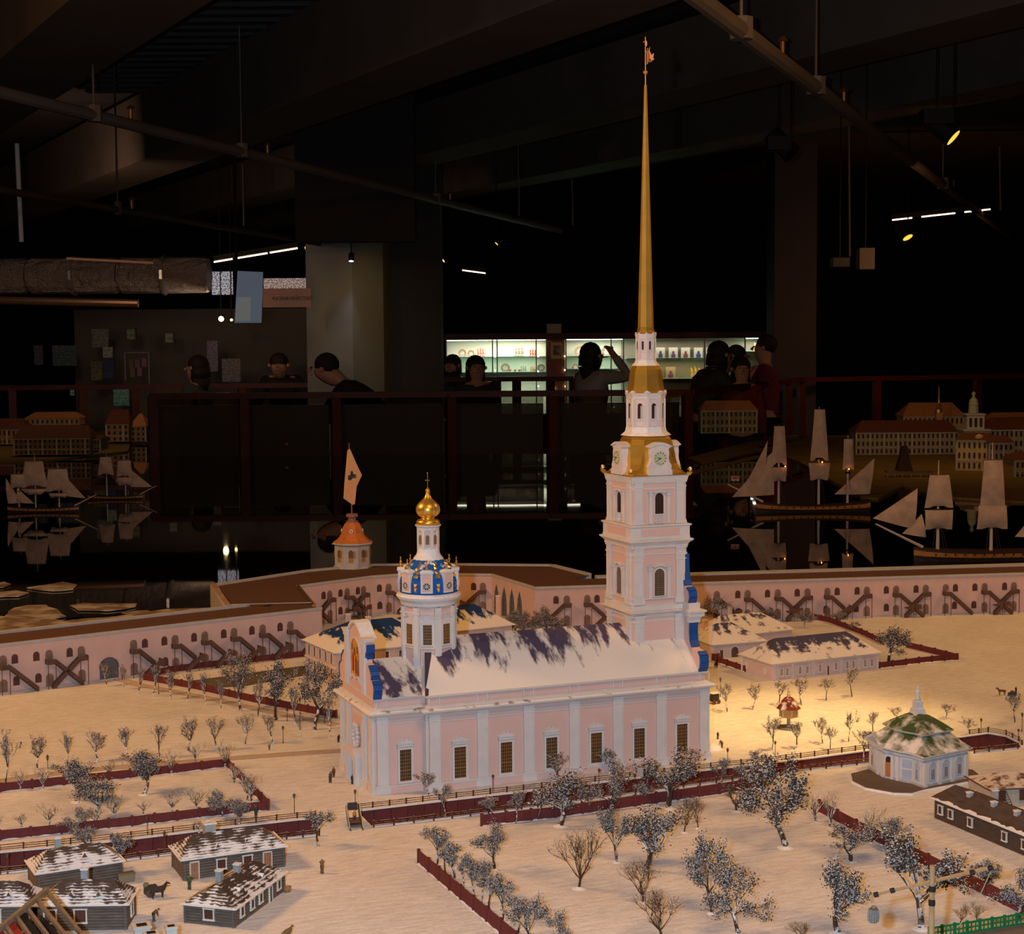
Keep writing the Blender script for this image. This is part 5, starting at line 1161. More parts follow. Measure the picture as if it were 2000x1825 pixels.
def tree(kind, bx, by, ty, label, group, w=None, nm=None):
    p = G(bx, by); h = max(.01, hgt(p, ty)); me, fo, top, rad = TR.choice(PROTO[kind]); s = h/top
    t = thing(nm or ('bare_shrub' if kind == 'C' else 'tree'), label, 'shrub' if kind == 'C' else 'tree', (p.x, p.y, 0), TR.uniform(0, 6.28), group)
    sx = s if w is None else (w/2/FPX*(p-CAM).dot(FWD))/rad
    sx = max(min(sx, s*2.2), s*.55); t.scale = (sx*(1.12 if kind == 'A' else 1),)*2+(s,)
    for a, n, kd in ((me, 'trunk', None), (fo, 'frosted_twigs', 'stuff')):
        if a is None: continue
        o = bpy.data.objects.new(n, a); COL.objects.link(o); o.parent = t
        if kd: o['kind'] = kd
    if kind in 'AC' and by > 1500:
        m = MB(); R = random.Random(int(bx)); m.lathe([(.013+R.random()*.004, -.0006), (.0095, .0012), (.003, .0030)], 11, (0, 0), 0, False); m.build('snow_mound', WHITE_SNOW, t)
    return t
def nth(i, n): return 'leftmost' if i == 0 else ('rightmost' if i == n-1 else ORD[i]+' from left')
def treerow(kind, desc, group, items, w=None):
    items = sorted(items); n = len(items)
    for i, it in enumerate(items):
        tree(it[3] if len(it) > 3 and isinstance(it[3], str) else kind, it[0], it[1], it[2], desc % nth(i, n), group, (it[4] if len(it) > 4 else w))
# big frosted trees of the orchard, nearest the camera
ORCH = [('A', 1095, 1613, 1500, 'frosted tree with white trunk before the fourth church window, in front of the canal', 104), ('A', 1188, 1600, 1468, 'narrow tall frosted tree before the church beside the canal fence', 62),
 ('A', 1204, 1684, 1560, 'frosted tree with dark trunk left of the dark bare shrub in mid orchard', 66), ('C', 1131, 1735, 1607, 'large dark bare bushy tree standing alone in the front orchard', 116),
 ('A', 966, 1698, 1598, 'frosted tree standing alone near the left orchard fence', 84), ('A', 1260, 1702, 1575, 'wide snowy tree with pale forked trunk in the middle of the orchard', 126),
 ('A', 1306, 1578, 1447, 'big frosted tree rising before the last church window', 130), ('C', 1337, 1626, 1553, 'dark bare bush in front of the orchard back fence, left of a pair', 64),
 ('C', 1363, 1618, 1548, 'dark bare bush in front of the orchard back fence, right of a pair', 48), ('C', 1438, 1584, 1520, 'twin-stemmed dark bare bush against the orchard back fence', 82),
 ('A', 1534, 1655, 1466, 'tallest heavily frosted tree of the orchard, right of centre', 158), ('C', 1515, 1614, 1560, 'small dark bush half hidden behind the tallest frosted tree', 40),
 ('A', 1391, 1784, 1618, 'tall frosted tree with bare brown trunk in the front of the orchard', 108), ('A', 1442, 1824, 1672, 'frosted tree with V-shaped trunk at the bottom of the picture', 124),
 ('C', 1256, 1762, 1670, 'dark bare curly shrub in the front orchard above the bottom edge', 98), ('C', 1292, 1832, 1728, 'dense dark frosted shrub at the bottom edge, centre right', 118),
 ('A', 1636, 1822, 1658, 'tall frosted tree at the bottom edge left of the wooden crane', 108), ('A', 1799, 1814, 1600, 'very large frosted tree behind the wooden crane', 150),
 ('A', 1988, 1800, 1690, 'dark frosted tree cut by the right edge behind the green railing', 96), ('C', 1566, 1838, 1795, 'low dark bush at the bottom edge, centre right', 66),
 ('A', 1660, 1682, 1603, 'dense frosted bush-like tree beside the slanting right orchard fence', 96), ('A', 1740, 1660, 1588, 'frosted tree just inside the slanting right orchard fence, before the terrace', 70),
 ('C', 1876, 1802, 1766, 'left low dark bush in front of the green railing', 46), ('C', 1908, 1798, 1762, 'right low dark bush in front of the green railing', 46),
 ('B', 1870, 1712, 1656, 'bare snowy tree on the slanting fence right of the very large frosted tree', 56), ('A', 1936, 1752, 1672, 'frosted tree beside the right fence near the right edge', 70), ('A', 1480, 1560, 1492, 'frosted tree behind the tallest frosted tree at the canal', 70),
 ('A', 1040, 1845, 1742, 'frosted tree at the foot of the left orchard fence, cut by the bottom edge', 92), ('A', 1085, 1860, 1775, 'frosted bush cut by the bottom edge right of the left orchard fence', 70)]
for it in ORCH: tree(it[0], it[1], it[2], it[3], it[4], 'trees of the orchard', it[5])
treerow('E', 'frosted tree in the row inside the left orchard fence, %s', 'trees along the left orchard fence', [(853, 1690, 1606), (870, 1705, 1625), (887, 1717, 1645), (906, 1733, 1668), (925, 1750, 1672), (941, 1763, 1683), (957, 1778, 1700), (981, 1798, 1708), (1012, 1822, 1745)], 56)
treerow('B', 'small bare tree in the row along the slanting right orchard fence, %s', 'trees along the right orchard fence', [(1594, 1604, 1545), (1620, 1616, 1542), (1702, 1646, 1574)], 60)
treerow('E', 'frosted tree standing between the canal and the orchard back fence, %s', 'trees on the near canal bank', [(870, 1596, 1533), (961, 1592, 1556), (1008, 1608, 1543), (1051, 1601, 1537), (1137, 1580, 1520), (1252, 1570, 1525), (1405, 1545, 1477), (1446, 1540, 1490)], 48)
treerow('D', 'small tree beside the church wall on the far canal bank, %s', 'trees on the far canal bank', [(839, 1557, 1506), (1084, 1530, 1470), (1190, 1512, 1462), (1473, 1500, 1463)], 54)
# pollards in the bright pool right of the church
treerow('D', 'slim pollarded tree in the back row before the long pink house, %s', 'pollards before the pink house', [(1421, 1391, 1330), (1469, 1386, 1334), (1520, 1378, 1324), (1566, 1377, 1321), (1614, 1368, 1318), (1665, 1362, 1301)], 44)
treerow('D', 'slim pollarded tree in the bright yellow light in front of the dovecote, %s', 'pollards in the lamp light', [(1507, 1465, 1397), (1557, 1461, 1405), (1607, 1452, 1397), (1622, 1464, 1413), (1657, 1449, 1384), (1706, 1431, 1387)], 40)
treerow('D', 'slim pollarded tree around the green-roofed pavilion, %s', 'pollards around the pavilion', [(1687, 1490, 1425), (1754, 1410, 1379), (1846, 1405, 1372), (1983, 1411, 1352), (1892, 1436, 1400)], 42)
for it in [('A', 1738, 1296, 1212, 'large frosted tree right of the long pink house', 70), ('A', 1400, 1216, 1160, 'frosted tree against the right fortress wall beside the bell tower', 66), ('A', 1570, 1226, 1190, 'frosted tree behind the long pink house roof', 42),
    ('A', 1641, 1216, 1190, 'frosted tree behind the pink house under the zigzag stairs', 44), ('A', 1672, 1232, 1212, 'small frosted bush behind the right end of the pink house', 26), ('A', 1495, 1215, 1186, 'small frosted bush behind the farthest pink house', 40)]:
    tree(*it[:5], 'frosted trees behind the pink houses', it[5])
treerow('A', 'grey frosted bush behind the church roof between dome and tower, %s', 'bushes behind the church roof', [(935, 1240, 1200), (958, 1246, 1196), (985, 1244, 1198), (1004, 1240, 1186), (1022, 1246, 1190), (1045, 1246, 1196), (1067, 1240, 1181), (1078, 1244, 1200)], 46)
# left side
treerow('F', 'bare snowy tree in the row along the diagonal road, %s', 'trees along the diagonal road', [(208, 1341, 1291), (241, 1347, 1295), (271, 1354, 1302), (300, 1360, 1298), (333, 1366, 1304), (366, 1371, 1308), (402, 1377, 1311), (431, 1384, 1327), (470, 1389, 1264, 'A', 66), (505, 1402, 1322), (540, 1407, 1276, 'A', 58), (576, 1413, 1330), (587, 1444, 1390), (614, 1425, 1281, 'A', 44), (644, 1438, 1352)], 26)
treerow('F', 'bare dark-twigged tree in the row along the dirt road, %s', 'trees along the dirt road', [(12, 1531, 1423), (72, 1501, 1431), (131, 1493, 1427), (190, 1487, 1422), (249, 1479, 1419), (312, 1478, 1409), (368, 1468, 1395), (422, 1464, 1396), (479, 1455, 1391), (533, 1451, 1391)], 42)
treerow('B', 'small snowy fan-shaped tree along the back fence of the left garden, %s', 'small trees along the back fence', [(40, 1543, 1500), (84, 1542, 1494), (215, 1522, 1480), (335, 1513, 1462), (384, 1490, 1446), (440, 1500, 1443)], 42)
treerow('A', 'big frosted tree in the left garden, %s', 'big frosted trees of the left garden', [(150, 1566, 1476, 'A', 84), (190, 1600, 1515, 'A', 92), (281, 1552, 1458, 'A', 84), (433, 1596, 1538, 'A', 52), (465, 1612, 1556, 'A', 58), (147, 1629, 1575, 'A', 60), (168, 1662, 1612, 'A', 56)])
treerow('B', 'low snowy fan-shaped bush-like tree in the left garden, %s', 'low fan-shaped trees of the left garden', [(-6, 1622, 1592), (43, 1617, 1585), (96, 1611, 1566), (188, 1612, 1572), (224, 1598, 1551), (280, 1590, 1561), (336, 1586, 1541), (384, 1580, 1537), (389, 1626, 1597), (459, 1530, 1490), (483, 1563, 1503), (492, 1566, 1512)], 52)
tree('E', 237, 1704, 1622, 'bare pale tree between the log house roof and the canal fence', 'trees by the log houses', 50); tree('E', 622, 1652, 1576, 'lone snowy tree at the end of the left canal by the bridge', 'trees by the log houses', 62)

# ================================================================== LAMP POSTS
def lamp_proto():
    t = thing('street_lamp', None, 'lamp', (0, 0, 0), 0, 'lamp posts of the model')
    MB().lathe([(.0016, 0), (.0014, .002), (.0007, .003), (.0006, .030)], 6).build('post', BROWNW, t)
    MB().lathe([(.0007, .0285), (.0018, .0300), (.0024, .0345), (.0020, .0350)], 6).build('lantern_glass', mat('lantern_dark', (.10, .09, .09), .3), t)
    MB().lathe([(.0030, .0346), (.0026, .0355), (.0010, .0368), (.0003, .0380)], 6).build('lantern_cap', BROWNW, t)
    return t
LP = [(694, 1580, 1541, 'by the sleigh at the canal bridge'), (963, 1545, 1512, 'before the third church window'), (1421, 1496, 1460, 'just right of the church corner by the canal'), (1514, 1478, 1446, 'on the canal bank below the dovecote'),
      (575, 1589, 1549, 'above the end of the left canal'), (553, 1451, 1417, 'beside the dirt road, left of the church'), (288, 1628, 1592, 'in front of the red garden fence'), (322, 1669, 1622, 'behind the back log house roof at the canal'),
      (15, 1706, 1665, 'at the far left by the near canal fence'), (94, 1523, 1473, 'at the left garden back fence'), (1916, 1432, 1402, 'behind the pavilion at the curved canal end'), (1996, 1428, 1391, 'at the right edge behind the canal end'), (1989, 1447, 1423, 'on the curved fence at the right edge'),
      (561, 1408, 1383, 'on the diagonal road, left one of a pair'), (586, 1400, 1361, 'on the diagonal road, right one of a pair'), (634, 1412, 1370, 'on the diagonal fence nearest the church'), (310, 1355, 1318, 'on the diagonal road behind the bare trees'), (1170, 1533, 1500, 'behind the narrow frosted tree before the church'), (1240, 1545, 1510, 'hidden in the frosted trees at the canal'), (1407, 1360, 1322, 'behind the church corner on the far side')]
lp0 = None
for x, y, ty, d in LP:
    p = G(x, y)
    if lp0 is None: lp0 = lamp_proto(); o = lp0
    else: o = copy_tree(lp0)
    o.location = (p.x, p.y, 0); o.scale = (1, 1, hgt(p, ty)/.038); o['label'] = 'thin dark lamp post standing '+d

# ================================================================== FIGURES (skinned bodies)
def skin(name, verts, edges, radii, m, parent, sub=1, root=0, kind=None):
    me = bpy.data.meshes.new(name); me.from_pydata([tuple(v) for v in verts], edges, []); me.materials.append(m)
    o = bpy.data.objects.new(name, me); COL.objects.link(o); o.parent = parent; CH.setdefault(parent.name, []).append(o.name)
    md = o.modifiers.new('skin', 'SKIN'); md.use_smooth_shade = True
    if not me.skin_vertices: 
        pass
    for i, r in enumerate(radii): me.skin_vertices[0].data[i].radius = (r, r) if not isinstance(r, tuple) else r
    me.skin_vertices[0].data[root].use_root = True
    if sub: sb = o.modifiers.new('sub', 'SUBSURF'); sb.levels = sub; sb.render_levels = sub
    return o
CLO = {}
def cloth(c): 
    k = 'cloth_%03d_%03d_%03d' % tuple(int(v*999) for v in c); return mat(k, c, .85)
SKINM = mat('skin', (.45, .24, .16), .6)
HAIRM = mat('dark_hair', (.02, .013, .01), .7)
def person(label, p, rz, h, top=(.03, .03, .035), bot=(.02, .02, .025), lean=0., armL=None, armR=None, hair='short', detail=True, group=None, skirt=False, stride=.05, nod=0., cat_='person', hairc=None, name='person'):
    """standing figure, front towards local -y; arms given as (elbow, hand) offsets in body heights from the shoulder"""
    t = thing(name, label, cat_, tuple(p), rz, group); s = h
    def L_(x, y, z):      # lean forwards above the hip
        if z > .53: d = z-.53; return Vector((x*s, (y-d*sin(lean))*s, (.53+d*cos(lean))*s))
        return Vector((x*s, y*s, z*s))
    sh = .815; aL = armL or ((.03, .0, -.17), (.03, -.05, -.33)); aR = armR or ((-.03, .0, -.17), (-.03, -.05, -.33))
    V = {'pel': (L_(0, 0, .53), .082), 'wai': (L_(0, 0, .61), .068), 'che': (L_(0, 0, .72), .083), 'ucb': (L_(0, 0, .79), .062), 'nek': (L_(0, 0, .845), .032),
         'hea': (L_(0, -.008-nod*.5, .885), .050), 'hd2': (L_(0, -.012-nod, .935), .056), 'hd3': (L_(0, -.005-nod, .965), .040)}
    for sgn, k in ((1, 'l'), (-1, 'r')):
        st = stride*sgn
        V[k+'hip'] = (L_(.045*sgn, 0, .50), .062); V[k+'kne'] = (L_(.05*sgn, -st*.3-.01, .28), .040); V[k+'ank'] = (L_(.052*sgn, -st, .05), .025); V[k+'toe'] = (L_(.06*sgn, -st-.07, .018), .020)
        S0 = L_(.095*sgn, 0, sh); a = aL if sgn == 1 else aR; V[k+'sho'] = (S0, .040)
        V[k+'elb'] = (S0+Vector(a[0])*s, .029); V[k+'wri'] = (S0+Vector(a[1])*s, .019)
        d = (Vector(a[1])-Vector(a[0])).normalized(); V[k+'han'] = (S0+(Vector(a[1])+d*.035)*s, .022)
    names = list(V); idx = {n: i for i, n in enumerate(names)}
    E = [('pel', 'wai'), ('wai', 'che'), ('che', 'ucb'), ('ucb', 'nek'), ('nek', 'hea'), ('hea', 'hd2'), ('hd2', 'hd3')]
    for k in 'lr': E += [('pel', k+'hip'), (k+'hip', k+'kne'), (k+'kne', k+'ank'), (k+'ank', k+'toe'), ('ucb', k+'sho'), (k+'sho', k+'elb'), (k+'elb', k+'wri'), (k+'wri', k+'han')]
    vs = [V[n][0] for n in names]; rs = [V[n][1]*s for n in names]; es = [(idx[a], idx[b]) for a, b in E]
    if detail:
        for sgn, k in ((1, 'l'), (-1, 'r')):
            hd = V[k+'han'][0]; d = (hd-V[k+'wri'][0]).normalized(); o = d.cross(Vector((0, 1, .2))).normalized()
            for j, (off_, ln) in enumerate(((-.016, .030), (-.0055, .036), (.0055, .034), (.016, .027), (.024, .016))):
                b = hd+o*off_*s+d*.004*s; c = b+d*ln*s*.5; e = c+(d+Vector((0, -.2, -.6))).normalized()*ln*s*.5
                if j == 4: c = b+(o+d*.5).normalized()*.012*s; e = c+d*.014*s
                n0 = len(vs); vs += [b, c, e]; rs += [.0062*s, .0055*s, .0045*s]; es += [(idx[k+'han'], n0), (n0, n0+1), (n0+1, n0+2)]
    body = skin('body', vs, es, rs, SKINM, t, 1 if detail else 0)
    def sub_(nm, keep, f, c, ext=None):
        ii = {n: i for i, n in enumerate(keep)}; skin(nm, [V[n][0] for n in keep], [(ii[a], ii[b]) for a, b in E if a in ii and b in ii], [V[n][1]*s*f for n in keep], cloth(c), t, 1 if detail else 0)
    sub_('jacket', ['pel', 'wai', 'che', 'ucb', 'lsho', 'lelb', 'lwri', 'rsho', 'relb', 'rwri'], 1.16, top)
    sub_('trousers', ['pel', 'lhip', 'lkne', 'lank', 'rhip', 'rkne', 'rank'], 1.18, bot)
    sub_('shoe', ['lank', 'ltoe'], 1.25, (.02, .015, .012)); sub_('shoe', ['rank', 'rtoe'], 1.25, (.02, .015, .012))
    if skirt: MB(Matrix.Translation((0, 0, 0))).lathe([(.13*s, .04*s), (.10*s, .3*s), (.075*s, .56*s)], 10).build('skirt', cloth(bot), t)
    hc = V['hd2'][0]; hm = HAIRM if hairc is None else cloth(hairc)
    m = MB()
    if hair == 'short': m.ball(hc+Vector((0, .022*s, .020*s)), .058*s, 12, 7, .95)
    elif hair == 'long': m.ball(hc+Vector((0, .024*s, .014*s)), .062*s, 12, 7, 1.0); m.path([hc+Vector((0, .030*s, 0)), hc+Vector((0, .035*s, -.06*s)), hc+Vector((0, .030*s, -.14*s))], [.060*s, .060*s, .040*s], 10)
    elif hair == 'hat': m.ball(hc+Vector((0, .004*s, .020*s)), .064*s, 10, 6, .8)
    m.build('hair' if hair != 'hat' else 'hat', hm, t, smooth=True)
    if detail:
        MB().path([hc+Vector((0, -.050*s, .004*s)), hc+Vector((0, -.064*s, -.012*s))], [.005*s, .010*s], 6).build('nose', SKINM, t)
        for sx in (-1, 1): MB().ball(hc+Vector((sx*.020*s, -.049*s, .006*s)), .0042*s, 8, 5).build('eye', mat('eye_dark', (.02, .015, .01), .3), t); MB().ball(hc+Vector((sx*.056*s, .004*s, -.002*s)), .012*s, 6, 5).build('ear', SKINM, t)
        MB().box(hc.x-.014*s, hc.x+.014*s, hc.y-.052*s, hc.y-.046*s, hc.z-.030*s, hc.z-.026*s).build('mouth', mat('lip', (.3, .1, .08), .6), t)
    return t
def tiny(label, bx, by, h=.0205, rz=0, **kw): return person(label, G(bx, by), rz, h, detail=False, name='model_figure', cat_='figurine', **kw)
tiny('tiny brown-coated figure walking, left one of the pair near the church portal', 645, 1529, .0225, .5, top=(.12, .07, .04), bot=(.05, .05, .06), hair='hat', lean=.15)
tiny('tiny reddish-brown figure bending forward, right one of the pair near the church portal', 652, 1518, .0205, -.4, top=(.16, .07, .045), bot=(.07, .05, .05), hair='hat', lean=.3)
tiny('tiny dark blue skirted figure standing before the church portal', 688, 1531, .0180, 0, top=(.05, .055, .07), bot=(.05, .055, .08), skirt=True, hair='hat')
tiny('tiny figure in a green coat in front of the log house with doors', 370, 1737, .0225, 0, top=(.05, .12, .05), bot=(.05, .08, .05), skirt=True, hair='hat', armL=((.07, 0, -.08), (.13, 0, 0)), armR=((-.07, 0, -.10), (-.08, -.02, -.22)))
tiny('tiny figure in a khaki coat standing alone on the open square', 629, 1706, .0225, .2, top=(.17, .12, .05), bot=(.14, .10, .05), skirt=True, hair='hat', armL=((.07, 0, .0), (.03, 0, .09)), armR=((-.07, 0, .0), (-.03, 0, .09)))
tiny('tiny dark green figure before the end of the red garden fence', 500, 1597, .0230, .1, top=(.03, .06, .06), bot=(.04, .06, .04), hair='hat')
tiny('tiny brown figure crouching behind the log house, by the white chimney tops', 300, 1800, .0230, 1.3, top=(.12, .08, .05), bot=(.10, .07, .05), lean=.9, hair='hat')
tiny('tiny grey figure beside the dirt road below the bare trees', 526, 1465, .0130, 0, top=(.14, .12, .10), bot=(.10, .09, .08), hair='hat')
tiny('tiny khaki figure stooping to shovel snow right of the church corner', 1410, 1461, .0205, -1.0, top=(.16, .12, .05), bot=(.12, .09, .05), lean=.8, hair='hat')
tiny('tiny dark figure behind the stooping one right of the church corner', 1402, 1443, .0150, 0, top=(.04, .025, .025), bot=(.05, .02, .02), skirt=True, hair='hat')
tiny('tiny brown figure leaning against the left corner of the nearest log house', 371, 1792, .0260, -.5, top=(.26, .13, .05), bot=(.10, .06, .04), lean=.2, hair='hat')
tiny('tiny dark figure walking on the near bank beside the church left corner, by the road', 661, 1450, .0180, .4, top=(.05, .035, .03), bot=(.04, .03, .03), hair='hat', lean=.25)
tiny('tiny pink figure standing in the grey doorway high on the right fortress wall', 1849, 1200, .0180, 0, top=(.5, .25, .22), bot=(.4, .2, .2), hair='hat')
bpy.data.objects[[o.name for o in bpy.data.objects if o.get('label', '').startswith('tiny pink')][0]].location.z = .0610
_o = [o for o in bpy.data.objects if o.get('label', '').startswith('tiny pink')][0]
_u = wall_hit(B0, B1, 1848, 1160)[0]; _d = Vector((B1[0]-B0[0], B1[1]-B0[1])).normalized(); _o.location.x = B0[0]+_d.x*_u+_d.y*.010; _o.location.y = B0[1]+_d.y*_u-_d.x*.010
m = MB(Matrix.Translation(G(1393, 1462))); m.lathe([(.020, -.001), (.013, .006), (.006, .0105), (.001, .012)], 12); m.build('snow_heap', WHITE_SNOW, label='little heap of shovelled snow beside the stooping figure', cat='snow heap')
def quadruped(nm, label, p, rz, h, c, cat_='horse', group=None, leg=.5, neck=.55, fat=1., mane=True):
    t = thing(nm, label, cat_, tuple(p), rz, group); s = h   # faces local +x, s = height at the head
    V = [(-.42, 0, .62), (-.15, 0, .60), (.18, 0, .60), (.36, 0, .66), (.52, 0, .86), (.62, 0, .97), (.80, 0, .84), (-.52, 0, .64), (-.60, 0, .40)]
    R = [.145*fat, .14*fat, .15*fat, .13*fat, .085, .065, .042, .035, .03]; E = [(0, 1), (1, 2), (2, 3), (3, 4), (4, 5), (5, 6), (0, 7), (7, 8)]
    for sy in (-1, 1):
        n = len(V); V += [(-.40, .10*sy, .46), (-.33, .10*sy, .36), (-.43, .10*sy, .22), (-.40, .10*sy, .03), (-.36, .10*sy, .01)]; R += [.085*fat, .06, .035, .028, .03]; E += [(0, n), (n, n+1), (n+1, n+2), (n+2, n+3), (n+3, n+4)]
        n = len(V); V += [(.24, .09*sy, .46), (.26, .09*sy, .25), (.25, .09*sy, .03), (.29, .09*sy, .01)]; R += [.07*fat, .036, .027, .03]; E += [(2, n), (n, n+1), (n+1, n+2), (n+2, n+3)]
    skin('body', [Vector(v)*s for v in V], E, [r*s for r in R], cloth(c), t, 1)
    m = MB()
    for sy in (-1, 1): m.tube((.57*s, .035*s*sy, .99*s), (.56*s, .045*s*sy, 1.09*s), .022*s, .004*s, 5)
    m.build('ear', cloth(c), t)
    if mane: MB().path([(.56*s, 0, 1.02*s), (.44*s, 0, .92*s), (.30*s, 0, .76*s)], [.02*s, .03*s, .02*s], 5).build('mane', HAIRM, t)
    return t
hs = G(310, 1754); quadruped('model_horse', 'dark brown model horse in harness beside the log houses', hs, .15, .0225, (.05, .032, .026), fat=1.45)
cw = G(293, 1750); t = thing('cart', 'dark loaded cart behind the brown horse beside the log houses', 'cart', tuple(cw), .15)
MB().box(-.008, .010, -.005, .005, .008, .016).build('cart_box', mat('cart_dark', (.05, .05, .045), .8), t)
for sy in (-.006, .006): MB(Matrix.Translation((-.002, sy, .006)) @ Matrix.Rotation(pi/2, 4, 'X')).lathe([(.006, -.0006), (.006, .0006)], 12).build('wheel', BROWNW, t)
MB().bar((.010, -.004, .012), (.030, -.004, .012), .0008, .0008).build('shaft', BROWNW, t); MB().ball((-.006, 0, .018), .0045, 8, 5).build('load', mat('hay_sack', (.22, .17, .08), .9), t)
quadruped('model_horse', 'dark model horse standing behind the church tower foot', G(1399, 1304), .9, .0230, (.03, .015, .01))
quadruped('model_horse', 'brown model horse pulling a sledge on the far field, right edge', G(1956, 1358), 2.95, .0190, (.16, .07, .03))
t = thing('sledge', 'dark loaded sledge behind the brown horse on the far field, right edge', 'sledge', tuple(G(1977, 1359)), -.2)
MB().box(-.009, .009, -.004, .004, .002, .008).build('sledge_box', mat('cart_dark', (.05, .05, .045), .8), t); MB().ball((0, 0, .009), .0055, 8, 5, .7).build('load', mat('dark_load', (.06, .06, .04), .9), t)
for sy in (-.004, .004): MB().path([(-.011, sy, .001), (.010, sy, .001), (.0135, sy, .004)], [.0006, .0006, .0004], 5).build('runner', BROWNW, t)
person('tiny driver in dark clothes sitting on the far sledge', G(1984, 1358)+Vector((0, 0, .005)), 0, .0160, detail=False, name='model_figure', cat_='figurine', top=(.06, .05, .04), bot=(.05, .04, .03), hair='hat')
quadruped('model_bear', 'brown shaggy model bear at the bottom edge below the log houses', G(560, 1834), .5, .0170, (.20, .12, .055), 'bear', fat=1.6, mane=False)
t = thing('basket', 'round wicker basket beside the right end of the nearest log house', 'basket', tuple(G(561, 1742)), 0)
MB().lathe([(.0040, 0), (.0062, .004), (.0064, .0085), (.0055, .009)], 12).build('basket_bowl', mat('wicker', (.40, .22, .08), .8, c2=(.25, .12, .05), scale=300), t); MB().lathe([(.0050, .0082), (.001, .0105)], 10).build('basket_load', mat('load_tan', (.30, .16, .06), .9, c2=(.5, .42, .35), scale=300), t)
t = thing('carriage', 'dark covered carriage half hidden behind the church corner', 'carriage', tuple(G(1396, 1374)), .2)
MB().box(-.010, .008, -.006, .006, .006, .024).build('carriage_body', mat('carriage_dark', (.045, .03, .025), .6), t); MB().box(-.012, .010, -.008, .008, .024, .0255).build('carriage_roof', WHITE_SNOW, t)
for x in (-.007, .006): MB(Matrix.Translation((x, -.007, .005)) @ Matrix.Rotation(pi/2, 4, 'X')).lathe([(.005, -.0005), (.005, .0005)], 12).build('wheel', BROWNW, t)
# green sleigh at the bridge
p = (G(668, 1592)+G(718, 1634))/2; t = thing('sleigh', 'green sleigh with orange driver and curved white-edged sides at the canal bridge', 'sleigh', (p.x, p.y, 0), atan2(*(G(712, 1634)-G(684, 1574)).yx)) 
for sy in (-.0105, .0105):
    pts = [(-.030, sy, .028), (-.024, sy, .018), (-.012, sy, .008), (.006, sy, .003), (.022, sy, .0015), (.030, sy, .001)]
    MB().path(pts, [.0010, .0012, .0012, .0014, .0014, .0012], 6).build('runner', mat('sleigh_green', (.03, .09, .035), .6), t)
    m = MB(Matrix.Translation((0, sy, 0))); m.prism([(-.028, .030), (-.022, .018), (-.010, .009), (.012, .005), (.020, .006), (.018, .012), (.004, .016), (-.008, .022), (-.018, .033)], -.0006, .0006); m.build('side_panel', mat('sleigh_olive', (.14, .13, .04), .6, c2=(.05, .10, .04), scale=60), t)
    MB().path([(-.018, sy*1.1, .033), (-.008, sy*1.1, .0225), (.004, sy*1.1, .0165), (.018, sy*1.1, .0125), (.026, sy*1.1, .003)], [.0008]*5, 5).build('white_edge', mat('sleigh_white', (.6, .5, .45), .6), t)
MB().box(-.018, .014, -.010, .010, .004, .0052).build('floor_board', mat('sleigh_brown', (.16, .07, .03), .7), t)
for x in (-.010, .002, .011): MB().box(x-.002, x+.002, -.009, .009, .009, .011).build('seat_board', mat('sleigh_brown', (.16, .07, .03), .7), t)
MB().prism([(-.029, .024), (-.027, .033), (-.023, .034), (-.019, .022)], -.008, .008).build('high_back', mat('sleigh_dark', (.06, .03, .03), .7), t)
person('tiny driver in an orange coat and white hat sitting in the green sleigh', Vector((p.x, p.y, .006)), .3, .0210, detail=False, name='model_figure', cat_='figurine', top=(.55, .22, .03), bot=(.06, .05, .08), hair='hat', hairc=(.6, .55, .5))
# wooden crane with hanging basket, bottom right, close to the camera
WD = mat('pale_crane_wood', (.44, .27, .12), .7, c2=(.36, .21, .09), scale=60); DC = 1.85
top = dep(1821, 1690, DC); base = Vector((top.x, top.y, 0)); t = thing('wooden_crane', 'tall wooden pole crane with long tilted beam and hanging rope, bottom right', 'crane', (base.x, base.y, 0))
o_ = -Vector((base.x, base.y, 0)); tm = Matrix.Translation(o_)
b0, b1 = dep(1709, 1747, DC), dep(1945, 1692, DC*1.02); mid = dep(1822, 1722, DC)
MB(tm).tube((base.x, base.y, 0), top, .0034, .0030, 10).build('pole', WD, t); MB(tm).tube(b0, b1, .0016, .0028, 8).build('beam', WD, t)
for px_, py_ in ((1821, 1736), (1820, 1763)):
    c = dep(px_, py_, DC); MB(tm).lathe([(.0037, c.z-.003), (.0038, c.z), (.0037, c.z+.003)], 10, (c.x, c.y)).build('iron_band', BLACKM, t)
for px_, py_ in ((1711, 1747), (1743, 1739), (1899, 1704), (1934, 1695)):
    a = dep(px_-4, py_+1, DC*1.0); b = dep(px_+4, py_-1, DC*1.0); MB(tm).tube(a, b, .0031, .0031, 8).build('iron_band', BLACKM, t)
a = dep(1706, 1750, DC); MB(tm).tube(a, dep(1706, 1778, DC), .0006, .0006, 5).build('rope', mat('rope', (.4, .33, .22), .9), t)
q = dep(1884, 1778, DC*1.02); MB(tm).path([dep(1936, 1700, DC*1.02), dep(1905, 1768, DC*1.02), dep(1870, 1812, DC*1.02)], [.0005, .0005, .0005], 5).build('rope', mat('rope', (.4, .33, .22), .9), t)
c = dep(1706, 1788, DC); t = thing('wicker_basket', 'grey wicker basket hanging from the left end of the wooden crane beam', 'basket', tuple(c))
MB().lathe([(.0040, -.0078), (.0058, -.0065), (.0062, 0), (.0056, .0066), (.0050, .0078)], 14).build('basket_body', mat('grey_wicker', (.22, .19, .17), .85, c2=(.08, .065, .06), scale=700), t)
q = MB()
for k in range(14):
    a = 2*pi*k/14; q.path([(.0060*cos(a), .0060*sin(a), -.006), (.0064*cos(a), .0064*sin(a), 0), (.0058*cos(a), .0058*sin(a), .007)], [.0004]*3, 4)
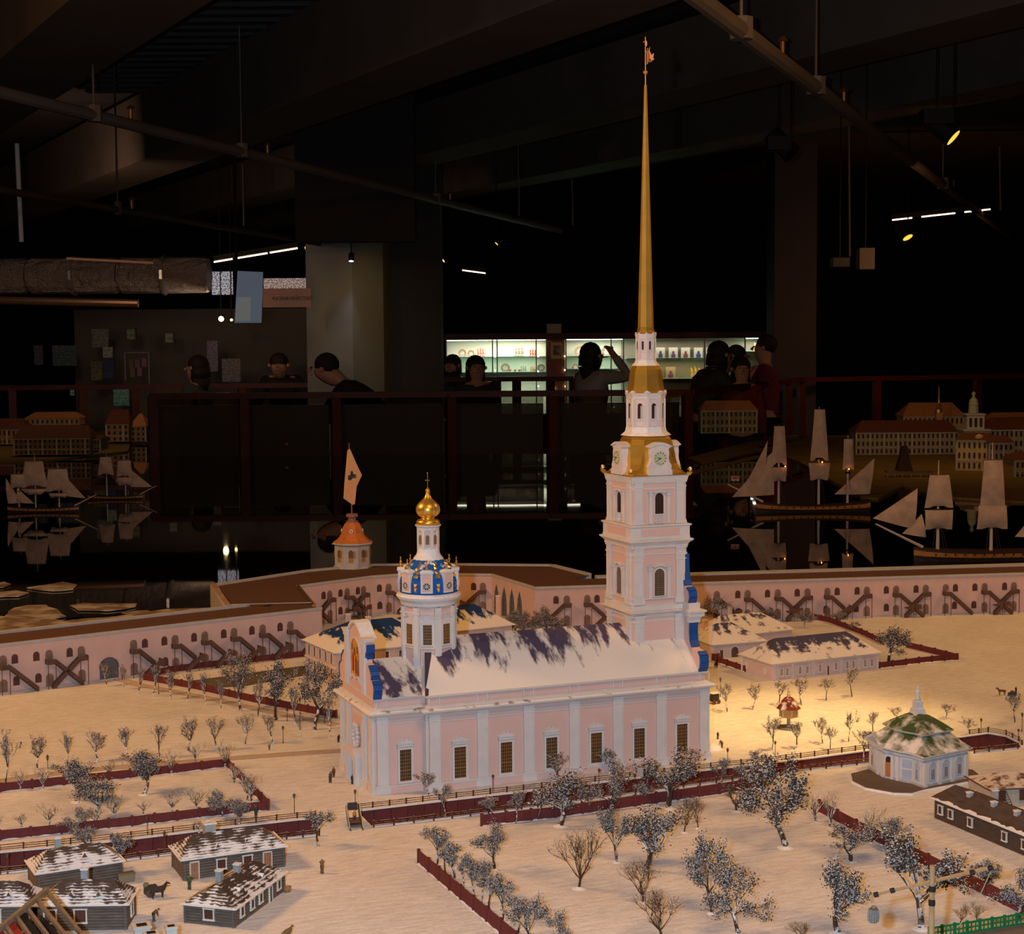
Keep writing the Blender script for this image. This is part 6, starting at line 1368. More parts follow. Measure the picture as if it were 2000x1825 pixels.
q.build('basket_ribs', mat('grey_wicker2', (.34, .31, .28), .85), t); MB().path([(-.005, 0, .0075), (-.002, 0, .011), (.002, 0, .011), (.005, 0, .0075)], [.0004]*4, 5).build('handle', BROWNW, t)
# bridge with green railing at the bottom right corner
zb = .050; pA, pB = G(1815, 1834, zb), G(2080, 1792, zb); t = thing('bridge', 'grey bridge deck with green painted railing in the bottom right corner', 'bridge', (pA.x, pA.y, 0)); tm = Matrix.Translation((-pA.x, -pA.y, 0))
nn = (pB-pA).cross(Vector((0, 0, 1))).normalized()*.30
MB(tm).add([(*V2(pA), zb), (*V2(pB), zb), (*V2(pB+nn), zb), (*V2(pA+nn), zb), (*V2(pA), 0), (*V2(pB), 0), (*V2(pB+nn), 0), (*V2(pA+nn), 0)], [(0, 1, 2, 3), (0, 1, 5, 4), (1, 2, 6, 5), (2, 3, 7, 6), (3, 0, 4, 7)]).build('bridge_deck', mat('deck_grey', (.14, .12, .11), .9), t)
for z, w in ((.001, .0022), (.0075, .0014), (.0140, .0022)): MB(tm).bar((pA.x, pA.y, zb+z), (pB.x, pB.y, zb+z), .0020, w).build('green_rail', GREENM, t)
n = 11
for k in range(n+1):
    q_ = pA.lerp(pB, k/n); MB(tm).box(q_.x-.0016, q_.x+.0016, q_.y-.0016, q_.y+.0016, zb, zb+.0165).build('green_post', GREENM, t)
    if k < n:
        for f in (.33, .67): r_ = pA.lerp(pB, (k+f)/n); MB(tm).box(r_.x-.0007, r_.x+.0007, r_.y-.0007, r_.y+.0007, zb, zb+.014).build('green_baluster', GREENM, t)
# striped lattice roof at the bottom left corner, close to the camera
zs = .125; rA, rB = G(-60, 1862, zs), G(93, 1737, zs); t = thing('striped_arbour', 'brown lattice roof with red and black panels in the bottom left corner', 'arbour', (rB.x, rB.y, 0)); tm = Matrix.Translation((-rB.x, -rB.y, 0))
sl = G(182, 1828, zs)-rB; sl = Vector((sl.x*1.3, sl.y*1.3, -.018)); AW = mat('arbour_wood', (.26, .19, .12), .7, c2=(.19, .13, .08), scale=80)
MB(tm).bar(rA, rB, .0055, .006).build('ridge_beam', AW, t)
for k in range(8):
    f = k/7; s0 = rB.lerp(rA, f*.98+.01); MB(tm).bar(s0-Vector((0, 0, .002)), s0+sl, .0042, .005).build('rafter', AW, t)
    if k < 7 and k not in (0, 1):
        s1 = rB.lerp(rA, (k+1)/7*.98+.01); d = Vector((0, 0, -.005)); g = [s0+(s1-s0)*.2+d, s0+(s1-s0)*.8+d, s0+(s1-s0)*.8+sl+d, s0+(s1-s0)*.2+sl+d]
        MB(tm).add([*g, *[v_-Vector((0, 0, .002)) for v_ in g]], [(0, 1, 2, 3), (4, 5, 6, 7), (0, 1, 5, 4), (1, 2, 6, 5), (2, 3, 7, 6), (3, 0, 4, 7)]).build('red_panel', REDM if k > 2 else BLK, t)
for v_ in (rA+sl, rB+sl): MB(tm).box(v_.x-.003, v_.x+.003, v_.y-.003, v_.y+.003, 0, v_.z-.004).build('arbour_post', AW, t)
w4 = [rA, rB, rB+sl, rA+sl]; 
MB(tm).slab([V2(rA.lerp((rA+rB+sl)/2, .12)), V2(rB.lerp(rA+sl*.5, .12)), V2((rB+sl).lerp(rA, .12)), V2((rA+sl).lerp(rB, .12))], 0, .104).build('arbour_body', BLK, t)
# white chimney tops of a house below the frame
zc = .060; cc = G(302, 1835, 0); t = thing('white_chimney_house', 'white chimney tops with dark flues rising at the bottom edge left of centre', 'house', (cc.x, cc.y, 0)); tm = Matrix.Translation((-cc.x, -cc.y, 0))
q0 = G(262, 1850, .038); MB(tm).box(q0.x-.01, q0.x+.085, q0.y-.11, q0.y+.0, 0, .036).build('house_block', mat('white_chim', (.60, .58, .52), .7), t)
for x0_, x1_, y0_ in ((259, 294, 1806), (322, 346, 1808), (280, 310, 1821)):
    a, b = G(x0_, y0_, zc), G(x1_, y0_, zc); w = (b-a).length; c = (a+b)/2+Vector((0, .0, 0)); o = MB(tm).box(c.x-w*.42, c.x+w*.42, c.y-w*.34, c.y+w*.34, .03, zc-.003).build('chimney', mat('white_chim', (.60, .58, .52), .7), t)
    MB(tm).box(c.x-w*.5, c.x+w*.5, c.y-w*.42, c.y+w*.42, zc-.003, zc).build('chimney_cap', mat('white_chim', (.60, .58, .52), .7), o); MB(tm).box(c.x-w*.28, c.x+w*.28, c.y-w*.22, c.y+w*.22, zc, zc+.0006).build('flue', BLK, o)
# ================================================================== THE FAR MODEL: LAND, CITY, SHIPS
WPX = [(-500, 826), (268, 838), (300, 886), (1345, 886), (1500, 853), (2600, 846)]
def hall(p): return Matrix.Translation(Vector(p)) @ Matrix.Rotation(-YAW, 4, 'Z')
wp = gl(WPX, -.06)
MB().slab([V2(p) for p in wp]+[(5.2, -1.2), (-6.5, -1.2)], -.14, -.0525).build('floor_model_table', BLK, kind='structure')
QUAY = mat('quay', (.20, .12, .07), .8, c2=(.15, .09, .05), scale=8)
for k, (pp, z) in enumerate([([(1343, 893), (1500, 852), (1560, 848), (1560, 858), (1370, 903)], -.040), ([(1343, 921), (1480, 888), (1484, 891), (1345, 926)], -.046)]):
    MB().slab([V2(G(x, y, z)) for x, y in pp], -.06, z).build('floor_quay', QUAY, kind='structure')
GRASS = mat('city_ground', (.12, .10, .025), .95, c2=(.22, .13, .03), scale=7, detail=5)
land = [(1480, 872), (1600, 850), (2400, 846), (2400, 975), (1990, 978), (1830, 968), (1762, 948), (1716, 972), (1680, 968), (1560, 900)]
MB().slab([V2(G(x, y, -.040)) for x, y in land], -.06, -.040).build('floor_city_ground', GRASS, kind='structure')
land = [(-500, 905), (-500, 830), (262, 842), (250, 880), (60, 900)]
MB().slab([V2(G(x, y, -.040)) for x, y in land], -.06, -.040).build('floor_city_ground', GRASS, kind='structure')
def city(label, x0, x1, yb, ye, yr, wc, rc, depth=.25, wins=True, slant=0., hip=.12, rows=3, D=None, step=9.):
    """x0..x1 columns, yb foot, ye eave, yr roof top, all measured in the photograph; stands on the far ground"""
    a = G(x0, yb, -.040); D0 = (a-CAM).dot(FWD) if D is None else D; a = dep(x0, yb, D0); k = D0/FPX; L = (x1-x0)*k; h = (yb-ye)*k; r = h+(yb-yr-(yb-ye))*k
    t = thing('model_building', label, 'building', tuple(a), -YAW+slant)
    MB().box(0, L, 0, depth, 0, h).build('wall', mat('cw_%03d_%03d' % (wc[0]*999, wc[2]*999), wc, .85), t)
    o = .012; m = MB(); m.add([(-o, -o, h), (L+o, -o, h), (L+o, depth+o, h), (-o, depth+o, h), (L*hip, depth*.45, r), (L*(1-hip), depth*.45, r)], [(0, 1, 5, 4), (1, 2, 5), (2, 3, 4, 5), (3, 0, 4), (0, 3, 2, 1)])
    m.build('roof', mat('cr_%03d_%03d' % (rc[0]*999, rc[2]*999), rc, .85), t)
    if wins:
        n = max(3, int((x1-x0)/step)); q = MB(); w = L/n
        for i in range(n):
            for j in range(rows): q.box(w*(i+.3), w*(i+.7), -.003, .001, h*(j+.22)/rows, h*(j+.75)/rows)
        q.build('windows', mat('city_window', (.03, .02, .012), .6), t, kind='stuff')
        m = MB(); m.box(-.004, L+.004, -.006, 0, h*.94, h); m.box(-.004, L+.004, -.004, 0, h*.30, h*.33)
        for i in range(0, n+1, 3): m.box(w*i-.006, w*i+.006, -.004, 0, 0, h*.94)
        m.build('cornice', mat('city_trim', (.42, .38, .32), .85), t)
    return t, L, h, k
YW = (.34, .22, .09); GW = (.30, .26, .19); RR = (.14, .045, .025); OR = (.52, .22, .08); BR = (.10, .04, .02)
city('long pale model palace with dark red roof left of the domed tower', 1672, 1872, 888, 844, 822, GW, RR, rows=3, hip=.08)
city('orange-lit model building with broad orange roof and gilt spire, behind the long pale palace', 1765, 1882, 850, 812, 787, (.5, .3, .16), OR, D=13.2, hip=.14, rows=2)
t, L, h, k = city('pale yellow model wing jutting forward below the domed tower', 1868, 1935, 918, 858, 846, (.50, .36, .17), BR, depth=.30, rows=3, slant=-.35)
city('grey-white right side wing of the domed palace', 1932, 1978, 916, 864, 852, GW, BR, rows=3, D=10.6)
city('pale model palace wing with dark red roof at the right edge', 1925, 2080, 893, 838, 816, GW, RR, rows=3, D=12.0)
city('far pink-lit model building behind the right palace wing', 1928, 2060, 850, 822, 806, (.45, .25, .16), OR, rows=2, D=13.4)
city('ochre model building at the right edge in front of the palace wing', 1982, 2060, 936, 898, 884, (.34, .25, .12), RR, rows=2, D=10.2)
city('orange-roofed model mansion seen behind the posts of the railing', 1370, 1478, 846, 801, 783, (.26, .22, .10), OR, D=13.3, rows=3, hip=.1)
city('dark yellow model barrack with brown roof at the far left behind the ship', 28, 176, 888, 856, 832, (.26, .15, .05), BR, D=12.6, rows=3, hip=.06)
city('small greyish annex at the right end of the dark yellow barrack', 176, 196, 880, 857, 850, (.18, .14, .08), BR, D=12.7, rows=2)
city('long orange-roofed model house at far left, highest row', 50, 155, 830, 817, 805, (.38, .24, .14), OR, D=15.2, rows=1)
city('low orange-lit model house at the left edge', -40, 50, 868, 838, 818, (.30, .16, .07), RR, D=14.0, rows=2)
city('model house with red roof in the left city, left one of three', 208, 252, 862, 828, 800, (.26, .17, .09), RR, D=14.2, rows=3)
city('model house with pointed ochre roof in the left city, middle one of three', 256, 285, 862, 832, 808, (.28, .17, .08), OR, D=14.3, rows=3, hip=.4)
city('model house with ochre roof in the left city, right one of three', 314, 346, 862, 828, 804, (.24, .15, .07), OR, D=14.3, rows=2)
city('long model building with yellow roof behind the railing at centre left', 500, 642, 842, 830, 810, (.16, .14, .05), (.22, .14, .04), D=15.5, rows=1, step=5)
# the palace tower
p = dep(1900, 893, 11.6); k = 11.6/FPX; t = thing('palace_tower', 'round-topped white tower of the model palace with globe on top', 'tower', tuple(p), -YAW)
TWM = mat('tower_grey_white', (.42, .42, .38), .8); zz2 = lambda y: (893-y)*k
for y0, y1, w in ((893, 862, 22), (862, 838, 24), (838, 808, 17)): MB().box(-w*k, w*k, -w*k, w*k, zz2(y0), zz2(y1)).build('tower_tier', TWM, t)
for y, w in ((862, 28), (838, 27), (808, 19)): MB().box(-w*k, w*k, -w*k, w*k, zz2(y)-1.5*k, zz2(y)+1.5*k).build('tower_cornice', TWM, t)
for x in (-10, 0, 10): MB().box((x-2.5)*k, (x+2.5)*k, -18.2*k, -16.5*k, zz2(832), zz2(815)).build('tower_window', PANE, t)
for x in (-11, 11): MB().box((x-4)*k, (x+4)*k, -25*k, -23.5*k, zz2(858), zz2(843)).build('tower_window', PANE, t)
MB().lathe([(10*k, zz2(806)), (9*k, zz2(790)), (10*k, zz2(789)), (8.5*k, zz2(786)), (8*k, zz2(781)), (5*k, zz2(777)), (3*k, zz2(776)), (2.5*k, zz2(773)), (4*k, zz2(770)), (4*k, zz2(767)), (.5*k, zz2(764))], 10).build('tower_lantern', mat('pale_green_lantern', (.34, .40, .30), .8), t)
p = dep(1833, 845, 13.0); k = 13.0/FPX; t = thing('gilt_spire_tower', 'small gilt-topped belfry with needle spire among the orange roofs', 'tower', tuple(p), -YAW)
MB().box(-6*k, 6*k, -6*k, 6*k, 0, 40*k).build('belfry', mat('belfry_ochre', (.5, .32, .12), .8), t); MB().lathe([(7*k, 40*k), (7*k, 46*k), (4*k, 50*k), (5*k, 53*k), (1.6*k, 58*k), (1*k, 66*k), (.3*k, 92*k)], 8).build('gilt_spire', GOLD, t)
p = dep(1912, 900, 10.7); t = thing('model_statue', 'ochre baroque gable ornament of the jutting palace wing', 'ornament', tuple(p), -YAW); k = 10.7/FPX
MB().lathe([(11*k, 30*k), (12*k, 38*k), (7*k, 44*k), (8*k, 49*k), (1*k, 53*k)], 10, sx=1, sy=.3).build('gable_shell', mat('gable_ochre', (.58, .38, .14), .8), t)
p = G(1765, 930, -.04); k = (p-CAM).dot(FWD)/FPX; t = thing('wooden_stage', 'dark wooden shipyard tower on a platform on the far shore', 'tower', tuple(p), -YAW)
MB().lathe([(21*k, 12*k), (12*k, 38*k), (8*k, 60*k)], 4, (0, 0), pi/4).build('plank_tower', mat('dark_plank', (.06, .028, .02), .9), t); MB().box(-35*k, 55*k, -12*k, 12*k, 8*k, 12*k).build('platform', QUAY, t)
for x in (-34, -20, -5, 12, 30, 50): MB().box((x-1.2)*k, (x+1.2)*k, -11*k, -9*k, -6*k, 8*k).build('pile', mat('pile_grey', (.25, .23, .2), .9), t)
# ships
def sailcloth(T, x, y0, w0, w1, z0, z1, bulge, skew=0.):
    m = MB(T); n = 6; q = []
    for j in range(n+1):
        f = j/n; w = w0+(w1-w0)*f; z = z1+(z0-z1)*f
        for i in range(n+1):
            g = i/n-.5; q.append((x+skew*f+bulge*sin(pi*f)*(1-2.2*g*g)*1.0-abs(g)*bulge*.3, y0+g*w*0.35, z-abs(g)*0.0+.0)) if False else q.append((x+g*w+skew*f, y0-bulge*sin(pi*(.15+.85*f))*(1-3*g*g), z+(.06*(z1-z0) if (f > .99 and abs(g) < .3) else 0)))
    f = [(j*(n+1)+i, j*(n+1)+i+1, (j+1)*(n+1)+i+1, (j+1)*(n+1)+i) for j in range(n) for i in range(n)]
    return m.add(q, f)
def ship(label, px, py, L, bow, masts, hullc, jibs, H, rz=0., rig=True):
    """masts: (position along the hull 0..1, height, [(z0,z1,w0,w1)..])"""
    p = G(px, py, -.052); t = thing('sailing_ship', label, 'ship', tuple(p), -YAW+rz); b = bow; hh = L*.085
    st = [(-.50, .050, .9, 1.25), (-.42, .065, .55, 1.05), (-.2, .075, .3, .85), (.1, .078, .25, .80), (.32, .066, .3, .90), (.44, .040, .5, 1.02), (.52, .006, .9, 1.15)]
    def hull(f0, f1, grow_):
        m = MB(); q = []
        for x, w, lo, hi in st:
            for sy in (-1, 1):
                for f in (f0, f1): z = (-.10+f*(hi+.10))*hh if True else 0; q.append((b*x*L, sy*w*L*(.62+.38*f)*grow_, z))
        n = len(st); fs = []
        for i in range(n-1):
            a, c = i*4, (i+1)*4; fs += [(a, c, c+1, a+1), (a+2, a+3, c+3, c+2), (a+1, c+1, c+3, a+3), (a, a+2, c+2, c)]
        fs += [(0, 1, 3, 2), (4*n-4, 4*n-2, 4*n-1, 4*n-3)]; return m.add(q, fs)
    hull(0, .45, 1.0).build('hull_bottom', mat('hull_black', (.02, .012, .008), .6), t)
    hull(.45, .80, 1.015).build('hull_band', mat('hull_ochre', (.42, .19, .04), .6, c2=(.30, .13, .03)), t); hull(.80, 1.0, 1.03).build('bulwark', mat('hullc_%d' % int(hullc[2]*999), hullc, .6), t)
    q = MB()
    for k in range(-6, 7): q.box(b*k*L*.065-.0025, b*k*L*.065+.0025, -.081*L, -.074*L, hh*.50, hh*.66)
    q.build('gun_ports', BLACKM, t, kind='stuff')
    sp = mat('spar_white', (.50, .46, .42), .7)
    MB().tube((b*.46*L, 0, hh*1.1), (b*.78*L, 0, hh*1.1+L*.16), .0055*L/.5, .003*L/.5, 6).build('bowsprit', sp, t)
    for f, mh, sails in masts:
        x = b*(f-.5)*L*-1 if False else b*f*L
        o = MB().path([(x, 0, hh*.7), (x, 0, mh*.45), (x, 0, mh)], [.0065*L/.5, .005*L/.5, .0015*L/.5], 7).build('mast', sp, t)
        MB().lathe([(.012*L/.5, mh*.50), (.013*L/.5, mh*.52)], 8, (x, 0)).build('mast_top', BLACKM, o)
        for z0, z1, w0, w1 in sails:
            sailcloth(Matrix(), x, -.012, w0, w1, z0, z1, .020).build('sail', SAIL, t, smooth=True)
            MB().tube((x-w0*.55, -.012, z1), (x+w0*.55, -.012, z1), .0022, None, 5).build('yard', mat('yard_black', (.05, .035, .03), .7), o)
    for pts in jibs:
        m = MB(); A_, B_, C_ = [Vector((b*x*L, 0, z)) for x, z in pts]; n = 5; q = []
        for i in range(n+1):
            for j in range(n+1-i):
                u, v = i/n, j/n; r = A_*(1-u-v)+B_*u+C_*v; r.y -= .014*4*u*(1-u)+.01*v*(1-u-v); q.append(tuple(r))
        ix = lambda i, j: sum(n+1-a for a in range(i))+j; fs = []
        for i in range(n):
            for j in range(n-i):
                fs.append((ix(i, j), ix(i+1, j), ix(i, j+1)))
                if j < n-i-1: fs.append((ix(i+1, j), ix(i+1, j+1), ix(i, j+1)))
        m.add(q, fs).build('jib_sail', SAIL, t, smooth=True)
    if rig:
        m = MB()
        for f, mh, _ in masts:
            for d in (-.05, -.03, .03, .05): m.tube((b*(f+d)*L, -.06*L, hh*.95), (b*f*L, 0, mh*.5), .0006, None, 3)
        m.tube((b*.78*L, 0, hh*1.1+L*.16), (b*masts[0][0]*L, 0, masts[0][1]*.95), .0006, None, 3); m.tube((b*.60*L, 0, hh*1.1+L*.08), (b*masts[0][0]*L, 0, masts[0][1]*.6), .0006, None, 3)
        m.build('rigging', mat('rigging', (.10, .07, .05), .9), t, kind='stuff')
    return t
k = 8.29/FPX
ship('sailing ship with blue-trimmed ochre hull at the far left, bow to the right', 84, 1000, .36, 1, [(.24, 96*k, [(42*k, 88*k, 38*k, 50*k), (30*k, 39*k, 38*k, 30*k)]), (-.10, 122*k, [(52*k, 104*k, 36*k, 54*k), (36*k, 48*k, 56*k, 24*k)]), (-.34, 84*k, [(50*k, 78*k, 26*k, 30*k)])],
     (.03, .02, .12), [((.62, .20*.36), (.30, .24*.36), (.27, 84*k)), ((-.52, 70*k), (-.50, 18*k), (-.30, 20*k)), ((-.36, 50*k), (-.36, 20*k), (-.12, 18*k))], .3)
k = 8.35/FPX
t = ship('large dark-hulled three-masted ship in the middle distance right of the bell tower', 1590, 999, .56, -1, [(.32, 170*k, [(92*k, 168*k, 20*k, 30*k), (60*k, 88*k, 30*k, 26*k)]), (-.04, 205*k, [(100*k, 200*k, 20*k, 36*k), (62*k, 96*k, 42*k, 34*k)]), (-.30, 150*k, [(82*k, 142*k, 18*k, 22*k)])],
     (.05, .025, .02), [((.74, 30*k), (.36, 34*k), (.38, 118*k)), ((.60, 62*k), (.46, 60*k), (.42, 140*k)), ((-.18, 34*k), (-.50, 34*k), (-.54, 104*k))], .5)
for f, z in ((.27, 90*k), (-.06, 98*k), (-.30, 84*k)):
    MB().ball((-f*.56, -.03, z), .0032, 6, 4).build('ship_lantern', emit('lantern_orange', (1, .25, .03), 14), t)
m = MB(Matrix.Translation((-.40, -.01, 66*k))); m.quad((-.02, 0, -.01), (.02, 0, -.01), (.02, 0, .014), (-.02, 0, .014)); o = m.build('ensign', mat('ensign_white', (.45, .35, .3), .8), t)
for a_ in range(4):
    an = a_*pi/4; MB(Matrix.Translation((-.40, -.012, 68*k))).bar((-.02*cos(an), 0, -.012*sin(an)), (.02*cos(an), 0, .012*sin(an)), .001, .003, up=(0, 0, 1) if a_ != 2 else (1, 0, 0)).build('ensign_cross', mat('ensign_red', (.4, .03, .03), .8), o)
k = 6.5/FPX
ship('near ship with ochre hull band at the right edge just behind the fortress wall', 1935, 1094, .58, -1, [(.36, 196*k, [(104*k, 168*k, 38*k, 56*k), (62*k, 100*k, 54*k, 52*k)]), (0, 230*k, [(96*k, 196*k, 36*k, 50*k), (62*k, 108*k, 54*k, 60*k)]), (-.30, 170*k, [(92*k, 150*k, 34*k, 40*k)])],
     (.03, .03, .02), [((.80, 84*k), (.52, 62*k), (.50, 142*k)), ((.60, 54*k), (.44, 46*k), (.47, 92*k)), ((-.16, 46*k), (-.5, 44*k), (-.34, 110*k))], .5)
ship('small dim ship behind the first ship at the far left', 225, 975, .30, 1, [(.2, .24, [(.13, .22, .07, .09), (.08, .125, .09, .07)]), (-.15, .26, [(.14, .24, .06, .09)])], (.03, .03, .02), [((.7, .07), (.3, .07), (.26, .18))], .3, rig=False)

# ================================================================== THE HALL
FZ = -.80; CZ = 2.75
fl = [dep(-2600, 1000, 6), dep(4600, 1000, 6), dep(3600, 700, 26), dep(-1600, 700, 26)]
def rect(x0, x1, y0, y1):   # hall frame: x to the right, y forward from the camera
    return [tuple((hall((CAM.x, CAM.y, 0)) @ Vector((x, y, 0)))[:2]) for x, y in ((x0, y0), (x1, y0), (x1, y1), (x0, y1))]
HM = hall((CAM.x, CAM.y, 0))
MB(HM).box(-14, 14, -3.5, 25, FZ-.1, FZ).build('floor', mat('hall_floor', (.05, .035, .03), .6), kind='structure')
MB(HM).box(-14, 14, -3.5, 25, CZ, CZ+.1).build('ceiling', DARKC, kind='structure')
MB(HM).box(-14, 14, 24, 24.2, FZ, CZ).build('wall_back', BLK, kind='structure')
MB(HM).box(-14.2, -14, -3.5, 24, FZ, CZ).build('wall_left', BLK, kind='structure'); MB(HM).box(14, 14.2, -3.5, 24, FZ, CZ).build('wall_right', BLK, kind='structure')
MB(HM).box(-14, 14, -3.7, -3.5, FZ, CZ).build('wall_front', BLK, kind='structure')
# ceiling ribs, beams, pipes
bd = (RGT*(-1650/FPX)+Vector((FWD.x, FWD.y, 0))).normalized(); bd.z = 0; bd.normalize(); bn = Vector((bd.y, -bd.x, 0))
def beam(px, py, zb, w, h, nm, m_, L0=-9, L1=16, lab=None):
    c = G(px, py, zb); m = MB(); a, b = c+bd*L0, c+bd*L1; m.bar((a.x, a.y, zb+h/2), (b.x, b.y, zb+h/2), w, h); return m.build(nm, m_, kind='structure')
beam(150, 90, 2.20, .52, .5, 'trim_1', BEAMM, -3, 9); beam(900, 110, 2.20, .46, .5, 'trim_2', BEAMM, -5, 14); beam(1500, 150, 2.30, .42, .4, 'trim_3', BEAMM, -6, 14); beam(1760, 215, 2.35, .36, .35, 'trim_4', BEAMM, -8, 14); beam(1000, 360, 2.40, .5, .3, 'trim_5', DARKC, -8, 8)
t = thing('ceiling_decking', 'ribbed metal decking of the dark ceiling at the upper left', 'decking', tuple(G(330, 60, 2.70)), -YAW)
for i in range(16): MB().box(-1.4+i*.02, 1.1, -1.0+i*.22, -.90+i*.22, -.01, .03).build('rib', mat('rib_grey', (.075, .065, .065), .7), t)
def pipe(label, a, b, z, r, m_, hang=()):
    p0, p1 = G(*a, z), G(*b, z); t = thing('ceiling_pipe', label, 'pipe', tuple(p0)); tm = Matrix.Translation(-p0); MB(tm).tube(p0, p1, r, None, 10).build('pipe_body', m_, t)
    for f in hang:
        q = p0.lerp(p1, f); MB(tm).tube(q, (q.x, q.y, CZ), .006, None, 6).build('hanger_rod', BLACKM if f < 0 else m_, t); MB(tm).lathe([(r*1.3, q.z-.03), (r*1.3, q.z+.05)], 8, (q.x, q.y)).build('pipe_clamp', m_, t)
        s_ = q+(p1-p0)*.035; MB(tm).lathe([(.010, s_.z+r), (.010, s_.z+r+.05), (.024, s_.z+r+.055), (.010, s_.z+r+.07)], 8, (s_.x, s_.y)).build('sprinkler', mat('brass', (.35, .18, .06), .4, .7), t)
    return t
PIPEM = mat('pipe_grey', (.17, .14, .125), .6, c2=(.14, .115, .10), scale=3)
pipe('grey sprinkler pipe crossing the ceiling from the left edge to the middle', (-120, 150), (1095, 450), 1.95, .030, PIPEM, (.12, .28, .62)); pipe('grey sprinkler pipe slanting down across the ceiling at the upper right', (1330, -30), (2040, 512), 1.95, .034, PIPEM, (.04, .11, .35))
pipe('thin dark pipe lower left under the ceiling', (-60, 360), (640, 478), 1.62, .020, mat('pipe_dark', (.06, .04, .035), .6), (.3,)); 
p = dep(33, 280, 9); t = tag(MB().tube(p, dep(42, 472, 9), .013, None, 8).build('hanging_rod', mat('rod_grey', (.45, .5, .6), .4)), 'thin pale vertical rod hanging at the far left', 'rod')
for x, y0, y1, D, lb in ((1012, 275, 420, 14, 'above the middle of the hall'), (1117, 350, 440, 14, 'just left of the spire'), (1658, 240, 500, 12, 'right of the spire above the projector'), (1952, 285, 410, 13, 'near the right edge'), (474, 320, 440, 14, 'left, below the first pipe')):
    tag(MB().tube(dep(x, y0, D), dep(x+2, y1, D), .007, None, 5).build('suspension_wire', PIPEM), 'thin suspension wire hanging '+lb, 'wire')
# lamps of the hall
def tracklamp(label, a, b, D, s, segs_):
    p0, p1 = dep(*a, D), dep(*b, D); t = thing('linear_lamp', label, 'lamp', tuple(p0)); tm = Matrix.Translation(-p0)
    MB(tm).bar(p0+Vector((0, 0, .03)), p1+Vector((0, 0, .03)), .05, .04).build('lamp_housing', BLACKM, t)
    for f0, f1 in segs_: MB(tm).bar(p0.lerp(p1, f0), p0.lerp(p1, f1), .02, .011).build('light_tube', emit('tube_white', (1, .62, .38), s), t)
tracklamp('long lit linear lamp above the blue-grey banner at the left', (418, 511), (581, 484), 14, 5, ((0, .22), (.26, .64), (.67, 1)))
tracklamp('short lit linear lamp in the dark middle of the hall', (903, 527), (948, 533), 17, 14, ((0, 1),)); tracklamp('lit linear lamp in three pieces at the right under the slanting pipe', (1743, 429), (1934, 408), 15, 14, ((0, .2), (.30, .64), (.74, 1)))
def spotlamp(label, px, py, D, r, aim, s=30, c=(1, .55, .12), fix=True):
    p = dep(px, py, D); d = (RGT*aim[0]+UPV*aim[1]-FWD*aim[2]).normalized(); t = thing('spot_lamp', label, 'lamp', tuple(p)); q = d.to_track_quat('Z', 'Y').to_matrix().to_4x4()
    MB(q).lathe([(r*1.12, -r*3.2), (r*1.15, .002), (r*1.02, .003)], 14, cap1=False).build('lamp_can', BLACKM, t); MB(q).lathe([(r, 0.0), (r*.6, .001)], 14).build('glowing_lens', emit('lens_%d' % s, c, s), t)
    m = MB(); m.tube((0, 0, r), (0, 0, CZ-p.z), .005, None, 6); m.build('lamp_stem', BLACKM, t)
spotlamp('bright round spot lamp below the banner at the left, facing the camera', 432, 622, 15.5, .024, (0, -.2, 1), 60, (1, .72, .32)); spotlamp('small dimmer spot lamp right beside the bright one', 452, 624, 15.5, .013, (.3, -.5, 1), 12, (1, .6, .15))
spotlamp('tilted orange spot lamp right of the long linear lamp', 601, 487, 14, .036, (-.6, -.6, .42), 1.6, (1, .48, .05)); spotlamp('small white spot lamp on the pale pillar', 686, 509, 13, .020, (0, -1, .25), 8, (.9, .9, 1))
spotlamp('small yellow spot lamp right of the dark pillar', 866, 508, 17, .022, (-.7, -.6, .3), 2.5); spotlamp('small yellow spot lamp high above the display case', 970, 475, 16, .022, (-.6, -.6, .2), 1.5); spotlamp('yellow spot lamp under the linear lamp at the right', 1773, 463, 14, .045, (.35, -.85, .40), 1.6, (1, .48, .05))
spotlamp('large black track spotlight with glowing orange rim at the upper right', 1862, 268, 9, .050, (.65, -.65, .28), 1.3, (1, .38, .03)); spotlamp('large unlit black track spotlight right of the spire', 1545, 300, 10, .055, (.6, -.7, .3), 0, (0, 0, 0))
for x, y, D, w, h, lb in ((1640, 512, 11, .11, .06, 'black projector hanging at the right of the spire'), (1690, 505, 11, .10, .14, 'small grey box hanging right of the projector'), (1520, 280, 10, .14, .08, 'black fixture block above the unlit spotlight'), (1828, 228, 9, .16, .08, 'black fixture block above the glowing track spotlight')):
    p = dep(x, y, D); t = thing('projector' if 'proj' in lb else 'ceiling_fixture', lb, 'fixture', tuple(p), -YAW); MB().box(-w/2, w/2, -.06, .06, -h/2, h/2).build('fixture_body', BLACKM if 'grey' not in lb else mat('box_grey', (.07, .055, .05), .7), t); MB().tube((0, 0, h/2), (0, 0, CZ-p.z), .004, None, 5).build('fixture_rod', BLACKM, t)
MB(hall((CAM.x, CAM.y, 0))).box(-1.66, -.74, 12.88, 13.1, .82+(664-470)/FPX*12.9, CZ).build('trim_added_dark', mat('added_panel_dark', (.045, .036, .034), .95), kind='structure')  # dark panel added above the pillars to hide their lit tops
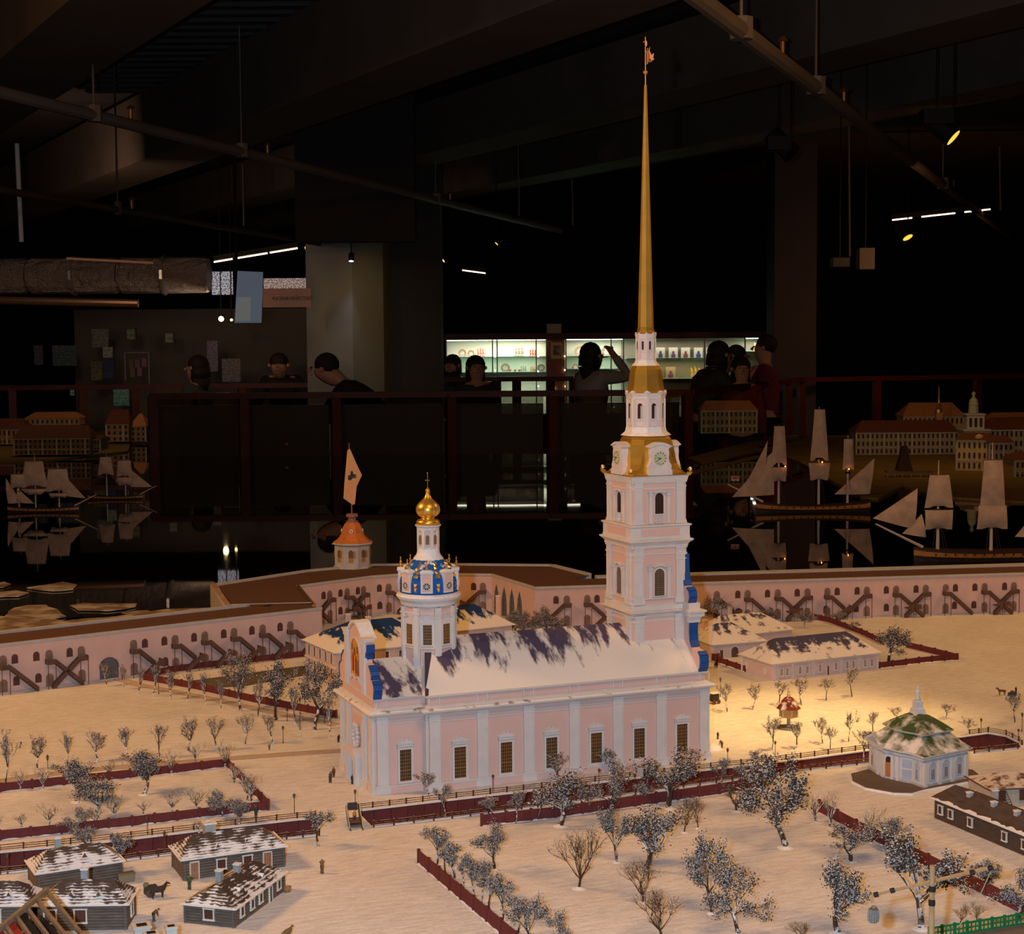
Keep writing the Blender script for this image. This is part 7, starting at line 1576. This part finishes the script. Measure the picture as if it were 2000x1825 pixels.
# pillars
PG = mat('pillar_paint', (.30, .29, .27), .85, c2=(.27, .26, .24), scale=3)
def pillar(label, xs, D, m_, corner=None, nm='pillar'):
    k = D/FPX; x0, x1 = xs; p = dep(x0, 700, D); p.z = FZ; t = thing(nm, label, 'pillar', tuple(p), -YAW); w = (x1-x0)*k
    if corner: c = (corner-x0)*k; MB().slab([(0, 0), (c, -.14), (w, .28), (w, 1.0), (0, 1.0)], 0, CZ-FZ).build('pillar_shaft', m_, t)
    else: MB().box(0, w, 0, .5, 0, CZ-FZ).build('pillar_shaft', m_, t)
    return t
pillar('pale grey pillar with lit yellowish right face behind the leaning man', (600, 745), 13.6, PG, 693); pillar('dark pillar standing right of the pale grey pillar', (751, 862), 14.5, mat('pillar_dark', (.06, .058, .058), .9)); pillar('dark grey pillar at the right end of the display case', (1512, 1594), 16.5, mat('pillar_dark2', (.055, .05, .055), .9))
light('pillar_white_spot', 'SPOT', dep(688, 505, 13.2), 3, (.75, .78, 1), dep(675, 760, 13.55), spot_size=radians(50), spot_blend=1, shadow_soft_size=.03)
light('pillar_yellow_spot', 'SPOT', dep(790, 500, 12.4), 9, (1, .66, .25), dep(720, 640, 13.8), spot_size=radians(60), spot_blend=1, shadow_soft_size=.05)
light('pillar_wash', 'SPOT', dep(600, 560, 10.5), 5, (1, .82, .62), dep(650, 690, 13.6), spot_size=radians(40), spot_blend=1, shadow_soft_size=.1)
MB(hall((CAM.x, CAM.y, 0))).box((150-1000)/FPX*16.4, (606-1000)/FPX*16.4, 16.4, 16.5, FZ, .82+(664-598)/FPX*16.4).build('wall_partition', mat('partition_beige', (.10, .082, .07), .9, c2=(.08, .065, .055), scale=2), kind='structure')
light('partition_glow', 'AREA', dep(380, 610, 14.8), 1.2, (1, .72, .5), dep(380, 720, 16.4), shape='DISK', size=.3)
# foil duct, banner, sign, posters
FOIL = None
def foil():
    m, t, b = nt('foil_duct'); b.inputs['Metallic'].default_value = .9; b.inputs['Roughness'].default_value = .32; b.inputs['Base Color'].default_value = (.50, .42, .38, 1)
    n = noise(t, 9, 6, rough=.7); bump(t, b, n.outputs[0], 1, .08); return m
FOIL = foil(); p = dep(-120, 540, 15); k = 15/FPX; t = thing('foil_duct', 'long crinkled silver foil air duct at the left under the ceiling', 'duct', tuple(p), -YAW)
for i in range(6): MB(Matrix.Rotation(pi/2, 4, 'Y')).lathe([(.16, i*.41+.004), (.175, i*.41+.03), (.172, i*.41+.38), (.16, i*.41+.406)], 14, sx=.95, sy=1).build('duct_section', FOIL, t)
for i in (1, 3, 5): MB(Matrix.Rotation(pi/2, 4, 'Y')).lathe([(.182, i*.41-.012), (.182, i*.41+.012)], 14).build('duct_strap', mat('strap_silver', (.5, .48, .45), .3, .8), t)
p = dep(0, 600, 14.2); t = tag(MB().tube(dep(-40, 585, 14.2), dep(270, 592, 14.2), .035, None, 10).build('lower_pipe', mat('pipe_bronze', (.22, .13, .08), .35, .6)), 'thin bronze-coloured pipe below the foil duct', 'pipe')
p = dep(130, 505, 14.2); tag(MB().tube(dep(130, 504, 14.2), dep(300, 513, 14.2), .012, None, 8).build('cable_tray', mat('tray_copper', (.5, .3, .2), .5)), 'thin copper-coloured tray along the top of the foil duct', 'tray')
light('sign_lamp', 'SPOT', dep(575, 640, 12.0), 2.0, (1, .72, .6), dep(560, 578, 13.2), spot_size=radians(34), spot_blend=.6, shadow_soft_size=.05)
light('duct_lamp', 'AREA', dep(60, 420, 12.2), 7, (1, .66, .45), dep(120, 560, 15), shape='DISK', size=.3)
k = 12/FPX; p = dep(458, 630, 12); t = thing('hanging_banner', 'blue-grey hanging banner panel with pale lower part at the left', 'banner', tuple(p), -YAW)
MB().add([(0, 0, 0), (50*k, .05, 0), (55*k, .05, 99*k), (8*k, 0, 101*k), (0, .02, 0), (50*k, .07, 0), (55*k, .07, 99*k), (8*k, .02, 101*k)], [(0, 1, 2, 3), (4, 5, 6, 7), (0, 1, 5, 4), (1, 2, 6, 5), (2, 3, 7, 6), (3, 0, 4, 7)]).build('banner_panel', emit('banner_glow_blue', (.26, .32, .42), .22), t)  # banner panel and print glow in place of light falling on them
MB().add([(2*k, -.004, 4*k), (30*k, .022, 4*k), (32*k, .022, 50*k), (5*k, -.004, 50*k)], [(0, 1, 2, 3)]).build('pale_print', emit('banner_glow_pale', (.42, .44, .42), .22), t)
MB().tube((6*k, 0, 101*k), (6*k, 0, CZ-p.z), .012, None, 6).build('banner_pole', BLACKM, t)
k = 13.2/FPX; p = dep(513, 596, 13.2); t = thing('hall_sign', 'pinkish hanging sign board with dark lettering left of the pale pillar', 'sign', tuple(p), -YAW)
MB().box(0, 95*k, 0, .02, -4*k, 33*k).build('sign_board', mat('sign_pink_board', (.62, .36, .28), .9), t)
tc_ = bpy.data.curves.new('sign_text', 'FONT'); tc_.body = 'КАЗНАЧЕЙСТВО'; tc_.size = 9.6*k; tc_.extrude = .001; to = bpy.data.objects.new('lettering', tc_); COL.objects.link(to); to.parent = t; to.location = (19*k, -.004, 10*k); to.rotation_euler = (pi/2, 0, 0)
bpy.context.view_layer.update(); me_ = bpy.data.meshes.new_from_object(to.evaluated_get(bpy.context.evaluated_depsgraph_get())); bpy.data.objects.remove(to); me_.materials.clear(); me_.materials.append(mat('sign_ink', (.10, .05, .06), .7))
to = bpy.data.objects.new('lettering', me_); COL.objects.link(to); to.parent = t; to.location = (19*k, -.004, 10*k); to.rotation_euler = (pi/2, 0, 0)
def poster(label, x0, x1, y0, y1, D, c, nm='poster', c2=None, em=.25,  sc=3, frame=None):
    k = D/FPX; p = dep(x0, y1, D); t = thing(nm, label, nm.replace('_', ' '), tuple(p), -YAW); w, h = (x1-x0)*k, (y1-y0)*k
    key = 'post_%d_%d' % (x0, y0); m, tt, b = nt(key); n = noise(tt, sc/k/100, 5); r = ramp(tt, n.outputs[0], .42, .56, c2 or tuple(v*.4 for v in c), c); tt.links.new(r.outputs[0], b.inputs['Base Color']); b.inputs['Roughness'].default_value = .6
    if em: tt.links.new(r.outputs[0], b.inputs['Emission Color']); b.inputs['Emission Strength'].default_value = em  # even unlit boards and pictures glow faintly, standing in for light on them
    MB().box(0, w, 0, .012, 0, h).build('print', m, t)
    if frame:
        f = 2.6*k; m = MB(); m.box(-f, w+f, -.01, .02, -f, 0); m.box(-f, w+f, -.01, .02, h, h+f); m.box(-f, 0, -.01, .02, 0, h); m.box(w, w+f, -.01, .02, 0, h); m.build('frame', frame, t)
    return t
poster('backlit winter tree picture left of the blue-grey banner', 414, 455, 530, 575, 15.8, (.62, .60, .68), 'lit_poster', (.06, .05, .06), .55, 40); poster('backlit picture strip above the pink sign', 515, 605, 543, 563, 15.8, (.60, .45, .40), 'lit_poster', (.10, .09, .08), .45, 40)
FRM = mat('frame_dark', (.05, .025, .015), .5)
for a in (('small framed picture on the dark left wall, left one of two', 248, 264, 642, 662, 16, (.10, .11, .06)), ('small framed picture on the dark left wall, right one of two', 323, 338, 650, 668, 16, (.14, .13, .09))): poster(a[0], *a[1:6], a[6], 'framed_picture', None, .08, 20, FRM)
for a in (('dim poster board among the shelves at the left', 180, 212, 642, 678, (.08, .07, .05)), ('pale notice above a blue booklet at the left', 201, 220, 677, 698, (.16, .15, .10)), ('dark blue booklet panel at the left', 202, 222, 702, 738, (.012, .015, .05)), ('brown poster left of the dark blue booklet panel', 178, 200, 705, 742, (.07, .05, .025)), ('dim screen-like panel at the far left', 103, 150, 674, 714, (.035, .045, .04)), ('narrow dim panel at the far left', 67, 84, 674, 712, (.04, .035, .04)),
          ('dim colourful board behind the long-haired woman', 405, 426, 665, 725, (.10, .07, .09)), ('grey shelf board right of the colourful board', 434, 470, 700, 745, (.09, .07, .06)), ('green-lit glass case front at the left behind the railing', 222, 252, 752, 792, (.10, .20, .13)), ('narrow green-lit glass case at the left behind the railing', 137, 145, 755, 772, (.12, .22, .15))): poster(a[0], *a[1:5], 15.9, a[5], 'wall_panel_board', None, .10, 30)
k = 15.8/FPX; p = dep(244, 742, 15.8); t = thing('leaflet_rack', 'thin pale grey display rack with leaflets at the left', 'rack', tuple(p), -YAW)
for x0, x1, y0, y1 in ((0, 48, 53, 54.5), (0, 1.5, 0, 54), (46.5, 48, -10, 54)): MB().box(x0*k, x1*k, 0, .03, y0*k, y1*k).build('frame_bar', mat('frame_grey', (.22, .22, .22), .6), t)
for x, y in ((8, 24), (20, 24), (33, 26), (10, 6), (24, 8)): MB().box(x*k, (x+9)*k, .01, .02, y*k, (y+17)*k).build('leaflet', mat('leaflet_%d' % x, (.12+.01*x/4, .10, .05+.004*x), .8), t)

# lit display case
DC2 = 17.5; k = DC2/FPX; p = dep(870, 812, DC2); t = thing('display_case', 'long brightly lit glass display case full of souvenirs at the back of the hall', 'display case', tuple(p), -YAW)
W_ = 640; zy = lambda y: (812-y)*k; BKM = mat('case_back', (.70, .68, .58), .8)
def cb(nm, x0, x1, y0, y1, d0, d1, m_, par=None): return MB().box((x0-870)*k, (x1-870)*k, d0, d1, zy(y1), zy(y0)).build(nm, m_, par or t)
cb('back_panel', 870, 1218, 664, 812, .40, .42, BKM); cb('back_panel', 1218, 1512, 664, 812, .40, .42, mat('case_back_shaded', (.36, .31, .25), .8)); cb('case_hood', 868, 1514, 652, 664, -.02, .42, mat('hood_red', (.06, .015, .012), .6))  # right section's dimmer light is put into a darker back colour
GLS = mat('shelf_glass', (.30, .55, .42), .2, spec=.6)
for x0, x1, ys in ((875, 966, (697, 727)), (966, 1068, (697, 727)), (1110, 1215, (697, 722)), (1225, 1455, (702, 742)), (1456, 1510, (690, 720, 745))):
    for y in ys: cb('shelf', x0, x1, y, y+1.6, .04, .40, GLS)
for x in (873, 963, 972, 1048, 1068, 1106, 1194, 1218, 1376, 1455, 1509): cb('mullion', x-1.1, x+1.1, 664, 812, 0, .03, mat('mullion_steel', (.22, .24, .22), .35))
cb('wood_panel', 1069, 1104, 664, 812, .05, .38, mat('case_wood', (.20, .06, .03), .5)); fr_ = cb('picture_frame', 1077, 1100, 670, 702, .02, .05, mat('gilt_frame', (.42, .24, .06), .4, .3)); cb('picture', 1081, 1096, 676, 695, .012, .02, mat('ship_print', (.40, .40, .36), .8, c2=(.1, .1, .1), scale=14), fr_)
cb('paper_notice', 1069, 1097, 634, 661, .0, .02, mat('notice', (.34, .30, .26), .8))
for x, y in ((968, 697), (968, 724), (1052, 697), (1052, 726), (1104, 697), (1104, 724), (1052, 755), (1083, 760), (1105, 756), (965, 752), (1200, 740), (1200, 768), (1200, 797), (1455, 700), (1455, 722)): cb('led_dot', x-1.0, x+1.0, y-1, y+1, .03, .05, emit('led', (1, .9, .5), 9))
for x0, x1 in ((872, 1066), (1108, 1216), (1456, 1510)): cb('light_strip', x0, x1, 664.2, 665.6, .02, .10, emit('strip', (1, .97, .80), 5))
def case_light(x, w, y, e, c=(1, .97, .78)): 
    o = light('case_light', 'AREA', dep(x, y, DC2+.14), e, c, dep(x, y+100, DC2+.22), shape='RECTANGLE', size=w*k, size_y=.08); return o
case_light(970, 180, 667, 5.0); case_light(1162, 95, 667, 2.7); case_light(1340, 200, 667, 2.0); case_light(1483, 46, 667, 2.2)
case_light(970, 180, 700, 2.2, (.85, 1, .8)); case_light(1162, 95, 700, 1.2, (.85, 1, .8)); case_light(1340, 200, 706, 1.6, (1, .85, .5))
case_light(1035, 150, 738, 2.4, (.75, 1, .72)); case_light(1195, 30, 740, 1.0, (.75, 1, .75))
RND = random.Random(3)
def item(kind, label, x, y, s, c, grp):
    p = dep(x, y, DC2+.24); t = thing(kind, label, kind.replace('_', ' '), tuple(p), -YAW, grp); q = s*k; mc = mat('it_%03d_%03d_%03d' % tuple(int(v*999) for v in c), c, .35)
    if kind == 'plate':
        R = Matrix.Translation((0, 0, q)) @ Matrix.Rotation(pi/2-.15, 4, 'X'); MB(R).lathe([(q*.55, 0), (q*.98, q*.12), (q, q*.15), (q*.97, q*.19), (q*.5, q*.06)], 18).build('plate_rim', mc, t); MB(R).lathe([(q*.52, q*.05), (q*.50, q*.10)], 14).build('plate_print', mat('plate_print', (.10, .14, .28), .5, c2=(.5, .4, .2), scale=25), t)
        MB().box(-q*.4, q*.4, -.01, .04, -.004, q*.12).build('plate_stand', BLACKM, t)
    elif kind == 'ship_model':
        MB().prism([(-q, .1*q), (-q*.8, -.0*q), (q*.7, 0), (q, .3*q), (q*.7, .28*q), (-q*.8, .28*q)], -.02, .02).build('hull', mc, t)
        for i, x_ in enumerate((-.5, 0, .5)): 
            MB().tube((x_*q, 0, .2*q), (x_*q, 0, (1.7+.2*(i == 1))*q), .004, None, 5).build('mast', mc, t); MB().prism([(x_*q-.02*q, .45*q), (x_*q+.35*q, .5*q), (x_*q+.28*q, 1.0*q), (x_*q, 1.05*q)], -.012, -.008).build('sail', mc, t); MB().prism([(x_*q, 1.12*q), (x_*q+.28*q, 1.12*q), (x_*q+.18*q, 1.55*q), (x_*q, 1.6*q)], -.012, -.008).build('sail', mc, t)
    elif kind == 'cup':
        MB().lathe([(q*.4, 0), (q*.15, q*.15), (q*.15, q*.5), (q*.5, q*.8), (q*.55, q*1.5), (q*.5, q*1.5), (q*.42, q*.85)], 12).build('cup_bowl', mc, t); MB().path([(q*.5, 0, q*1.35), (q*.85, 0, q*1.2), (q*.8, 0, q*.95), (q*.48, 0, q*.85)], [q*.07]*4, 5).build('handle', mc, t)
    elif kind == 'gift_box':
        MB().box(-q*.8, q*.8, 0, .06, 0, q*2.2).build('card', mc, t); MB().lathe([(q*.35, q*.4), (q*.4, q*.9), (q*.18, q*1.2), (q*.22, q*1.45), (q*.05, q*1.6)], 8, (0, -.012), sy=.3).build('printed_figure', mat('fig_%d' % int(x), (RND.uniform(.02, .3), .04, RND.uniform(.03, .25)), .7), t)
for i, (x, y, s) in enumerate(((903, 697, 8), (920, 697, 7), (1133, 697, 11), (1184, 697, 10), (987, 727, 9), (1057, 726, 8), (1124, 722, 6))): item('plate', 'round decorated souvenir plate in the display case, %s' % nth(i, 7) if i < 4 else 'round souvenir plate on the second shelf, %s' % (('left', 'middle', 'right')[i-4]), x, y, s, (.20, .13, .08), 'souvenir plates')
for i, (x, y, s, c) in enumerate(((938, 697, 10, (.45, .10, .07)), (1013, 697, 12, (.24, .19, .13)), (1040, 697, 9, (.45, .08, .06)), (1022, 727, 8, (.32, .30, .26)), (1040, 727, 7, (.55, .28, .10)), (1357, 742, 15, (.62, .36, .05)), (1480, 690, 13, (.45, .28, .15)), (1250, 742, 11, (.30, .16, .10)))):
    item('ship_model', ('small red glass ship model at the left of the case', 'pale model of a sailing ship on the top shelf', 'bright red model of a sailing ship on the top shelf', 'grey silver ship model on the second shelf', 'small amber ship model on the second shelf', 'large yellow ship model on a lower shelf right of the spire', 'brown wooden ship model on the top shelf at the right end', 'dark red-brown ship model left of the bell tower lantern')[i], x, y, s, c, 'souvenir ships')
for i, x in enumerate((996, 1006, 1014, 1119, 1131, 1044)): item('cup', 'small red and white cup on the second shelf, %s' % nth(i, 6), x, 722 if x > 1100 else 727, 4.2, (.42, .10, .06), 'souvenir cups')
for i, x in enumerate((1290, 1315, 1339, 1364, 1388, 1412, 1436)): item('gift_box', 'white card with printed figure right of the spire, %s' % nth(i, 7), x, 702, 11, (.52, .46, .38), 'gift cards on the shelf')
for i, x in enumerate((1240, 1272, 1310, 1395)): item('gift_box', 'flat printed box on the lower shelf behind the bell tower, %s' % nth(i, 4), x, 742, 12, (.34, .26, .14), 'boxes on the lower shelf')
p = dep(1327, 806, 16.8); poster('framed green souvenir picture below the case shelves right of the tower', 1308, 1342, 775, 812, 16.9, (.20, .19, .12), 'framed_picture', None, .22, 18, mat('pale_frame', (.34, .32, .22), .6))
# ================================================================== RAILINGS
def railing(label, pts, zr=.417, posts=(), w=.07):
    p0 = pts[0]; t = thing('visitor_railing', label, 'railing', (p0.x, p0.y, FZ)); tm = Matrix.Translation((-p0.x, -p0.y, -FZ))
    for a, b in zip(pts, pts[1:]): MB(tm).bar(a, b, w, .045).build('handrail', MAHO, t)
    for q in posts: MB(tm).box(q.x-.035, q.x+.035, q.y-.03, q.y+.03, FZ, q.z).build('rail_post', MAHO, t)
R0_ = dep(292, 768, 12.6); R0_.z = .417
row = lambda x, D=12.6: Vector((*dep(x, 768, D).xy, .417))
railing('dark red wooden railing running across behind the model water, nearest one', [row(292), row(1348)], posts=[row(x) for x in (298, 475, 655, 880, 1078, 1342)])
sm, st_, sb_ = nt('reflection_dimmer'); sb_.inputs['Base Color'].default_value = (.030, .022, .012, 1); sb_.inputs['Roughness'].default_value = .6
tr_ = N(st_, 'ShaderNodeBsdfTransparent', Color=(.30, .27, .25, 1)); mx_ = N(st_, 'ShaderNodeMixShader', Fac=.45); st_.links.new(sb_.outputs[0], mx_.inputs[1]); st_.links.new(tr_.outputs[0], mx_.inputs[2]); st_.links.new(mx_.outputs[0], st_.nodes['Material Output'].inputs[0])
sm2, st2, sb2 = nt('light_dimming_pane'); tr2 = N(st2, 'ShaderNodeBsdfTransparent', Color=(.58, .56, .52, 1)); st2.links.new(tr2.outputs[0], st2.nodes['Material Output'].inputs[0])
t = thing('reflection_screen', 'added dark panels along the far rim, dimming the case reflection in the water', 'screen', (row(292).x, row(292).y, -.05))  # panes added to cut the lit case's reflection in the water
for a_, b_ in zip((292, 475, 655, 880, 1078), (475, 655, 880, 1078, 1346)):
    u0, u1 = row(a_)-RGT*-.02, row(b_)+RGT*-.02; MB(Matrix.Translation((-row(292).x, -row(292).y, .05))).bar((u0.x, u0.y+.12, .14), (u1.x, u1.y+.12, .14), .01, .40).build('dark_dimming_pane', sm, t)
    MB(Matrix.Translation((-row(292).x, -row(292).y, .05))).bar((u0.x, u0.y+.12, .375), (u1.x, u1.y+.12, .375), .008, .065).build('light_dimming_pane', sm2, t)
rr2 = [row(1348), Vector((*dep(1565, 744, 16.2).xy, .417)), Vector((*dep(2120, 737, 17.6).xy, .417))]
railing('dark red railing continuing to the right edge behind the palace', rr2, posts=[rr2[0].lerp(rr2[1], f) for f in (.25, .55, .85, 1)]+[rr2[1].lerp(rr2[2], f) for f in (.25, .6)])
rl = [Vector((*dep(-60, 750, 15.3).xy, .417)), Vector((*dep(620, 745, 15.6).xy, .417))]
railing('dark red railing in the far left background', rl, posts=[rl[0].lerp(rl[1], f) for f in (.12, .32, .47, .78)])
rm = [Vector((*dep(820, 738, 16.0).xy, .45)), Vector((*dep(1120, 735, 16.0).xy, .45))]; railing('dark red counter railing in front of the lit display case', rm, posts=[rm[0].lerp(rm[1], f) for f in (.5, .63, .85, 1)])
# ================================================================== VISITORS
def visitor(label, px, py, D, h, face, **kw):
    """px, py: where the head is seen; stands on the hall floor"""
    ln = kw.get('lean', 0); hz = .53+.405*cos(ln); p = dep(px, py, D); rz = -YAW+face; dx_ = Vector((0, -.405*sin(ln)*h-.02*h, 0)); dx_.rotate(Matrix.Rotation(rz, 3, 'Z'))
    return person(label, (p.x-dx_.x, p.y-dx_.y, FZ), rz, (p.z-FZ)/hz if h is None else h, group=None, **kw)
def hh_(py, D, ln=0): return (.82-(py-664)/FPX*D-FZ)/(.53+.405*cos(ln))
visitor('person in black leaning over the railing beside the pale pillar, face turned left', 634, 716, 12.95, hh_(716, 12.95, .75), -pi/2, lean=.75, top=(.012, .012, .014), bot=(.02, .02, .03), armL=((.02, -.10, -.14), (.02, -.22, -.22)), armR=((-.02, -.10, -.14), (-.02, -.22, -.22)), nod=.02)
visitor('person in dark clothes leaning on the far railing below the banner, looking down', 545, 708, 15.9, hh_(708, 15.9, .55), 0, lean=.55, top=(.012, .012, .014), armL=((.09, -.03, -.12), (.10, -.14, -.16)), armR=((-.06, -.06, -.16), (-.10, -.16, -.18)), nod=.03)
visitor('person with long dark hair and grey shirt standing at the left before the far railing', 378, 712, 14.3, hh_(712, 14.3), -pi/2-.3, hair='long', top=(.055, .06, .065), bot=(.02, .02, .03))
visitor('person with long brown hair bowing the head at the left end of the display case', 884, 711, 16.6, hh_(711, 16.6, .2), -.4, lean=.2, hair='long', top=(.02, .05, .06), nod=.03)
visitor('person with long hair and dark jacket with pale scarf before the lit case', 931, 716, 14.6, hh_(716, 14.6), .25, hair='long', top=(.03, .035, .045))
visitor('person in a grey T-shirt raising one arm in front of the lit case', 1162, 694, 14.6, hh_(694, 14.6), pi/2+.6, hair='long', top=(.38, .34, .32), bot=(.02, .03, .04), armR=((-.03, -.17, .0), (-.02, -.06, .125)), armL=((.03, 0, -.17), (.03, -.05, -.33)))
visitor('person in dark jacket bending with a camera before the case, right of the bell tower', 1414, 694, 14.4, hh_(694, 14.4, .4), pi/2+.3, lean=.4, hair='long', top=(.03, .03, .035), armL=((.06, -.08, -.10), (.02, -.14, .03)), armR=((-.03, -.08, -.12), (-.02, -.16, .0)))
visitor('person with dark hair standing between two others right of the bell tower', 1448, 700, 14.7, hh_(700, 14.7), pi/2, top=(.02, .02, .025))
visitor('person in a magenta shirt at the right end of the display case', 1487, 681, 15.0, hh_(681, 15.0), -pi/2-.2, top=(.16, .015, .05))
visitor('smaller person in a dark red shirt with a necklace before the other visitors', 1449, 722, 14.2, hh_(722, 14.2), .1, hair='long', top=(.15, .02, .02))
# light over the far city
light('city_lamp_right', 'AREA', dep(1840, 430, 10.2), 6, (1, .50, .16), dep(1850, 850, 11.8), shape='DISK', size=.25)
light('city_spot_wing', 'SPOT', dep(1800, 560, 9.2), 6, (1, .62, .22), dep(1900, 880, 10.9), spot_size=radians(16), spot_blend=.8, shadow_soft_size=.04)
light('city_lamp_left', 'AREA', dep(160, 520, 12.4), 1.3, (1, .46, .14), dep(170, 840, 14), shape='DISK', size=.25)
light('railing_glow', 'AREA', dep(1800, 560, 14.6), 7, (1, .4, .15), dep(1750, 745, 17), shape='DISK', size=.3)
light('visitor_glow', 'AREA', dep(575, 655, 14.4), 1.2, (1, .55, .25), dep(560, 760, 15.6), shape='DISK', size=.3)
